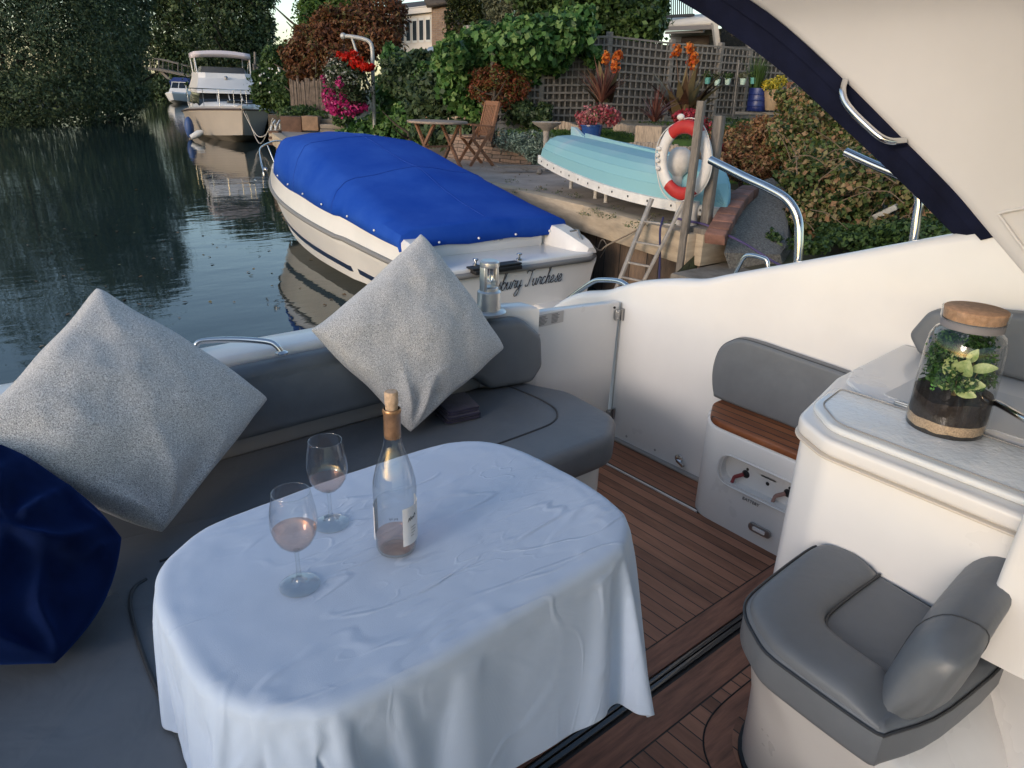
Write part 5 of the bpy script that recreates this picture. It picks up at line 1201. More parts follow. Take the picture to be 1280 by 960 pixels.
for y in ys:
    xe = interp2(EDGE, y)+(.30 if y > 4.1 else 0)
    for s in ss_:
        z = hgt(xe+s, y, s)+(.035*mnoise.noise(Vector((xe+s, y, 0))*1.3) if (y < 4.1 and s > .05) else 0)
        vs.append((xe+s-(.05 if s == 0 else 0), y, -1.4 if s == 0 else z))
k = len(ss_)
for i in range(len(ys)-1):
    for j in range(k-1): fs.append((i*k+j, i*k+j+1, (i+1)*k+j+1, (i+1)*k+j))
mb.add(vs, fs); struct(build(mb, 'ground', SOIL, None, 40))
LE = [(25,-11),(33,-1.0),(37.6,2.2),(44,5.8),(52,9.0),(64,14),(79,19.5),(100,27),(140,50),(300,140),(900,500)]
mb = MB(); vs = []; fs = []; ys2 = [20,25,30,33,37.6,44,52,64,79,100,140,300,900]; s2_ = [0,.1,1,3,8,20,60,200,600]
for y in ys2:
    xe = interp2(LE, y) if y >= 25 else -8
    for s in s2_: vs.append((xe-s, y, -1.2 if s == 0 else WZ+.15+.5*min(1, s/5)))
k = len(s2_)
for i in range(len(ys2)-1):
    for j in range(k-1): fs.append((i*k+j, i*k+j+1, (i+1)*k+j+1, (i+1)*k+j))
mb.add(vs, fs); struct(build(mb, 'far_bank', mat('far_bank_soil', (.012,.014,.008), .95, var=.4, vscale=2), None, 40))
# paved terrace
TER = mat('terrace_paving', (.33,.275,.235), .9, var=.28, vscale=2.2, bump=.5, bscale=40, detail=7)
tp = [(5.80,4.14),(6.2,5.91),(6.44,7.91),(6.44,11),(6.42,14.15),(7.3,17),(8.22,19.8),(11,23),(14,22),(12.5,17),(11.5,13),(11.0,10.5),(9.6,7),(8.4,4.14)]
mb = MB(); mb.add([(x, y, QZ) for x, y in tp], [tuple(range(len(tp)))]); struct(build(mb, 'terrace', TER, None, 0))
# quay wall: cap beams and sheet piles
qw = thing('quay_wall', 'timber quay wall with pale cap beams over dark weathered piles beside the covered speedboat', 'quay wall', (6.2,8,WZ))
CAP = mat('pale_cap_beam', (.36,.29,.21), .85, var=.3, vscale=2.5, stretch=(1,1,5), bump=.4, bscale=20, detail=6)
Q = [(5.77,4.1),(6.18,5.91),(6.42,7.91),(6.42,11),(6.4,14.15),(7.3,17),(8.2,19.8),(10.9,23)]
for i, (a, c_) in enumerate(zip(Q, Q[1:])):
    mb = MB(); a3 = Vector((*a, QZ-.13)); b3 = Vector((*c_, QZ-.13)); d = (b3-a3).normalized(); n_ = Vector((-d.y, d.x, 0))
    mb.bar(a3+n_*.02+d*.004, b3+n_*.02-d*.004, .22, .30, r=.012); build(mb, 'cap_beam', CAP, qw, 35)
mb = MB(); mb.bar((5.74,4.075,QZ-.13), (6.3,4.06,QZ-.13), .10, .30, r=.01); build(mb, 'cap_beam', CAP, qw, 35)
PILE = plankmat('weathered_piles', 1, .24, (.050,.036,.028), (.19,.13,.09), gap=.06, rough=.85, grain=9, bump=1.)
mb = MB(); rd = random.Random(3); prev = None
pathq = [Vector((*q, 0)) for q in Q]; pts = []
for a, c_ in zip(pathq, pathq[1:]):
    n_ = max(1, int((c_-a).length/.12))
    for i in range(n_): pts.append(a.lerp(c_, i/n_))
vs = []; fs = []
for i, p in enumerate(pts):
    dx = .035 if (i//2) % 2 else -.01
    for z in (-1.3, QZ-.27): vs.append((p.x+.02+dx, p.y, z))
mb.add(vs, [(2*i, 2*i+2, 2*i+3, 2*i+1) for i in range(len(pts)-1)]); build(mb, 'piles', PILE, qw, 20)
mb = MB(); mb.M = None; mb.box((5.78,4.06,-1.3), (6.4,4.10,QZ-.27)); build(mb, 'end_boarding', PILE, qw, 20)
# weeds along the paving edge
WEED = leafmat('weed_green', [(.03,.06,.015),(.08,.13,.03),(.20,.19,.08)], .2)
w_b = []
for px, py in [(608,232),(640,228),(650,240),(675,238),(700,243),(715,247),(735,268),(745,265),(758,272),(790,283),(805,280),(865,290),(870,285),(880,292),(855,282),(835,282),(820,272),(770,262)]:
    p = atz(px, py, QZ); w_b.append((p+Vector((0,0,.015)), (.11,.10,.03)))
tag(leaves('weeds', WEED, w_b, 1500, .022, None, 14, .4, up=1., aspect=.35), kind='stuff'); bpy.data.objects['weeds']['label'] = 'small green weeds growing in cracks along the terrace edge'
# lawn
LAWN = mat('lawn_grass', (.035,.075,.015), .9, var=.3, vscale=6, bump=1, bscale=120)
lp = [pt(690,172,13.6), pt(735,172,13.2), pt(800,172,12.6), pt(860,178,12.0), pt(1000,200,11), pt(1200,200,11), pt(1250,140,22), pt(1000,146,19), pt(925,148,17), pt(889,150,16.3), pt(829,155,15.7), pt(753,158,15.0), pt(673,160,14.4)]
for q in lp: q.z = .86+.012*max(0, (q.x*.649+q.y*.76)-13)*1.6
cenl = sum(lp, Vector())/len(lp)
mb = MB(); mb.add([tuple(p) for p in lp]+[(p.x, p.y, .2) for p in lp], [tuple(range(len(lp)))]+[(i, (i+1) % len(lp), (i+1) % len(lp)+len(lp), i+len(lp)) for i in range(len(lp))]); struct(build(mb, 'lawn', LAWN, None, 0))
GR = leafmat('grass_blades', [(.03,.07,.012),(.06,.13,.02),(.10,.16,.04)], .3)
tag(leaves('grass', GR, [((q.x, q.y, q.z+.03), (1.6,1.2,.05)) for q in [pt(700,166,14),pt(790,168,13.6),pt(850,170,13.5),pt(900,160,14.5),pt(960,165,14),pt(930,153,16)]], 9000, .07, None, 400, .1, shell=.1, up=.2, aspect=.2), kind='stuff')
bpy.data.objects['grass']['label'] = 'short green lawn grass behind the log edging'
# ================================================================ fence with trellis
GREYW = mat('weathered_grey_wood', (.17,.155,.14), .85, var=.3, vscale=7, stretch=(1,1,4), bump=.4, bscale=30)
FBK = plankmat('fence_boards', 0, .11, (.055,.048,.042), (.115,.10,.088), gap=.08, rough=.85, grain=9, bump=.6)
fdef = [(615,13.9,158,50),(673,14.3,160,47),(753,14.9,157,44),(829,15.6,153,53),(889,16.2,149,57),(925,16.7,148,60),(990,17.5,147,66),(1075,18.6,147,72)]
fp = []
for px, F, yb, yt in fdef:
    p = pt(px, yb, F); t_ = pt(px, yt, F); fp.append((Vector((p.x, p.y, p.z-.05)), t_.z))
for i, ((a, za_), (c_, zb_)) in enumerate(zip(fp, fp[1:])):
    pn = thing('trellis_fence', ['grey fence panel mostly hidden under the climbing vine', 'grey lattice fence panel behind the lavender and birdbath', 'grey lattice fence panel behind the tall orange canna', 'grey lattice fence panel behind the dark-leaved canna', 'narrow grey lattice fence panel with teal pots hung on it', 'grey lattice fence panel behind the blue drum', 'grey lattice fence panel at the right, cut off by the navy canvas'][i], 'fence panel', a, 'lattice fence panels')
    d = (c_-a); d.z = 0; Ln = d.length; d.normalize(); nrm = Vector((d.y, -d.x, 0))
    if nrm.dot(-a) < 0: nrm = -nrm
    zt0, zt1, zb = za_, zb_, min(a.z, c_.z)
    def T(s, z, o=0.): q = a+d*s*Ln; return Vector((q.x, q.y, z))+nrm*o
    mb = MB(); mb.add([tuple(T(0,zb)), tuple(T(1,zb)), tuple(T(1,zt1-.05)), tuple(T(0,zt0-.05)), tuple(T(0,zb,-.03)), tuple(T(1,zb,-.03)), tuple(T(1,zt1-.05,-.03)), tuple(T(0,zt0-.05,-.03))], [(0,1,2,3),(7,6,5,4),(0,4,5,1),(3,2,6,7),(1,5,6,2),(0,3,7,4)])
    build(mb, 'boards', FBK, pn, 20)
    mb = MB(); nv = max(2, int(Ln/.125)); nh = int((max(zt0, zt1)-zb-.15)/.135)
    for k_ in range(nv+1):
        s = k_/nv; mb.bar(T(s, zb+.12, .055), T(s, zt0+(zt1-zt0)*s, .055), .028, .012, up=nrm)
    for k_ in range(nh+1):
        f = k_/nh; mb.bar(T(0, zb+.15+(zt0-zb-.17)*f, .07), T(1, zb+.15+(zt1-zb-.17)*f, .07), .012, .034, up=(0,0,1))
    build(mb, 'lattice', GREYW, pn, 20)
    mb = MB(); mb.bar(T(0, zb-.1, .02), T(0, zt0+.06, .02), .10, .10, up=nrm, r=.01); build(mb, 'fence_post', GREYW, pn, 20)
    mb = MB(); mb.bar(T(0, zb+.07, .03), T(1, zb+.07, .03), .05, .15); build(mb, 'gravel_board', mat('concrete_board', (.20,.19,.175), .9, var=.2, vscale=9), pn, 20)
def post(px, y0, y1, F, w, m, name, label, cat, grp=None, shape='sq', px1=None):
    a = pt(px, y1, F); t_ = pt(px1 if px1 else px, y0, F); b_ = Vector((a.x if not px1 else t_.x, a.y if not px1 else t_.y, t_.z)); mb = MB()
    if shape == 'sq': mb.bar(a, b_, w, w, r=w*.12)
    else: mb.tube([a, b_], w/2, 8)
    return solo(mb, name, m, label, cat, a, grp)
post(586,32,80,14.2,.16,mat('concrete_post',(.28,.25,.22),.9,var=.25,vscale=14,bump=.5,bscale=60),'concrete_post','round-topped weathered concrete fence post standing up out of the vine','post')
a = pt(916,146,16); mb = MB(); mb.tube([a, pt(924,75,16)], .018, 6); solo(mb, 'garden_cane', GREYW, 'thin pale pole leaning on the fence left of the blue drum', 'pole', a)
# ================================================================ near quay things: post, lifebuoy, ladder, ropes
pb = Vector((5.70,4.20,0)); pz = atx(875,124,5.70)
mp_ = thing('mooring_post', 'weathered grey timber post at the quay corner carrying the lifebuoy', 'post', (5.70,4.20,-.4))
OLDT = mat('weathered_post_timber', (.155,.135,.115), .85, var=.4, vscale=10, stretch=(3,3,.6), bump=.6, bscale=35)
p_top = atx(875,126,5.66); p_bot = atx(852,350,5.66)
mb = MB(); mb.bar((5.64, (p_top.y+p_bot.y)/2, p_bot.z), (5.66, (p_top.y+p_bot.y)/2, p_top.z), .070, .05, up=(1,0,0), r=.004); build(mb, 'front_board', OLDT, mp_)
PY = (p_top.y+p_bot.y)/2
mb = MB(); mb.bar((5.93, PY-.02, -.0), (5.93, PY-.02, p_top.z-.12), .09, .07, up=(1,0,0), r=.004); build(mb, 'rear_board', OLDT, mp_)
mb = MB(); mb.box((5.75,PY-.22,QZ), (6.15,PY+.05,QZ+.07), .01); build(mb, 'foot_plate', OLDT, mp_)
rc_ = atx(855,201,5.80); LR = thing('lifebuoy', 'red and white lifebuoy ring hung on the grey quay post', 'lifebuoy', rc_)
mb = MB(); n_, k_ = 64, 14; vs = []; fs = []; mids = []
for i in range(n_):
    a = 2*math.pi*i/n_
    for j in range(k_):
        q = 2*math.pi*j/k_; rr_ = .262+.054*math.cos(q); vs.append((rc_.x+.042*math.sin(q)-.02*math.sin(a), rc_.y+rr_*math.cos(a), rc_.z+rr_*math.sin(a)*1.16))
for i in range(n_):
    ang = math.degrees(2*math.pi*(i+.5)/n_) % 360; red = (52 < ang < 128) or (232 < ang < 308) or (20 < ang < 34 and False)
    for j in range(k_): fs.append((i*k_+j, i*k_+(j+1) % k_, ((i+1) % n_)*k_+(j+1) % k_, ((i+1) % n_)*k_+j)); mids.append(1 if red else 0)
mb.add(vs, fs); mb.m = mids
build(mb, 'ring', [mat('lifebuoy_white', (.60,.58,.56), .55, var=.1, vscale=14, bump=.2, bscale=25), mat('lifebuoy_red', (.36,.022,.018), .5, var=.15, vscale=12)], LR, 60)
mb = MB(); gp = []
for i in range(73):
    a = 2*math.pi*i/72; w_ = .005+.030*abs(math.sin(2*a+.8))**1.4; rr_ = .307+w_*.9; gp.append((rc_.x-.02, rc_.y+rr_*math.cos(a), rc_.z+rr_*math.sin(a)*1.15))
mb.tube(gp[:-1], .006, 6, True); mb.sphere((rc_.x-.03, rc_.y+.07, rc_.z+.385), (.03,.04,.03), 8, 6); build(mb, 'grab_line', mat('white_cord', (.55,.53,.5), .8), LR, 60)
mb = MB()
for q in [(rc_.y+.27, rc_.z-.02), (rc_.y+.28, rc_.z+.03), (rc_.y+.26, rc_.z-.09), (rc_.y+.27, rc_.z+.09)]: mb.sphere((rc_.x-.055, q[0], q[1]), (.018,.028,.022), 8, 6)
build(mb, 'rope_knot', MATS['white_cord'], LR, 60)
fc = atx(849,205,6.05); mb = MB(); mb.lathe([(.001,-.12),(.05,-.115),(.10,-.06),(.118,.0),(.115,.07),(.09,.13),(.05,.155),(.001,.16)], fc, 20, False); mb.tube([fc+Vector((.0,0,-.1)), fc+Vector((.0,-.0,-.30))], [.055,.045], 10); mb.tube([fc+Vector((0,0,-.3)), fc+Vector((0,0,-.34))], .02, 8)
solo(mb, 'round_buoy', mat('dirty_white_buoy', (.52,.49,.46), .5, var=.15, vscale=10), 'round off-white buoy seen through the middle of the lifebuoy ring', 'buoy', fc)
for k_, (x_, y_) in enumerate([(5.98,4.52),(6.05,4.40)]):
    mb = MB(); mb.lathe([(.001,0),(.045,0),(.05,.05),(.035,.18),(.05,.24),(.045,.26),(.001,.262)], (x_, y_, QZ+.001), 14)
    solo(mb, 'white_bollard', MATS['dirty_white_buoy'], ['white mushroom bollard on the quay below the lifebuoy, farther from the post', 'white mushroom bollard on the quay right beside the lifebuoy post'][k_], 'bollard', (x_, y_, QZ), 'white bollards below the lifebuoy')
ld = thing('ladder', 'old aluminium ladder leaning against the timber quay below the lifebuoy', 'ladder', atx(790,345,5.45))
LDM = mat('dull_aluminium', (.33,.30,.27), .5, metal=.3, var=.25, vscale=12)
L0, L1 = atx(815,248,5.72), atx(770,362,5.42); R0, R1 = atx(855,252,5.70), atx(792,376,5.42)
for a, c_ in ((L0, L1), (R0, R1)):
    mb = MB(); mb.bar(a, c_, .05, .028, r=.003); build(mb, 'rail', LDM, ld, 30)
for f in (.26,.52,.78,.97):
    mb = MB(); mb.bar(L0.lerp(L1, f*.86+.02), R0.lerp(R1, f*.80+.02), .03, .018, r=.003); build(mb, 'rung', LDM, ld, 30)
BROPE = mat('navy_rope', (.03,.03,.09), .85, bump=.8, bscale=300)
line('dock_line', [atx(829,272,5.66), atx(827,279,5.60), atx(825,290,5.58), atx(825,318,5.58), atx(824,350,5.58)], .011, BROPE, 'dark blue rope hanging straight down the quay face beside the ladder')
line('dock_line', [atx(842,272,5.9), atx(858,276,5.9), pt(882,281,6.9), pt(905,292,6.7), pt(930,304,6.4), pt(965,326,6.0), pt(985,336,5.8)], .011, mat('purple_rope', (.07,.05,.13), .85, bump=.8, bscale=300), 'faded purple dock line running from the quay post over the concrete ledge')
# brick edging and pebbled concrete
BRK = [mat('red_brick', (.20,.10,.075), .85, var=.35, vscale=12, bump=.6, bscale=40), mat('brown_brick', (.15,.075,.055), .85, var=.35, vscale=12, bump=.6, bscale=40)]
be = thing('brick_edging', 'curved row of red brick edging rising behind the quay corner', 'brick edging', (6.3,4.3,QZ))
pth = smooth_open([pt(893,300,6.6), pt(902,283,6.8), pt(912,265,7.2), pt(924,249,7.7), pt(938,238,8.3)], 2)
for i, (a, c_) in enumerate(zip(pth, pth[1:])):
    mb = MB(); d = (c_-a); mb.bar(a+d*.03, c_-d*.03, .19, .11, r=.012); build(mb, 'brick', BRK[i % 2], be, 30)
PEB = mat('pebbledash_concrete', (.17,.155,.135), .95, var=.55, vscale=45, bump=1., bscale=70, bdist=.015)
mb = MB(); prs = [pt(*q) for q in [(905,316,6.7),(915,280,7.2),(930,250,7.9),(946,228,8.7),(965,222,9.0),(985,240,8.6),(985,305,7.4),(975,318,6.9)]]
g0 = [tuple(p) for p in prs]; mb.add(g0+[(p[0]+.35, p[1]-.05, p[2]-.55) for p in g0], [tuple(range(8))]+[(i, (i+1) % 8, (i+1) % 8+8, i+8) for i in range(8)])
solo(mb, 'concrete_ramp', PEB, 'cracked pebble-textured concrete ramp between the brick edging and the hedge', 'ramp', prs[0], smooth=20)
mb = MB(); a = atz(900,332,-.02); mb.pad([(5.30,4.02),(5.28,2.9),(6.2,2.6),(6.9,3.6),(6.6,4.02)], -.5, .02, .02, 2); solo(mb, 'concrete_ledge', mat('old_concrete', (.17,.15,.125), .95, var=.4, vscale=5, bump=.7, bscale=30), 'low stained concrete ledge at the waterside just past the end of the quay', 'ledge', (5.6,3.5,0))
mb = MB(); a = pt(1108,264,8.0); mb.M = Matrix.Translation(a) @ Matrix.Rotation(R(15), 4, 'Z') @ Matrix.Rotation(R(-35), 4, 'X'); mb.box((-.22,-.14,-.03), (.22,.14,.03), .01); solo(mb, 'pale_slab', mat('pale_stone', (.34,.33,.30), .9, var=.2, vscale=10), 'pale broken stone slab lying under the hedge', 'slab', a)
# ================================================================ upturned dinghy
DG0, DG1 = Vector((7.30,7.45,.60)), Vector((6.20,4.12,.44)); dv_ = DG1-DG0; LD = dv_.length; yd = dv_.normalized(); xd = Vector((-yd.y, yd.x, 0)).normalized()
DM = Matrix(((xd.x, yd.x, 0, DG0.x-.74*xd.x),(xd.y, yd.y, 0, DG0.y-.74*xd.y),(xd.z, yd.z, 1, DG0.z),(0,0,0,1)))
dg_ = thing('rowing_dinghy', 'upturned turquoise rowing dinghy with white gunwale propped on the terrace', 'dinghy', (6.9,6,QZ))
hw = lambda t: max(.012, .60*(1-.22*(1-t/.5)**2) if t < .5 else .60*max(0, 1-((t-.5)/.5)**2.5)**.9)
hh = lambda t: .44*(.80+.35*t-.20*t*t)*(1 if t < .80 else max(.05, 1-((t-.80)/.205)**3)**.5)
TURQ = bpy.data.materials.new('faded_turquoise_paint'); TURQ.use_nodes = True; nt = TURQ.node_tree; N = nt.nodes; L = nt.links; bb = N['Principled BSDF']; bb.inputs['Roughness'].default_value = .6
tc = N.new('ShaderNodeTexCoord'); n1 = N.new('ShaderNodeTexNoise'); n1.inputs['Scale'].default_value = 1.7; n1.inputs['Detail'].default_value = 6; L.new(tc.outputs['Object'], n1.inputs['Vector'])
sx = N.new('ShaderNodeSeparateXYZ'); L.new(tc.outputs['Object'], sx.inputs[0])
m1_ = N.new('ShaderNodeMath'); m1_.operation = 'MULTIPLY_ADD'; m1_.inputs[1].default_value = 1.7; m1_.inputs[2].default_value = -1.15; L.new(sx.outputs['Z'], m1_.inputs[0])
m2_ = N.new('ShaderNodeMath'); m2_.operation = 'ADD'; L.new(m1_.outputs[0], m2_.inputs[0]); L.new(n1.outputs['Fac'], m2_.inputs[1])
rp_ = N.new('ShaderNodeValToRGB'); L.new(m2_.outputs[0], rp_.inputs[0]); e = rp_.color_ramp.elements; e[0].position = .30; e[0].color = (.19,.38,.42,1); e[1].position = .85; e[1].color = (.36,.38,.43,1); q = e.new(.55); q.color = (.24,.40,.45,1); L.new(rp_.outputs[0], bb.inputs['Base Color'])
mb = MB(); mb.M = DM; rings = []; ND = 28
for i in range(ND+1):
    t = i/ND; w_ = hw(t); h = hh(t); off = .74
    sheer = .03*(1-t)**3
    half = []; ns = 5
    for s in range(ns+1):          # clinker strakes with little laps
        f = s/ns; x = w_*math.cos(f*math.pi/2*.93)**.62; z = .08+sheer+max(0, h-.08)*math.sin(f*math.pi/2)**.85
        half.append((x, z)); 
        if 0 < s < ns: half.append((x-.012, z-.0))
    full = [(x, z) for x, z in half]+[(-x, z) for x, z in half[::-1]]
    rings.append([(x+off, t*LD-(.10*(z/.5) if i == 0 else 0)*-1-(.12*(z/.5) if i == ND else 0), z) for x, z in full])
mb.loft(rings, False); k_ = len(rings[0]); o_ = len(mb.v); 
mb.f += [tuple(range(k_))[::-1], tuple(range(ND*k_, ND*k_+k_))]; mb.m += [0, 0]
hl = build(mb, 'hull', TURQ, dg_, 18)
mb = MB(); mb.M = DM; vs = []; 
for sg in (-1, 1):
    rr2 = []
    for i in range(ND+1):
        t = i/ND; w_ = hw(t)+.006; sh_ = .03*(1-t)**3
        rr2.append([(.74+sg*w_, t*LD, sh_+.082), (.74+sg*(w_+.02), t*LD, sh_+.075), (.74+sg*(w_+.02), t*LD, sh_-.02), (.74+sg*(w_-.02), t*LD, sh_-.02)])
    mb.loft(rr2, True, True)
for yy, s_, t in ((-.01, .03, 0),): mb.box((.74-hw(t)-.02, yy-.02, s_-.02), (.74+hw(t)+.02, yy+.02, s_+.082), .004)
gw_ = build(mb, 'gunwale', mat('chipped_white_paint', (.60,.585,.56), .6, var=.12, vscale=9, bump=.2, bscale=40), dg_, 30)
mb = MB(); mb.M = DM
for i in range(13):
    t = .05+.90*i/12; sh_ = .03*(1-t)**3; mb.sphere((.74-hw(t)-.028, t*LD, sh_+.03), (.006,.013,.013), 8, 5)
build(mb, 'rivets', BLACK, gw_, 60)
mb = MB(); mb.M = DM; mb.add([(.72,.0,hh(0)-.06),(.72,.55,hh(.15)-.03),(.72,.10,hh(0)+.13),(.72,-.02,hh(0)+.13),(.76,.0,hh(0)-.06),(.76,.55,hh(.15)-.03),(.76,.10,hh(0)+.13),(.76,-.02,hh(0)+.13)], [(0,1,2,3),(7,6,5,4),(0,3,7,4),(3,2,6,7),(2,1,5,6)]); build(mb, 'skeg', TURQ, dg_, 20)
mb = MB(); mb.M = DM; mb.box((.725,.4,hh(.3)-.01), (.755,LD*.78,hh(.3)+.05), .004); build(mb, 'keel', TURQ, dg_, 20)
for k_, (px, py) in enumerate([(744,248),(757,253),(650,212),(900,288)]):
    a = atz(px, py, QZ) if k_ < 2 else (DM @ Vector((.74-.1,.25,0)) if k_ == 2 else DM @ Vector((.95,LD-.75,0))); a.z = QZ
    topz_ = (DM @ Vector((.1, (a-DG0).dot(yd), .0))).z
    mb = MB(); mb.lathe([(.001,0),(.028,0),(.024,.01),(.024,topz_-QZ),(.001,topz_-QZ)], a, 10)
    solo(mb, 'prop_leg', mat('white_prop', (.42,.39,.35), .7), ['left one of the two white pegs propping the near side of the dinghy', 'right one of the two white pegs propping the near side of the dinghy', 'peg under the skeg end of the upturned dinghy', 'peg under the far corner of the upturned dinghy by the bricks'][k_], 'prop', a, 'props under the dinghy')
mb = MB(); a = atz(664,210,QZ+.08); mb.bar(a+Vector((-.5,.25,.02)), a+Vector((.35,-.1,.02)), .14, .035); mb.sphere(a+Vector((.0,-.2,-.03)), .05, 8, 6); solo(mb, 'timber_plank', GREYW, 'short loose plank lying by the left end of the dinghy', 'plank', a)
# ================================================================ stone wall, log edging, lavender, birdbath
STN = brickmat('stacked_sandstone', (.30,.19,.13), (.17,.125,.10), (.05,.04,.03), bw=.19, bh=.06, squash=.006, dist=.05)
st_ = [pt(560,196,14.1), pt(575,200,13.9), pt(620,205,13.5), pt(664,208,13.2), pt(684,200,13.6)]
mb = MB(); rings = []
for p in st_: rings.append([(p.x, p.y, QZ-.02), (p.x+.03, p.y+.03, QZ+.42), (p.x+.28, p.y+.26, QZ+.44), (p.x+.3, p.y+.28, QZ)])
mb.loft(rings, True, True); solo(mb, 'stone_wall', STN, 'low dry stone retaining wall below the lavender', 'wall', st_[2], smooth=20)
LOG = mat('split_log_wood', (.30,.235,.175), .85, var=.38, vscale=16, stretch=(3,3,.5), bump=.5, bscale=40)
def logs(path, z0, z1, amp, label, seed):
    rd = random.Random(seed); mb = MB(); P_ = smooth_open(path, 8); acc = 0; last = None
    for a, c_ in zip(P_, P_[1:]):
        d = c_-a; n_ = max(1, int(d.length/.075))
        for i in range(n_):
            p = a.lerp(c_, i/n_); acc += .075; h = z1+amp*math.sin(acc*4.2)+rd.uniform(-.012, .012); r_ = rd.uniform(.034, .042)
            q = Vector((p.x+rd.uniform(-.006,.006), p.y, 0)); mb.tube([(q.x, q.y, z0), (q.x, q.y, h-.01), (q.x, q.y, h)], [r_, r_, r_*.75], 8)
    return solo(mb, 'log_edging', LOG, label, 'log edging', path[0], 'split log lawn edging', 50)
def gp_(px, F): p = pt(px, 170, F); return Vector((p.x, p.y, 0))
logs([gp_(562,14.9), gp_(600,14.6), gp_(650,14.2), gp_(700,13.9), gp_(728,13.6)], .3, .98, .05, 'wavy-topped split log edging behind the lavender and garden chair', 1)
logs([gp_(738,12.3), gp_(745,12.0), gp_(790,11.6), gp_(830,11.3), gp_(862,11.1), gp_(890,11.6)], .3, .845, .012, 'even-topped split log edging right behind the upturned dinghy', 2)
logs([gp_(768,13.6), gp_(785,13.2), gp_(800,12.9), gp_(812,12.4)], .6, 1.02, .01, 'short run of log edging set back behind the pink flowers', 3)
LAV = leafmat('lavender_leaf', [(.13,.19,.15),(.22,.30,.24),(.33,.38,.32)], .2)
lv = thing('lavender_bush', 'grey-green lavender bush spilling over the stone wall', 'shrub', st_[3])
leaves('foliage', LAV, [(pt(640,176,13.3), (.33,.3,.17)), (pt(665,178,13.0), (.38,.3,.2)), (pt(684,183,12.9), (.26,.22,.2)), (pt(672,192,12.9), (.25,.2,.17)), (pt(690,192,12.8), (.2,.2,.16)), (pt(700,180,13.2), (.18,.2,.12))], 7500, .07, lv, 60, .22, .7, up=.9, aspect=.22)
mb = MB(); p = pt(683,162,12.4); bq = Vector((p.x, p.y, QZ)); mb.lathe([(.001,0),(.10,0),(.10,.03),(.05,.06),(.04,.4),(.055,.62),(.10,.66),(.21,.72),(.24,.755),(.235,.76),(.19,.735),(.001,.725)], bq, 28)
solo(mb, 'birdbath', mat('birdbath_stone', (.25,.225,.20), .9, var=.25, vscale=16), 'stone birdbath on a slim stem beside the lavender', 'birdbath', bq)
# ================================================================ teak garden table and chairs
TW = mat('oiled_garden_teak', (.20,.095,.05), .65, var=.4, vscale=10, stretch=(2,2,8), bump=.3, bscale=30)
TWG = mat('silvered_garden_teak', (.26,.20,.155), .75, var=.3, vscale=10, bump=.3, bscale=30)
def chair_model():
    g = thing('folding_chair', 'x', 'chair')
    for s in (-1, 1):
        mb = MB(); mb.bar((s*.24,.22,0), (s*.24,-.20,.62), .028, .05); build(mb, 'leg', TW, g, 30)
        mb = MB(); mb.bar((s*.21,-.24,0), (s*.21,.16,.44), .028, .05); build(mb, 'leg', TW, g, 30)
        mb = MB(); mb.bar((s*.25,-.22,.64), (s*.25,.22,.66), .055, .025, r=.004); mb.bar((s*.25,.16,.42), (s*.25,.17,.65), .03, .03); build(mb, 'armrest', TW, g, 30)
    mb = MB()
    for i in range(7): mb.box((-.22,-.20+i*.06,.43), (.22,-.155+i*.06,.45), .003)
    build(mb, 'seat', TW, g, 30)
    mb = MB()
    for s in (-1, 1): mb.bar((s*.225,-.16,.40), (s*.225,-.32,1.02), .035, .045)
    mb.bar((-.24,-.315,1.0), (.24,-.315,1.0), .03, .07, up=(0,-.25,1)); mb.bar((-.21,-.18,.50), (.21,-.18,.50), .022, .04)
    for i in range(7): x = -.165+i*.055; mb.bar((x,-.185,.51), (x,-.305,.98), .030, .012, up=(0,1,.25))
    build(mb, 'backrest', TW, g, 30); return g
ch0 = chair_model(); a = atz(549,189,QZ); ch0.location = (a.x, a.y, QZ); ch0.rotation_euler = (0,0,R(150)); ch0['label'] = 'slatted teak folding chair facing out from behind the round garden table'; ch0['group'] = 'teak folding garden chairs'
ch1 = copy_tree(ch0); a = atz(594,206,QZ); ch1.location = (a.x, a.y, QZ); ch1.rotation_euler = (0,0,R(80)); ch1['label'] = 'slatted teak folding chair seen side-on at the right of the garden table'
tb_ = atz(547,151,QZ+.735); gt = thing('garden_table', 'round weathered teak folding table with crossed legs on the terrace', 'table', (tb_.x, tb_.y, QZ))
mb = MB(); mb.lathe([(.001,.70),(.47,.70),(.48,.71),(.48,.725),(.47,.735),(.001,.735)], (tb_.x,tb_.y,QZ), 32); build(mb, 'tabletop', TWG, gt, 30)
for s in (-1, 1):
    for u_ in (-1, 1):
        mb = MB(); mb.bar((tb_.x+s*.26, tb_.y-u_*.30, QZ), (tb_.x+s*.24, tb_.y+u_*.26, QZ+.70), .04, .045); build(mb, 'leg', TW, gt, 30)
mb = MB(); mb.bar((tb_.x-.26,tb_.y,QZ+.35), (tb_.x+.26,tb_.y,QZ+.35), .03); build(mb, 'stretcher', TW, gt, 30)
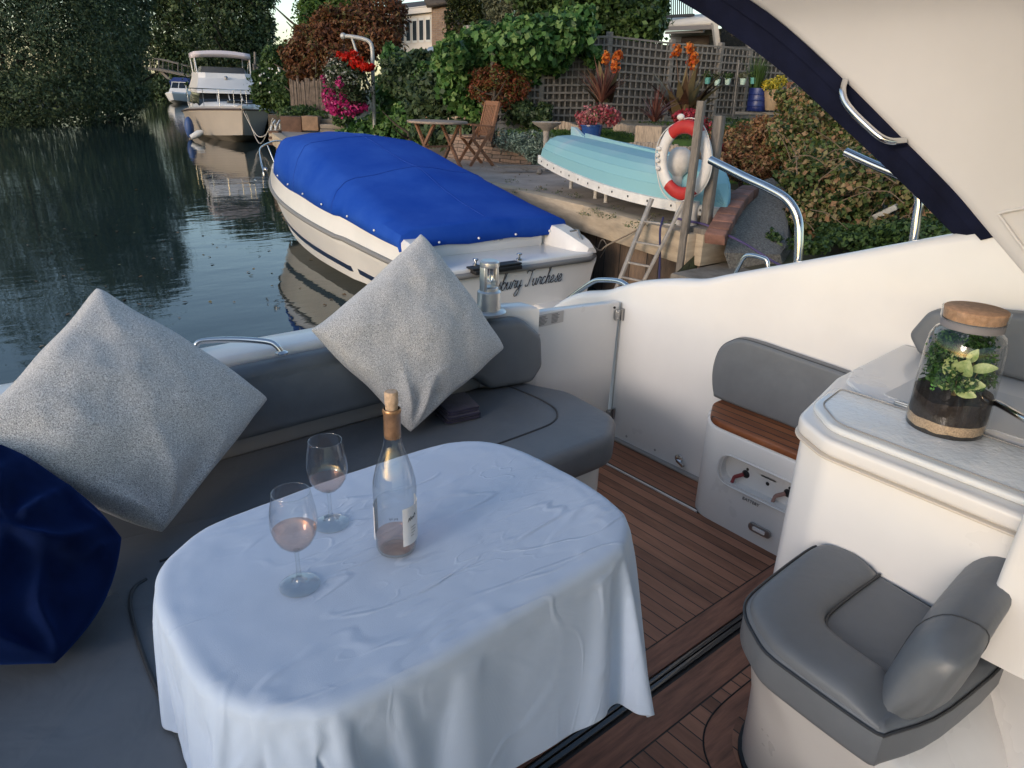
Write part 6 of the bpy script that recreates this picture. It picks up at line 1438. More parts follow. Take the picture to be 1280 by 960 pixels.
# ================================================================ plants
D_GREEN = leafmat('dark_tree_leaf', [(.018,.034,.016),(.042,.070,.028),(.085,.125,.05)], .25)
M_GREEN = leafmat('mid_green_leaf', [(.02,.045,.015),(.05,.09,.025),(.09,.15,.04)], .3)
B_GREEN = leafmat('bright_leaf', [(.03,.07,.015),(.07,.14,.03),(.14,.23,.06)], .35)
VINE = leafmat('vine_leaf', [(.015,.045,.012),(.045,.125,.03),(.11,.22,.06),(.20,.30,.10)], .35)
RUST = leafmat('maple_leaf', [(.055,.022,.014),(.12,.045,.022),(.20,.085,.035),(.10,.09,.03)], .3)
ACER = leafmat('acer_leaf', [(.14,.03,.015),(.22,.06,.03),(.09,.12,.03)], .3)
OLIVE = leafmat('olive_leaf', [(.07,.08,.045),(.13,.14,.08),(.20,.20,.13)], .25)
CONI = leafmat('conifer_leaf', [(.015,.025,.008),(.035,.05,.014),(.08,.085,.02)], .15)
WILLOW = leafmat('willow_leaf', [(.035,.055,.030),(.065,.098,.048),(.12,.16,.08)], .3)
BARK = mat('tree_bark', (.055,.042,.032), .9, var=.4, vscale=6, bump=.8, bscale=20)
def PB(px, py, F, rx, ry, w=1., dz=1.):
    c = pt(px, py, F); k = F/900*1.02; return (c, (rx*k, rx*k*dz, ry*k), w)
def plant(name, label, cat, blobs, n, size, m, base=None, trunk=None, grp=None, **kw):
    bl = [PB(*b) for b in blobs]; c = bl[0][0]; b0 = base if base is not None else Vector((c.x, c.y, QZ))
    t_ = thing(name, label, cat, b0, grp); leaves(kw.pop('part', 'crown'), m, bl, n, size, t_, **kw)
    if trunk:
        r0, r1, nl, sp = trunk; top = Vector((c.x, c.y, c.z)); build(trunk_mb(b0-Vector((0,0,.1)), top, r0, r1, nl, sp, len(label)), 'trunk', BARK, t_, 60)
    return t_
def gb(px, py, F, z): p = pt(px, py, F); return Vector((p.x, p.y, z))
G1 = 'trees along the far left bank'
plant('willow_tree', 'huge dark bushy tree overhanging the water at the far left', 'tree', [(30,70,36,95,70),(-60,60,36,90,80),(20,-10,38,90,60),(100,110,37,58,38),(30,125,35,80,32),(-80,130,35,70,40),(0,-90,38,120,80),(100,30,39,60,60),(-10,158,35,60,12),(60,152,37,60,12)], 90000, .17, WILLOW, gb(-20,150,38,WZ), (.35,.15,7,4), G1, clumps=260, cl_r=.15, aspect=.4, tone_sp=.3)
plant('riverside_tree', 'dark rounded tree just right of the big overhanging one, touching the water', 'tree', [(130,75,44,42,50),(140,20,46,40,50),(135,122,43,36,28),(110,-50,44,60,50),(158,112,48,20,30),(158,60,50,22,55)], 34000, .19, WILLOW, gb(140,150,47,WZ), (.3,.12,6,4), G1, clumps=160, cl_r=.16)
plant('riverside_tree', 'tall dark tree above the footbridge filling the gap in the distance', 'tree', [(210,30,84,40,45),(245,40,86,45,50),(200,75,84,30,28),(250,85,90,40,25),(225,-12,84,45,20)], 20000, .36, D_GREEN, gb(215,120,88,WZ), (.4,.2,5,5), G1, clumps=150, cl_r=.18)
plant('riverside_tree', 'dark leafy tree rising behind the flybridge cruiser', 'tree', [(292,30,58,38,45),(280,75,60,40,40),(318,70,56,28,46),(300,-8,58,38,22),(328,112,54,28,30),(324,38,57,16,40)], 24000, .25, D_GREEN, gb(310,130,58,.2), (.35,.15,6,4), 'trees beyond the flybridge cruiser', clumps=160, cl_r=.16)
plant('riverside_tree', 'low dark undergrowth mass at the waterline beyond the footbridge', 'shrub', [(190,112,82,35,16),(240,112,80,45,16),(275,118,62,30,22)], 9000, .32, D_GREEN, gb(230,125,82,WZ), None, None, clumps=90, cl_r=.2)
plant('garden_shrub', 'mid-green bank shrub with white blossoms behind the tall mooring poles', 'shrub', [(348,85,28,20,26),(340,115,27,24,20),(362,75,29,13,18),(358,120,26,15,22)], 11000, .13, M_GREEN, gb(348,140,27,.3), (.1,.05,4,1), clumps=110, cl_r=.2)
mb = MB(); rd = random.Random(9)
for i in range(16): mb.sphere(pt(rd.uniform(322,352), rd.uniform(85,118), 26.2), rd.uniform(.02,.05), 6, 4)
build(mb, 'blossom', mat('white_blossom', (.6,.6,.58), .7), bpy.data.objects['garden_shrub'], 60)
plant('ash_tree', 'light green tree to the right of the sky gap at the top', 'tree', [(396,14,36,22,22),(424,4,36,28,16),(384,45,34,12,20)], 11000, .15, B_GREEN, gb(395,120,35,.3), (.2,.08,5,2), clumps=120, cl_r=.2)
plant('maple_tree', 'rust-red spreading maple above the picket fence', 'tree', [(400,60,23,34,26),(438,38,23,38,24),(474,22,23.5,32,24),(470,52,22.5,30,16),(392,98,22.5,24,20),(430,72,22.5,34,18),(372,75,23,16,20),(372,100,22,10,12)], 30000, .12, RUST, gb(388,146,22.5,.5), (.13,.06,8,1.2), clumps=170, cl_r=.16, aspect=.45)
plant('acer_bush', 'small red-leaved acer just behind the side-on garden chair', 'shrub', [(618,98,13.9,24,14),(644,110,13.9,16,14),(604,112,13.9,16,14),(628,122,13.9,14,12)], 6500, .06, ACER, gb(617,165,13.2,.7), (.04,.02,6,.4), clumps=80, cl_r=.2, aspect=.4)
plant('grapevine', 'bright green grapevine sprawling low behind the garden table', 'vine', [(505,120,19.0,34,34),(545,110,17.4,40,30),(480,165,19.4,28,18),(505,165,18.2,36,22),(580,105,16.6,24,24),(520,85,18,20,16),(487,72,19,9,14),(545,150,17.2,40,28),(442,168,19.6,16,7),(590,140,16.2,22,24),(575,85,15.6,26,20)], 15000, .15, VINE, gb(520,185,15.6,.3), (.05,.03,8,.8), clumps=150, cl_r=.17, aspect=.85, part='foliage')
plant('grapevine', 'bright green climbing vine thrown over the top of the grey fence', 'vine', [(620,72,14.4,34,22),(655,58,14.0,40,28),(700,45,14.2,34,22),(720,30,14.4,20,18),(595,90,14.5,22,18),(580,72,14.2,16,20),(605,50,14.3,22,16),(655,90,14.4,22,20),(690,75,14.2,20,14),(640,110,14.4,14,12),(740,70,14.4,10,10),(570,100,14.6,20,28),(590,125,14.8,22,20),(565,70,13.5,16,18),(600,140,14.6,14,10)], 17000, .13, VINE, gb(640,160,14.2,.7), (.05,.03,8,.9), clumps=170, cl_r=.17, aspect=.85, part='foliage')
plant('dark_shrub', 'dark shrubbery in shade between the vine and the red acer', 'shrub', [(560,125,16.2,50,36),(600,120,15.0,20,30),(525,98,17.5,40,26),(570,165,15.0,50,16),(640,135,14.1,16,18)], 13000, .13, D_GREEN, gb(560,165,16,.5), None, clumps=120, cl_r=.2, part='foliage')
plant('conifer', 'dark golden-green column conifer beside the brick house', 'tree', [(575,30,24,16,36),(600,25,24,18,40),(588,-10,24,26,25),(585,75,24,20,20)], 14000, .11, CONI, gb(588,120,24,.6), (.15,.05,5,.6), clumps=160, cl_r=.14, up=1.2, aspect=.35)
plant('olive_tree', 'silvery olive-green tree above the vine', 'tree', [(648,18,21,30,22),(672,5,21,26,18),(628,-5,21,24,14)], 11000, .11, OLIVE, gb(650,80,21,.6), (.12,.06,5,1), clumps=120, cl_r=.2, aspect=.35)
plant('laurel_hedge', 'dark green laurel hedge standing above the lattice fence', 'hedge', [(720,20,19,42,24),(765,18,19,44,26),(800,35,18.5,30,20),(700,-5,19,50,20),(815,10,19,18,20)], 17000, .14, M_GREEN, gb(760,90,19,.8), (.12,.06,5,1), clumps=150, cl_r=.18)
plant('fern_clump', 'low dark green clump at the foot of the fence left of the birdbath', 'shrub', [(655,140,13.9,14,12),(672,150,13.9,12,12),(680,142,13.9,10,12)], 3000, .08, D_GREEN, gb(668,160,13.9,.9), None, clumps=60, cl_r=.25, part='foliage')
HG = leafmat('hedge_leaf', [(.022,.045,.014),(.06,.10,.025),(.14,.17,.05),(.28,.22,.11),(.30,.17,.09)], .3)
DRY = leafmat('orange_shrub_leaf', [(.14,.05,.025),(.26,.12,.055),(.32,.20,.10),(.12,.11,.03)], .3)
plant('mixed_hedge', 'tangled green and tan hedge on the bank right of the steel guard rail', 'hedge', [(1050,230,8.3,62,46),(1100,200,8.8,50,50),(1010,180,9.8,44,36),(1150,240,8.0,40,30),(1040,150,10.5,50,34),(1000,275,8.0,28,22),(1110,290,7.6,40,14),(1010,130,11,36,20),(1080,170,9.5,40,40),(1180,270,7.6,30,22),(1040,272,8.0,30,26)], 30000, .062, HG, gb(1060,300,8.2,.1), (.05,.03,9,.6), clumps=220, cl_r=.15, aspect=.7, part='foliage')
plant('ivy_cover', 'low dark green ivy spreading on the bank below the hedge', 'ground cover', [(1090,300,7.2,60,10),(1150,290,7.0,50,12),(1010,305,7.0,26,10),(965,300,7.2,10,10),(1060,292,7.4,40,10)], 5200, .05, M_GREEN, gb(1080,310,7.2,.1), None, clumps=120, cl_r=.2, part='foliage')
plant('orange_shrub', 'low orange and russet shrub behind the lifebuoy', 'shrub', [(915,185,10.6,34,22),(950,180,10.8,30,26),(935,205,10.0,36,20),(975,165,11.4,22,18),(900,210,9.8,16,16),(968,200,10.0,18,18)], 13000, .06, DRY, gb(930,230,10.2,.4), (.04,.02,7,.4), clumps=140, cl_r=.17, aspect=.4, part='foliage')
mb = MB(); rd = random.Random(4)
for i in range(60):
    a = pt(rd.uniform(980,1160), rd.uniform(190,300), rd.uniform(7.4,8.6)); d = Vector((rd.uniform(-1,1), rd.uniform(-1,1), rd.uniform(-.2,1)))*rd.uniform(.25,.6); mb.tube(smooth_open([a, a+d*.5+Vector((0,0,.05)), a+d], 3), [.006,.0055,.005,.0045,.004,.003,.002], 4)
build(mb, 'dry_stem', mat('dry_twig', (.17,.12,.08), .9), bpy.data.objects['mixed_hedge'], 60)
RED = leafmat('crimson_leaf', [(.25,.015,.03),(.40,.04,.06),(.12,.03,.02)], .3)
plant('crimson_shrub', 'crimson-leaved low shrub right behind the top of the lifebuoy', 'shrub', [(858,147,12.3,16,8),(872,158,12.0,14,10),(898,195,10.0,10,14)], 1800, .06, RED, gb(865,165,12.2,.85), None, clumps=50, cl_r=.3, part='foliage')
# cordylines, cannas, pots
CORD = leafmat('cordyline_leaf', [(.06,.02,.02),(.14,.05,.04),(.22,.12,.09)], .2)
CANL = leafmat('canna_leaf', [(.035,.018,.014),(.10,.045,.03),(.18,.14,.07),(.26,.20,.11)], .3)
def bushy(name, label, cat, base, part, **kw):
    t_ = thing(name, label, cat, base, kw.pop('grp', None)); blades(part, kw.pop('m'), base, parent=t_, **kw); return t_
b_ = pt(752,128,13.4); bushy('cordyline', 'bronze spiky cordyline rising behind the pink flowers', 'plant', b_, 'leaves', m=CORD, n=60, length=.75, width=.045, spread=.8, droop=.35, grp='bronze cordylines')
b_ = pt(818,152,12.3); bushy('cordyline', 'bronze spiky cordyline growing in the pale wooden planter', 'plant', b_, 'leaves', m=CORD, n=60, length=.62, width=.035, spread=1.0, droop=.5, grp='bronze cordylines')
b_ = pt(818,168,12.3); mb = MB(); mb.M = Matrix.Translation((b_.x, b_.y, 0)) @ Matrix.Rotation(R(20), 4, 'Z'); mb.box((-.30,-.22,.6), (.30,.22,1.06), .01); solo(mb, 'wooden_planter', LOG, 'pale square wooden planter holding the second cordyline', 'planter', (b_.x, b_.y, .86))
ORF = leafmat('orange_petal', [(.45,.06,.015),(.60,.14,.02),(.65,.25,.05)], .4)
def canna(label, px, yb, F, stems, n, L_):
    b_ = pt(px, yb, F); t_ = thing('canna', label, 'plant', b_, 'tall orange cannas'); blades('leaves', CANL, b_, n, L_, .24, t_, spread=.8, droop=.35, base_r=.12, seg=5)
    mb = MB()
    for sx_, sy in stems: mb.tube([b_, pt(sx_, sy, F)], [.014,.007], 5)
    build(mb, 'stems', mat('canna_stem', (.10,.06,.04), .7), t_, 60)
    leaves('flowers', ORF, [(pt(sx_, sy, F), (.08,.08,.10)) for sx_, sy in stems], 90*len(stems), .07, t_, 12, .35, .5)
canna('tall canna with orange blooms and bronze leaves left of the middle of the fence', 755, 128, 13.8, [(757,73),(772,70),(770,84)], 9, .7)
canna('broad dark-leaved canna clump with orange blooms in front of the fence', 852, 150, 14.0, [(845,64),(862,60),(865,78),(868,74)], 46, .95)
PINKF = leafmat('pink_petal', [(.30,.03,.05),(.42,.10,.12),(.50,.22,.22),(.08,.10,.03)], .35)
plant('pink_begonia', 'mound of pink flowers in the blue pot at the log edging', 'flowers', [(735,148,12.2,12,10),(752,142,12.2,15,9),(765,147,12.2,10,9),(730,162,12.0,5,10)], 2600, .05, PINKF, gb(748,158,12.2,.9), None, clumps=60, cl_r=.3, part='flowers')
def pot(px, y1, y0, F, r, m, label, prof=None, name='plant_pot', grp=None):
    a = pt(px, y1, F); h = pt(px, y0, F).z-a.z; mb = MB(); pf = prof or [(.001,0),(.8,0),(.86,.03),(1,.9),(1.06,.93),(1.06,1.),(.92,1.),(.9,.92),(.001,.9)]
    mb.lathe([(q*r, z*h) for q, z in pf], a, 28); return solo(mb, name, m, label, 'pot', a, grp, 40)
BLG = mat('blue_glaze', (.015,.05,.17), .25, coat=.5, var=.2, vscale=10)
pot(738,176,156,12.0,.17,BLG,'blue glazed pot under the pink flowers beside the logs')
pot(945,139,110,16.0,.20,mat('dark_blue_drum', (.012,.022,.11), .35, var=.2, vscale=8),'dark blue ribbed drum planter with tall feathery greenery', [(.001,0),(.97,0),(1,.02),(1,.2),(1.04,.22),(1,.25),(1,.45),(1.04,.47),(1,.5),(1,.7),(1.04,.72),(1,.75),(1,.97),(.98,1.),(.001,1.)], 'drum_planter')
pot(964,138,113,15.8,.19,mat('tan_ceramic', (.34,.24,.15), .5, var=.15, vscale=10),'tan tapered pot of yellow flowers beside the blue drum', [(.001,0),(.62,0),(.66,.03),(1,.85),(1.02,.9),(1,1.),(.88,1.),(.001,.95)])
b_ = pt(945,110,16.0); bushy('feathery_grass', 'tall feathery green plant in the blue drum', 'plant', b_, 'leaves', m=M_GREEN, n=150, length=.62, width=.018, spread=.45, droop=.3, base_r=.15)
YEL = leafmat('yellow_petal', [(.45,.33,.02),(.55,.45,.05),(.10,.14,.03)], .3)
plant('yellow_flowers', 'yellow flowers spilling from the tan pot', 'flowers', [(963,107,15.8,11,7),(975,102,15.8,7,6)], 900, .05, YEL, gb(963,113,15.8,1.5), None, clumps=30, cl_r=.3, part='flowers')
mb = MB()
for q in [((970,138),(988,104)),((996,134),(984,104)),((975,120),(992,120)),((985,104),(1003,104))]: mb.bar(pt(*q[0],15.6), pt(*q[1],15.6), .05, .04)
solo(mb, 'wooden_trestle', TW, 'small wooden trestle stand at the right of the tan pot', 'trestle', pt(985,138,15.6))
mb = MB(); mb.bar(pt(918,141,16.1), pt(978,142,15.9), .28, .05); solo(mb, 'plank_shelf', GREYW, 'low pale plank under the blue drum and tan pot', 'plank', pt(945,142,16))
HANG = mat('teal_hanging_pot', (.10,.30,.27), .5); HANW = mat('mint_hanging_pot', (.42,.55,.48), .5)
hang = ['mint pot hung on the fence, leftmost of the row', 'mint green pot hung second along the fence', 'pale pot hung third along the fence', 'white pot hung fourth along the fence', 'small teal pot hung on the fence nearest the blue drum']
for i, (px, py) in enumerate([(884,101),(896,103),(909,102),(928,102),(941,101)]):
    a = pt(px, py+4, 15.9); mb = MB(); mb.lathe([(.001,0),(.045,0),(.065,.12),(.001,.12)], a, 14)
    h = thing('hanging_pot', hang[i], 'pot', a, 'little pots hung along the fence'); build(mb, 'pot_body', HANG if i in (0, 4) else HANW, h, 40)
    leaves('small_plant', OLIVE if i % 2 else M_GREEN, [(a+Vector((0,0,.17)), (.10,.08,.07))], 130, .05, h, 10, .4)
# ================================================================ davit pole and hanging basket
dp = thing('davit_pole', 'pale galvanised davit pole curving over with a hanging flower basket', 'pole', atz(469,176,QZ))
PAL = mat('galvanised_pale', (.42,.42,.41), .45, metal=.25, var=.12, vscale=10)
FQ = 18.0; a = atz(469,176,QZ); FQ = a.x*math.sin(HD)+a.y*math.cos(HD)
mb = MB(); mb.tube(smooth_open([a, pt(467,130,FQ), pt(466,90,FQ), pt(465.5,66,FQ), pt(463,54,FQ), pt(455,49,FQ), pt(440,46,FQ), pt(429,45,FQ)], 4), .045, 10); mb.sphere(pt(429,45,FQ), .07, 10, 8); build(mb, 'pole', PAL, dp, 60)
mb = MB(); mb.tube([pt(440,48,FQ), pt(452,85,FQ), pt(466,118,FQ)], .028, 8); build(mb, 'brace', PAL, dp, 60)
hbk = thing('hanging_basket', 'hanging basket of red, pink and white flowers on the davit', 'hanging basket', pt(432,105,FQ-.3))
FB2 = FQ-.35
mb = MB()
for px in (419,432,446): mb.tube([pt(430,55,FQ), pt(px,92,FB2)], .006, 4)
build(mb, 'chains', BLACK, hbk, 0)
mb = MB(); cb_ = pt(433,108,FB2); mb.lathe([(.001,-.30),(.15,-.27),(.27,-.12),(.31,.05),(.001,.05)], cb_, 20); build(mb, 'basket', mat('coir_liner', (.05,.035,.025), .95), hbk, 50)
leaves('foliage', leafmat('basket_leaf', [(.015,.03,.012),(.04,.06,.025),(.08,.10,.05)], .25), [PB(432,108,FB2,26,30),PB(428,88,FB2,20,12),PB(440,128,FB2,18,14)], 5000, .075, hbk, 60, .25)
leaves('pink_petunias', leafmat('magenta_petal', [(.35,.01,.11),(.55,.03,.20),(.60,.10,.28)], .35), [PB(413,122,FB2-.2,9,12),PB(420,134,FB2-.2,12,9),PB(428,140,FB2-.2,12,6),PB(404,98,FB2-.2,3,3),PB(448,134,FB2-.2,10,6),PB(430,125,FB2-.4,6,8),PB(425,104,FB2-.5,4,5)], 1500, .085, hbk, 26, .3)
leaves('red_geraniums', leafmat('scarlet_petal', [(.45,.008,.005),(.65,.03,.01)], .35), [PB(431,71,FB2-.2,6,4),PB(441,69,FB2-.2,5,5),PB(446,79,FB2-.2,8,6),PB(456,84,FB2-.2,10,4),PB(424,68,FB2,3,3)], 1300, .085, hbk, 20, .3)
leaves('blossoms', leafmat('white_petal', [(.35,.34,.28),(.55,.54,.48)], .3), [PB(420,82,FB2-.2,14,9),PB(416,95,FB2-.3,12,7),PB(436,98,FB2-.4,12,8)], 260, .05, hbk, 40, .3)
# ================================================================ left end of the garden: fence, planters, steps, poles
pk = thing('picket_fence', 'rough upright timber palings under the rust-red maple', 'fence', gb(390,146,22,.5))
mb = MB(); rd = random.Random(2)
for i in range(34):
    px = 366+i*1.75; F = 21.6-.035*i*0; a = pt(px, 146-.05*i, F); h = rd.uniform(.85, 1.0); mb.tube([a, a+Vector((rd.uniform(-.02,.02), 0, h))], rd.uniform(.035,.05), 6)
build(mb, 'palings', mat('old_paling', (.13,.10,.08), .9, var=.4, vscale=8), pk, 50)
def bx(name, label, cat, pxs, F, h, dep, m, grp=None, z=None):
    a, c_ = pt(pxs[0], pxs[2], F), pt(pxs[1], pxs[3], F); mb = MB(); zz = a.z if z is None else z
    a.z = c_.z = zz+h/2; d = (c_-a).normalized(); n_ = Vector((-d.y, d.x, 0)); n_ = n_ if n_.dot(a) > 0 else -n_
    mb.bar(a+n_*dep/2, c_+n_*dep/2, dep, h, r=.01); return solo(mb, name, m, label, cat, (a.x, a.y, zz), grp)
SLP = mat('old_sleeper_wood', (.105,.06,.042), .9, var=.3, vscale=6, bump=.5, bscale=25); SLP2 = mat('light_sleeper_wood', (.22,.14,.09), .9, var=.3, vscale=6, bump=.5, bscale=25)
bx('sleeper_planter', 'dark brown timber planter box at the far end of the quay', 'planter', (352,377,167,164), 20.4, .44, .6, SLP)
bx('sleeper_planter', 'lighter tan timber planter box next to the stone steps', 'planter', (378,398,163,162), 20.2, .36, .6, SLP2)
STN2 = brickmat('layered_stone', (.24,.20,.16), (.15,.12,.095), (.05,.04,.03), bw=.5, bh=.09, squash=.014, dist=.08)
for i in range(4): bx('stone_step', ['lowest', 'second', 'third', 'topmost'][i]+' of the layered stone steps beside the hanging basket', 'step', (400, 431, 164, 165), 20.0+.25*i, .115, .5, mat('step_stone%d' % (i % 2), (.20,.17,.14) if i % 2 else (.15,.125,.10), .9, var=.3, vscale=7, bump=.5, bscale=20), 'stone garden steps', QZ+.115*i)
plant('border_plants', 'low green border planting above the timber planters', 'plants', [(375,140,21.5,22,7),(405,145,21,14,5),(430,150,20,12,6)], 2600, .09, M_GREEN, gb(390,146,21,.7), None, clumps=50, cl_r=.3, part='foliage')
bx('garden_bank', 'brown earth bank with rough boards behind the flybridge cruiser bow', 'bank', (335,370,148,150), 23.5, .5, 2.5, mat('bank_boards', (.07,.055,.04), .9, var=.4, vscale=4), z=.1)
for px, y0, y1, lab_ in ((319,65,146,'tallest grey mooring pole to the right of the flybridge cruiser'), (324,80,144,'middle slanting mooring pole beside the tallest one'), (329,84,142,'shorter slanting mooring pole nearest the white blossoms')):
    p = pt(px, y1, 36); t_ = pt(px-.5, y0, 36); mb = MB(); mb.tube([Vector((p.x, p.y, -.9)), Vector((t_.x if px < 320 else t_.x-.25, t_.y, t_.z))], .055, 8); solo(mb, 'mooring_pole', GREYW, lab_, 'pole', p, 'mooring poles by the flybridge cruiser', 60)
for k_, px in enumerate((340, 346)):
    mb = MB(); mb.tube(smooth_open([pt(px-3,175,20.4), pt(px-1,160,20.6), pt(px+3,152,20.9), pt(px+4,152,21.3), pt(px+4,165,21.5)], 4), .028, 8); solo(mb, 'step_handrail', mat('white_painted_steel', (.6,.6,.58), .4), ['white curved handrail of the far quay steps, left one', 'white curved handrail of the far quay steps, right one'][k_], 'handrail', pt(px,175,20.4), 'handrails of the far quay steps', 60)
mb = MB(); 
for q in [((338,165),(350,165)),((338,172),(349,173)),((338,179),(348,180))]: mb.bar(pt(*q[0],19.6), pt(*q[1],19.6), .3, .06)
solo(mb, 'quay_steps', SLP, 'dark timber steps going down to the water at the far quay corner', 'steps', pt(342,170,19.6))
# ================================================================ houses
BRKW = brickmat('yellow_brown_brick', (.23,.15,.10), (.16,.10,.07), (.20,.17,.14), bw=.23, bh=.075, squash=.012, dist=0)
ROOF = brickmat('dark_roof_tiles', (.055,.048,.045), (.085,.07,.062), (.02,.02,.02), bw=.3, bh=.2, squash=.01, dist=0)
WHT = mat('white_render', (.58,.54,.49), .7, var=.06, vscale=3); GLS = mat('window_glass', (.03,.04,.05), .05, coat=.3)
def hpt(px, py, F): return pt(px, py, F)
def wallq(name, m, parent, c4, th=.25):
    P_ = [Vector(c) for c in c4]; n_ = (P_[1]-P_[0]).cross(P_[3]-P_[0]).normalized(); n_ = n_ if n_.dot(P_[0]) > 0 else -n_
    mb = MB(); mb.add([tuple(p) for p in P_]+[tuple(p+n_*th) for p in P_], [(0,1,2,3),(7,6,5,4),(0,4,5,1),(1,5,6,2),(2,6,7,3),(3,7,4,0)]); return build(mb, name, m, parent, 20)
h1 = thing('brick_house', 'brick and white house with a row of tall white windows behind the maple', 'house', gb(540,60,38,.5))
A0 = hpt(488,55,40); B0 = hpt(541,55,37); A1z = hpt(488,17,40).z; B1z = hpt(541,12,37).z
A0.z = B0.z = .3
def V2(s, z, o=0.): p = A0.lerp(B0, s); v = p+Vector((-p.x, -p.y, 0)).normalized()*o; return Vector((v.x, v.y, z))
zt = (A1z+B1z)/2
wallq('wall', WHT, h1, [V2(0,.3), V2(1,.3), V2(1,zt), V2(0,zt)])
zs, zh = hpt(520,54,38.5).z, hpt(520,24,38.5).z
for i in range(6):
    s0_, s1_ = .08+i*.152, .08+i*.152+.118
    fr_ = thing('x', 'x', 'x') if False else None
    mb = MB()
    for (u0, u1, z0_, z1_) in ((s0_, s0_+.014, zs, zh), (s1_-.014, s1_, zs, zh), (s0_, s1_, zs, zs+.10), (s0_, s1_, zh-.10, zh)):
        a_, b2_ = V2(u0, z0_, .05), V2(u1, z1_, .05)
        mb.add([(a_.x,a_.y,z0_),(b2_.x,b2_.y,z0_),(b2_.x,b2_.y,z1_),(a_.x,a_.y,z1_)]+[(V2(u,z,-.02).x, V2(u,z,-.02).y, z) for u, z in ((u0,z0_),(u1,z0_),(u1,z1_),(u0,z1_))], [(0,1,2,3),(0,4,5,1),(1,5,6,2),(2,6,7,3),(3,7,4,0)])
    wf = build(mb, 'window', mat('white_upvc', (.62,.62,.60), .4), h1, 20)
    mb = MB(); mb.add([tuple(V2(s0_+.012, zs+.08, .02)), tuple(V2(s1_-.012, zs+.08, .02)), tuple(V2(s1_-.012, zh-.08, .02)), tuple(V2(s0_+.012, zh-.08, .02))], [(0,1,2,3)]); build(mb, 'pane', GLS, wf, 0)
mb = MB(); mb.bar(V2(-.02, zt, .3), V2(1.02, zt, .3), .15, .28); build(mb, 'fascia', WHT, h1, 20)
rt = hpt(520,2,42).z
mb = MB(); bk0, bk1 = V2(-.02, rt, -4.), V2(1.02, rt, -4.); mb.add([tuple(V2(-.03, zt+.1, .45)), tuple(V2(1.03, zt+.1, .45)), tuple(bk1), tuple(bk0)]+[tuple(V2(-.03, zt, .4)), tuple(V2(1.03, zt, .4)), (bk1.x,bk1.y,bk1.z-.2), (bk0.x,bk0.y,bk0.z-.2)], [(0,1,2,3),(7,6,5,4),(0,4,5,1),(1,5,6,2),(3,7,4,0)]); build(mb, 'roof', ROOF, h1, 20)
C0_, C1_ = hpt(540,60,36.5), hpt(566,60,35.8); C0_.z = C1_.z = .3; tz_ = hpt(553,-4,36).z
wallq('wall', BRKW, h1, [C0_, C1_, (C1_.x, C1_.y, tz_), (C0_.x, C0_.y, tz_+.1)], 4.)
mb = MB(); q0, q1 = hpt(534,10,36.3), hpt(572,6,35.6); q2 = hpt(560,-30,38); mb.add([tuple(q0), tuple(q1), tuple(q2), (q2.x-1.4, q2.y+.8, q2.z)], [(0,1,2,3)]); r_o = build(mb, 'roof', ROOF, h1, 0); r_o.modifiers.new('t', 'SOLIDIFY').thickness = .2
lt_ = thing('garden_room', 'small garden room with a pale shallow roof behind the vine', 'outbuilding', gb(545,75,26,.5))
mb = MB(); a, c_ = pt(529,66,26), pt(562,64,25.5); t1_, t2_ = pt(536,59,28), pt(562,54,27.5); mb.add([tuple(a), tuple(c_), tuple(t2_), tuple(t1_)], [(0,1,2,3)]); ro_ = build(mb, 'roof', mat('pale_roof_sheet', (.36,.38,.40), .4), lt_, 0); ro_.modifiers.new('t', 'SOLIDIFY').thickness = .12
wallq('wall', mat('dull_cream_wall', (.30,.27,.22), .8), lt_, [pt(532,95,26.3), pt(562,95,25.8), pt(562,66,25.8), pt(532,68,26.3)], .2)
# right-hand house above the fence
h2 = thing('timber_house', 'grey boarded house with cream soffit and balcony rail above the fence', 'house', gb(880,70,21,1.))
GB_ = plankmat('grey_weatherboard', 2, .16, (.22,.20,.18), (.30,.28,.25), gap=.08, rough=.8, grain=6, bump=.8)
wallq('wall', GB_, h2, [pt(838,90,23), pt(1010,90,20.5), pt(1010,28,20.5), pt(838,40,23)], .3)
CRM = mat('cream_soffit', (.58,.52,.44), .6, var=.06, vscale=3)
mb = MB(); e0, e1, e2, e3 = pt(826,30,22.3), pt(930,24,20.4), pt(905,14,22.6), pt(826,22,24); mb.add([tuple(e0), tuple(e1), tuple(pt(935,12,21.6)), tuple(e3)], [(0,1,2,3)]); sf = build(mb, 'canopy', CRM, h2, 0); sf.modifiers.new('t', 'SOLIDIFY').thickness = .12
mb = MB(); mb.bar(pt(830,36,22.0), pt(893,34,21.0), .12, .10); mb.bar(pt(832,41,22.0), pt(880,39,21.3), .08, .06); build(mb, 'awning_case', mat('awning_metal', (.22,.19,.17), .4), h2, 20)
mb = MB(); mb.bar(pt(893,28,20.9), pt(897,60,20.9), .22, .12); build(mb, 'corner_board', CRM, h2, 20)
wallq('window', DARKW, h2, [pt(900,58,20.7), pt(932,58,20.4), pt(931,37,20.4), pt(902,33,20.7)], .1)
wallq('window', mat('brown_door_glass', (.06,.04,.03), .15), h2, [pt(850,60,22), pt(886,60,21.6), pt(886,44,21.6), pt(852,46,22)], .1)
mb = MB()
for i in range(16):
    px = 826+i*2.6; mb.tube([pt(px, 21, 22.6), pt(px, -4, 22.6)], .018, 5)
mb.bar(pt(824,-3,22.6), pt(868,-3,22.6), .05, .05); mb.bar(pt(824,21,22.6), pt(868,19,22.6), .06, .08); build(mb, 'balcony_rail', mat('black_iron', (.02,.02,.022), .5), h2, 20)

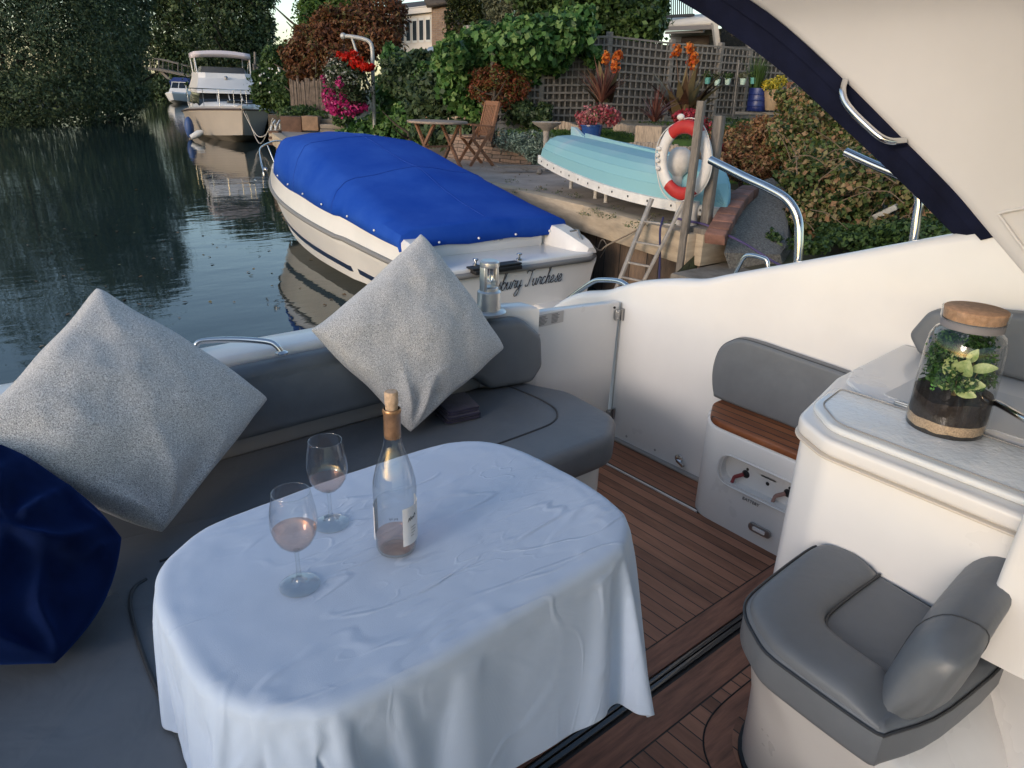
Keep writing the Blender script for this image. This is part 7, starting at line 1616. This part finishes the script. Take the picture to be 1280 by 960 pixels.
# fallen leaves on the terrace and small floating leaves: litter nobody could count
LIT = leafmat('dry_litter', [(.10,.06,.03),(.22,.14,.07),(.12,.12,.05)], .1)
tag(leaves('leaf_litter', LIT, [((7.6,6.5,QZ+.012),(1.1,2.0,.006)),((8.2,9.5,QZ+.012),(1.2,2.0,.006)),((7.0,12.,QZ+.012),(.5,2.5,.006))], 420, .035, None, 70, .25, shell=.1, up=3.), kind='stuff')
bpy.data.objects['leaf_litter']['label'] = 'scattered dry leaves on the terrace paving'
tag(leaves('floating_leaves', LIT, [((3.0,12.,WZ+.006),(2.6,6.,.003)),((2.2,8.,WZ+.006),(1.6,4.,.003))], 110, .05, None, 60, .35, shell=.1, up=6.), kind='stuff')
bpy.data.objects['floating_leaves']['label'] = 'few small leaves floating on the river'
# ================================================================ world, sun, camera, view
w = bpy.data.worlds.new('World'); scene.world = w; w.use_nodes = True; nt = w.node_tree
bg = nt.nodes['Background']; sky = nt.nodes.new('ShaderNodeTexSky'); sky.sky_type = 'NISHITA'; sky.sun_disc = False
SUN_EL, SUN_AZ = 14., -100.      # azimuth from +Y towards +X
sky.sun_elevation = R(SUN_EL); sky.sun_rotation = R(SUN_AZ); sky.air_density = 1.0; sky.dust_density = 1.0; sky.ozone_density = 1.2
nt.links.new(sky.outputs[0], bg.inputs[0]); bg.inputs[1].default_value = .15
sl = bpy.data.lights.new('sun', 'SUN'); sl.energy = .75; sl.angle = R(16); sl.color = (1., .89, .85)
so_ = bpy.data.objects.new('sun', sl); COL.objects.link(so_)
dv = Vector((math.sin(R(SUN_AZ))*math.cos(R(SUN_EL)), math.cos(R(SUN_AZ))*math.cos(R(SUN_EL)), math.sin(R(SUN_EL))))
so_.rotation_euler = dv.to_track_quat('Z', 'Y').to_euler()
cam = bpy.data.cameras.new('camera'); co = bpy.data.objects.new('camera', cam); COL.objects.link(co); scene.camera = co
cam.sensor_width = 36; cam.lens = 36*FOC/1280; cam.clip_end = 3000; cam.clip_start = .02
Rv = Vector((math.cos(HD), -math.sin(HD), 0)); Fh = Vector((math.sin(HD), math.cos(HD), 0))
fw = Fh*math.cos(PIT)+Vector((0,0,-math.sin(PIT))); up = Fh*math.sin(PIT)+Vector((0,0,math.cos(PIT)))
rc = Rv*math.cos(ROL)+up*math.sin(ROL); uc = -Rv*math.sin(ROL)+up*math.cos(ROL)
co.matrix_world = Matrix(((rc.x,uc.x,-fw.x,0),(rc.y,uc.y,-fw.y,0),(rc.z,uc.z,-fw.z,CH),(0,0,0,1)))
scene.view_settings.view_transform = 'Standard'; scene.view_settings.look = 'None'; scene.view_settings.gamma = 1; scene.view_settings.use_curve_mapping = False
scene.view_settings.exposure = .82
scene.render.engine = 'CYCLES'
cy = scene.cycles; cy.use_denoising = True; cy.max_bounces = 8; cy.diffuse_bounces = 3; cy.glossy_bounces = 3; cy.transmission_bounces = 8; cy.transparent_max_bounces = 16
cy.sample_clamp_indirect = 6; cy.caustics_reflective = False; cy.caustics_refractive = False; cy.use_adaptive_sampling = True; cy.adaptive_threshold = .015
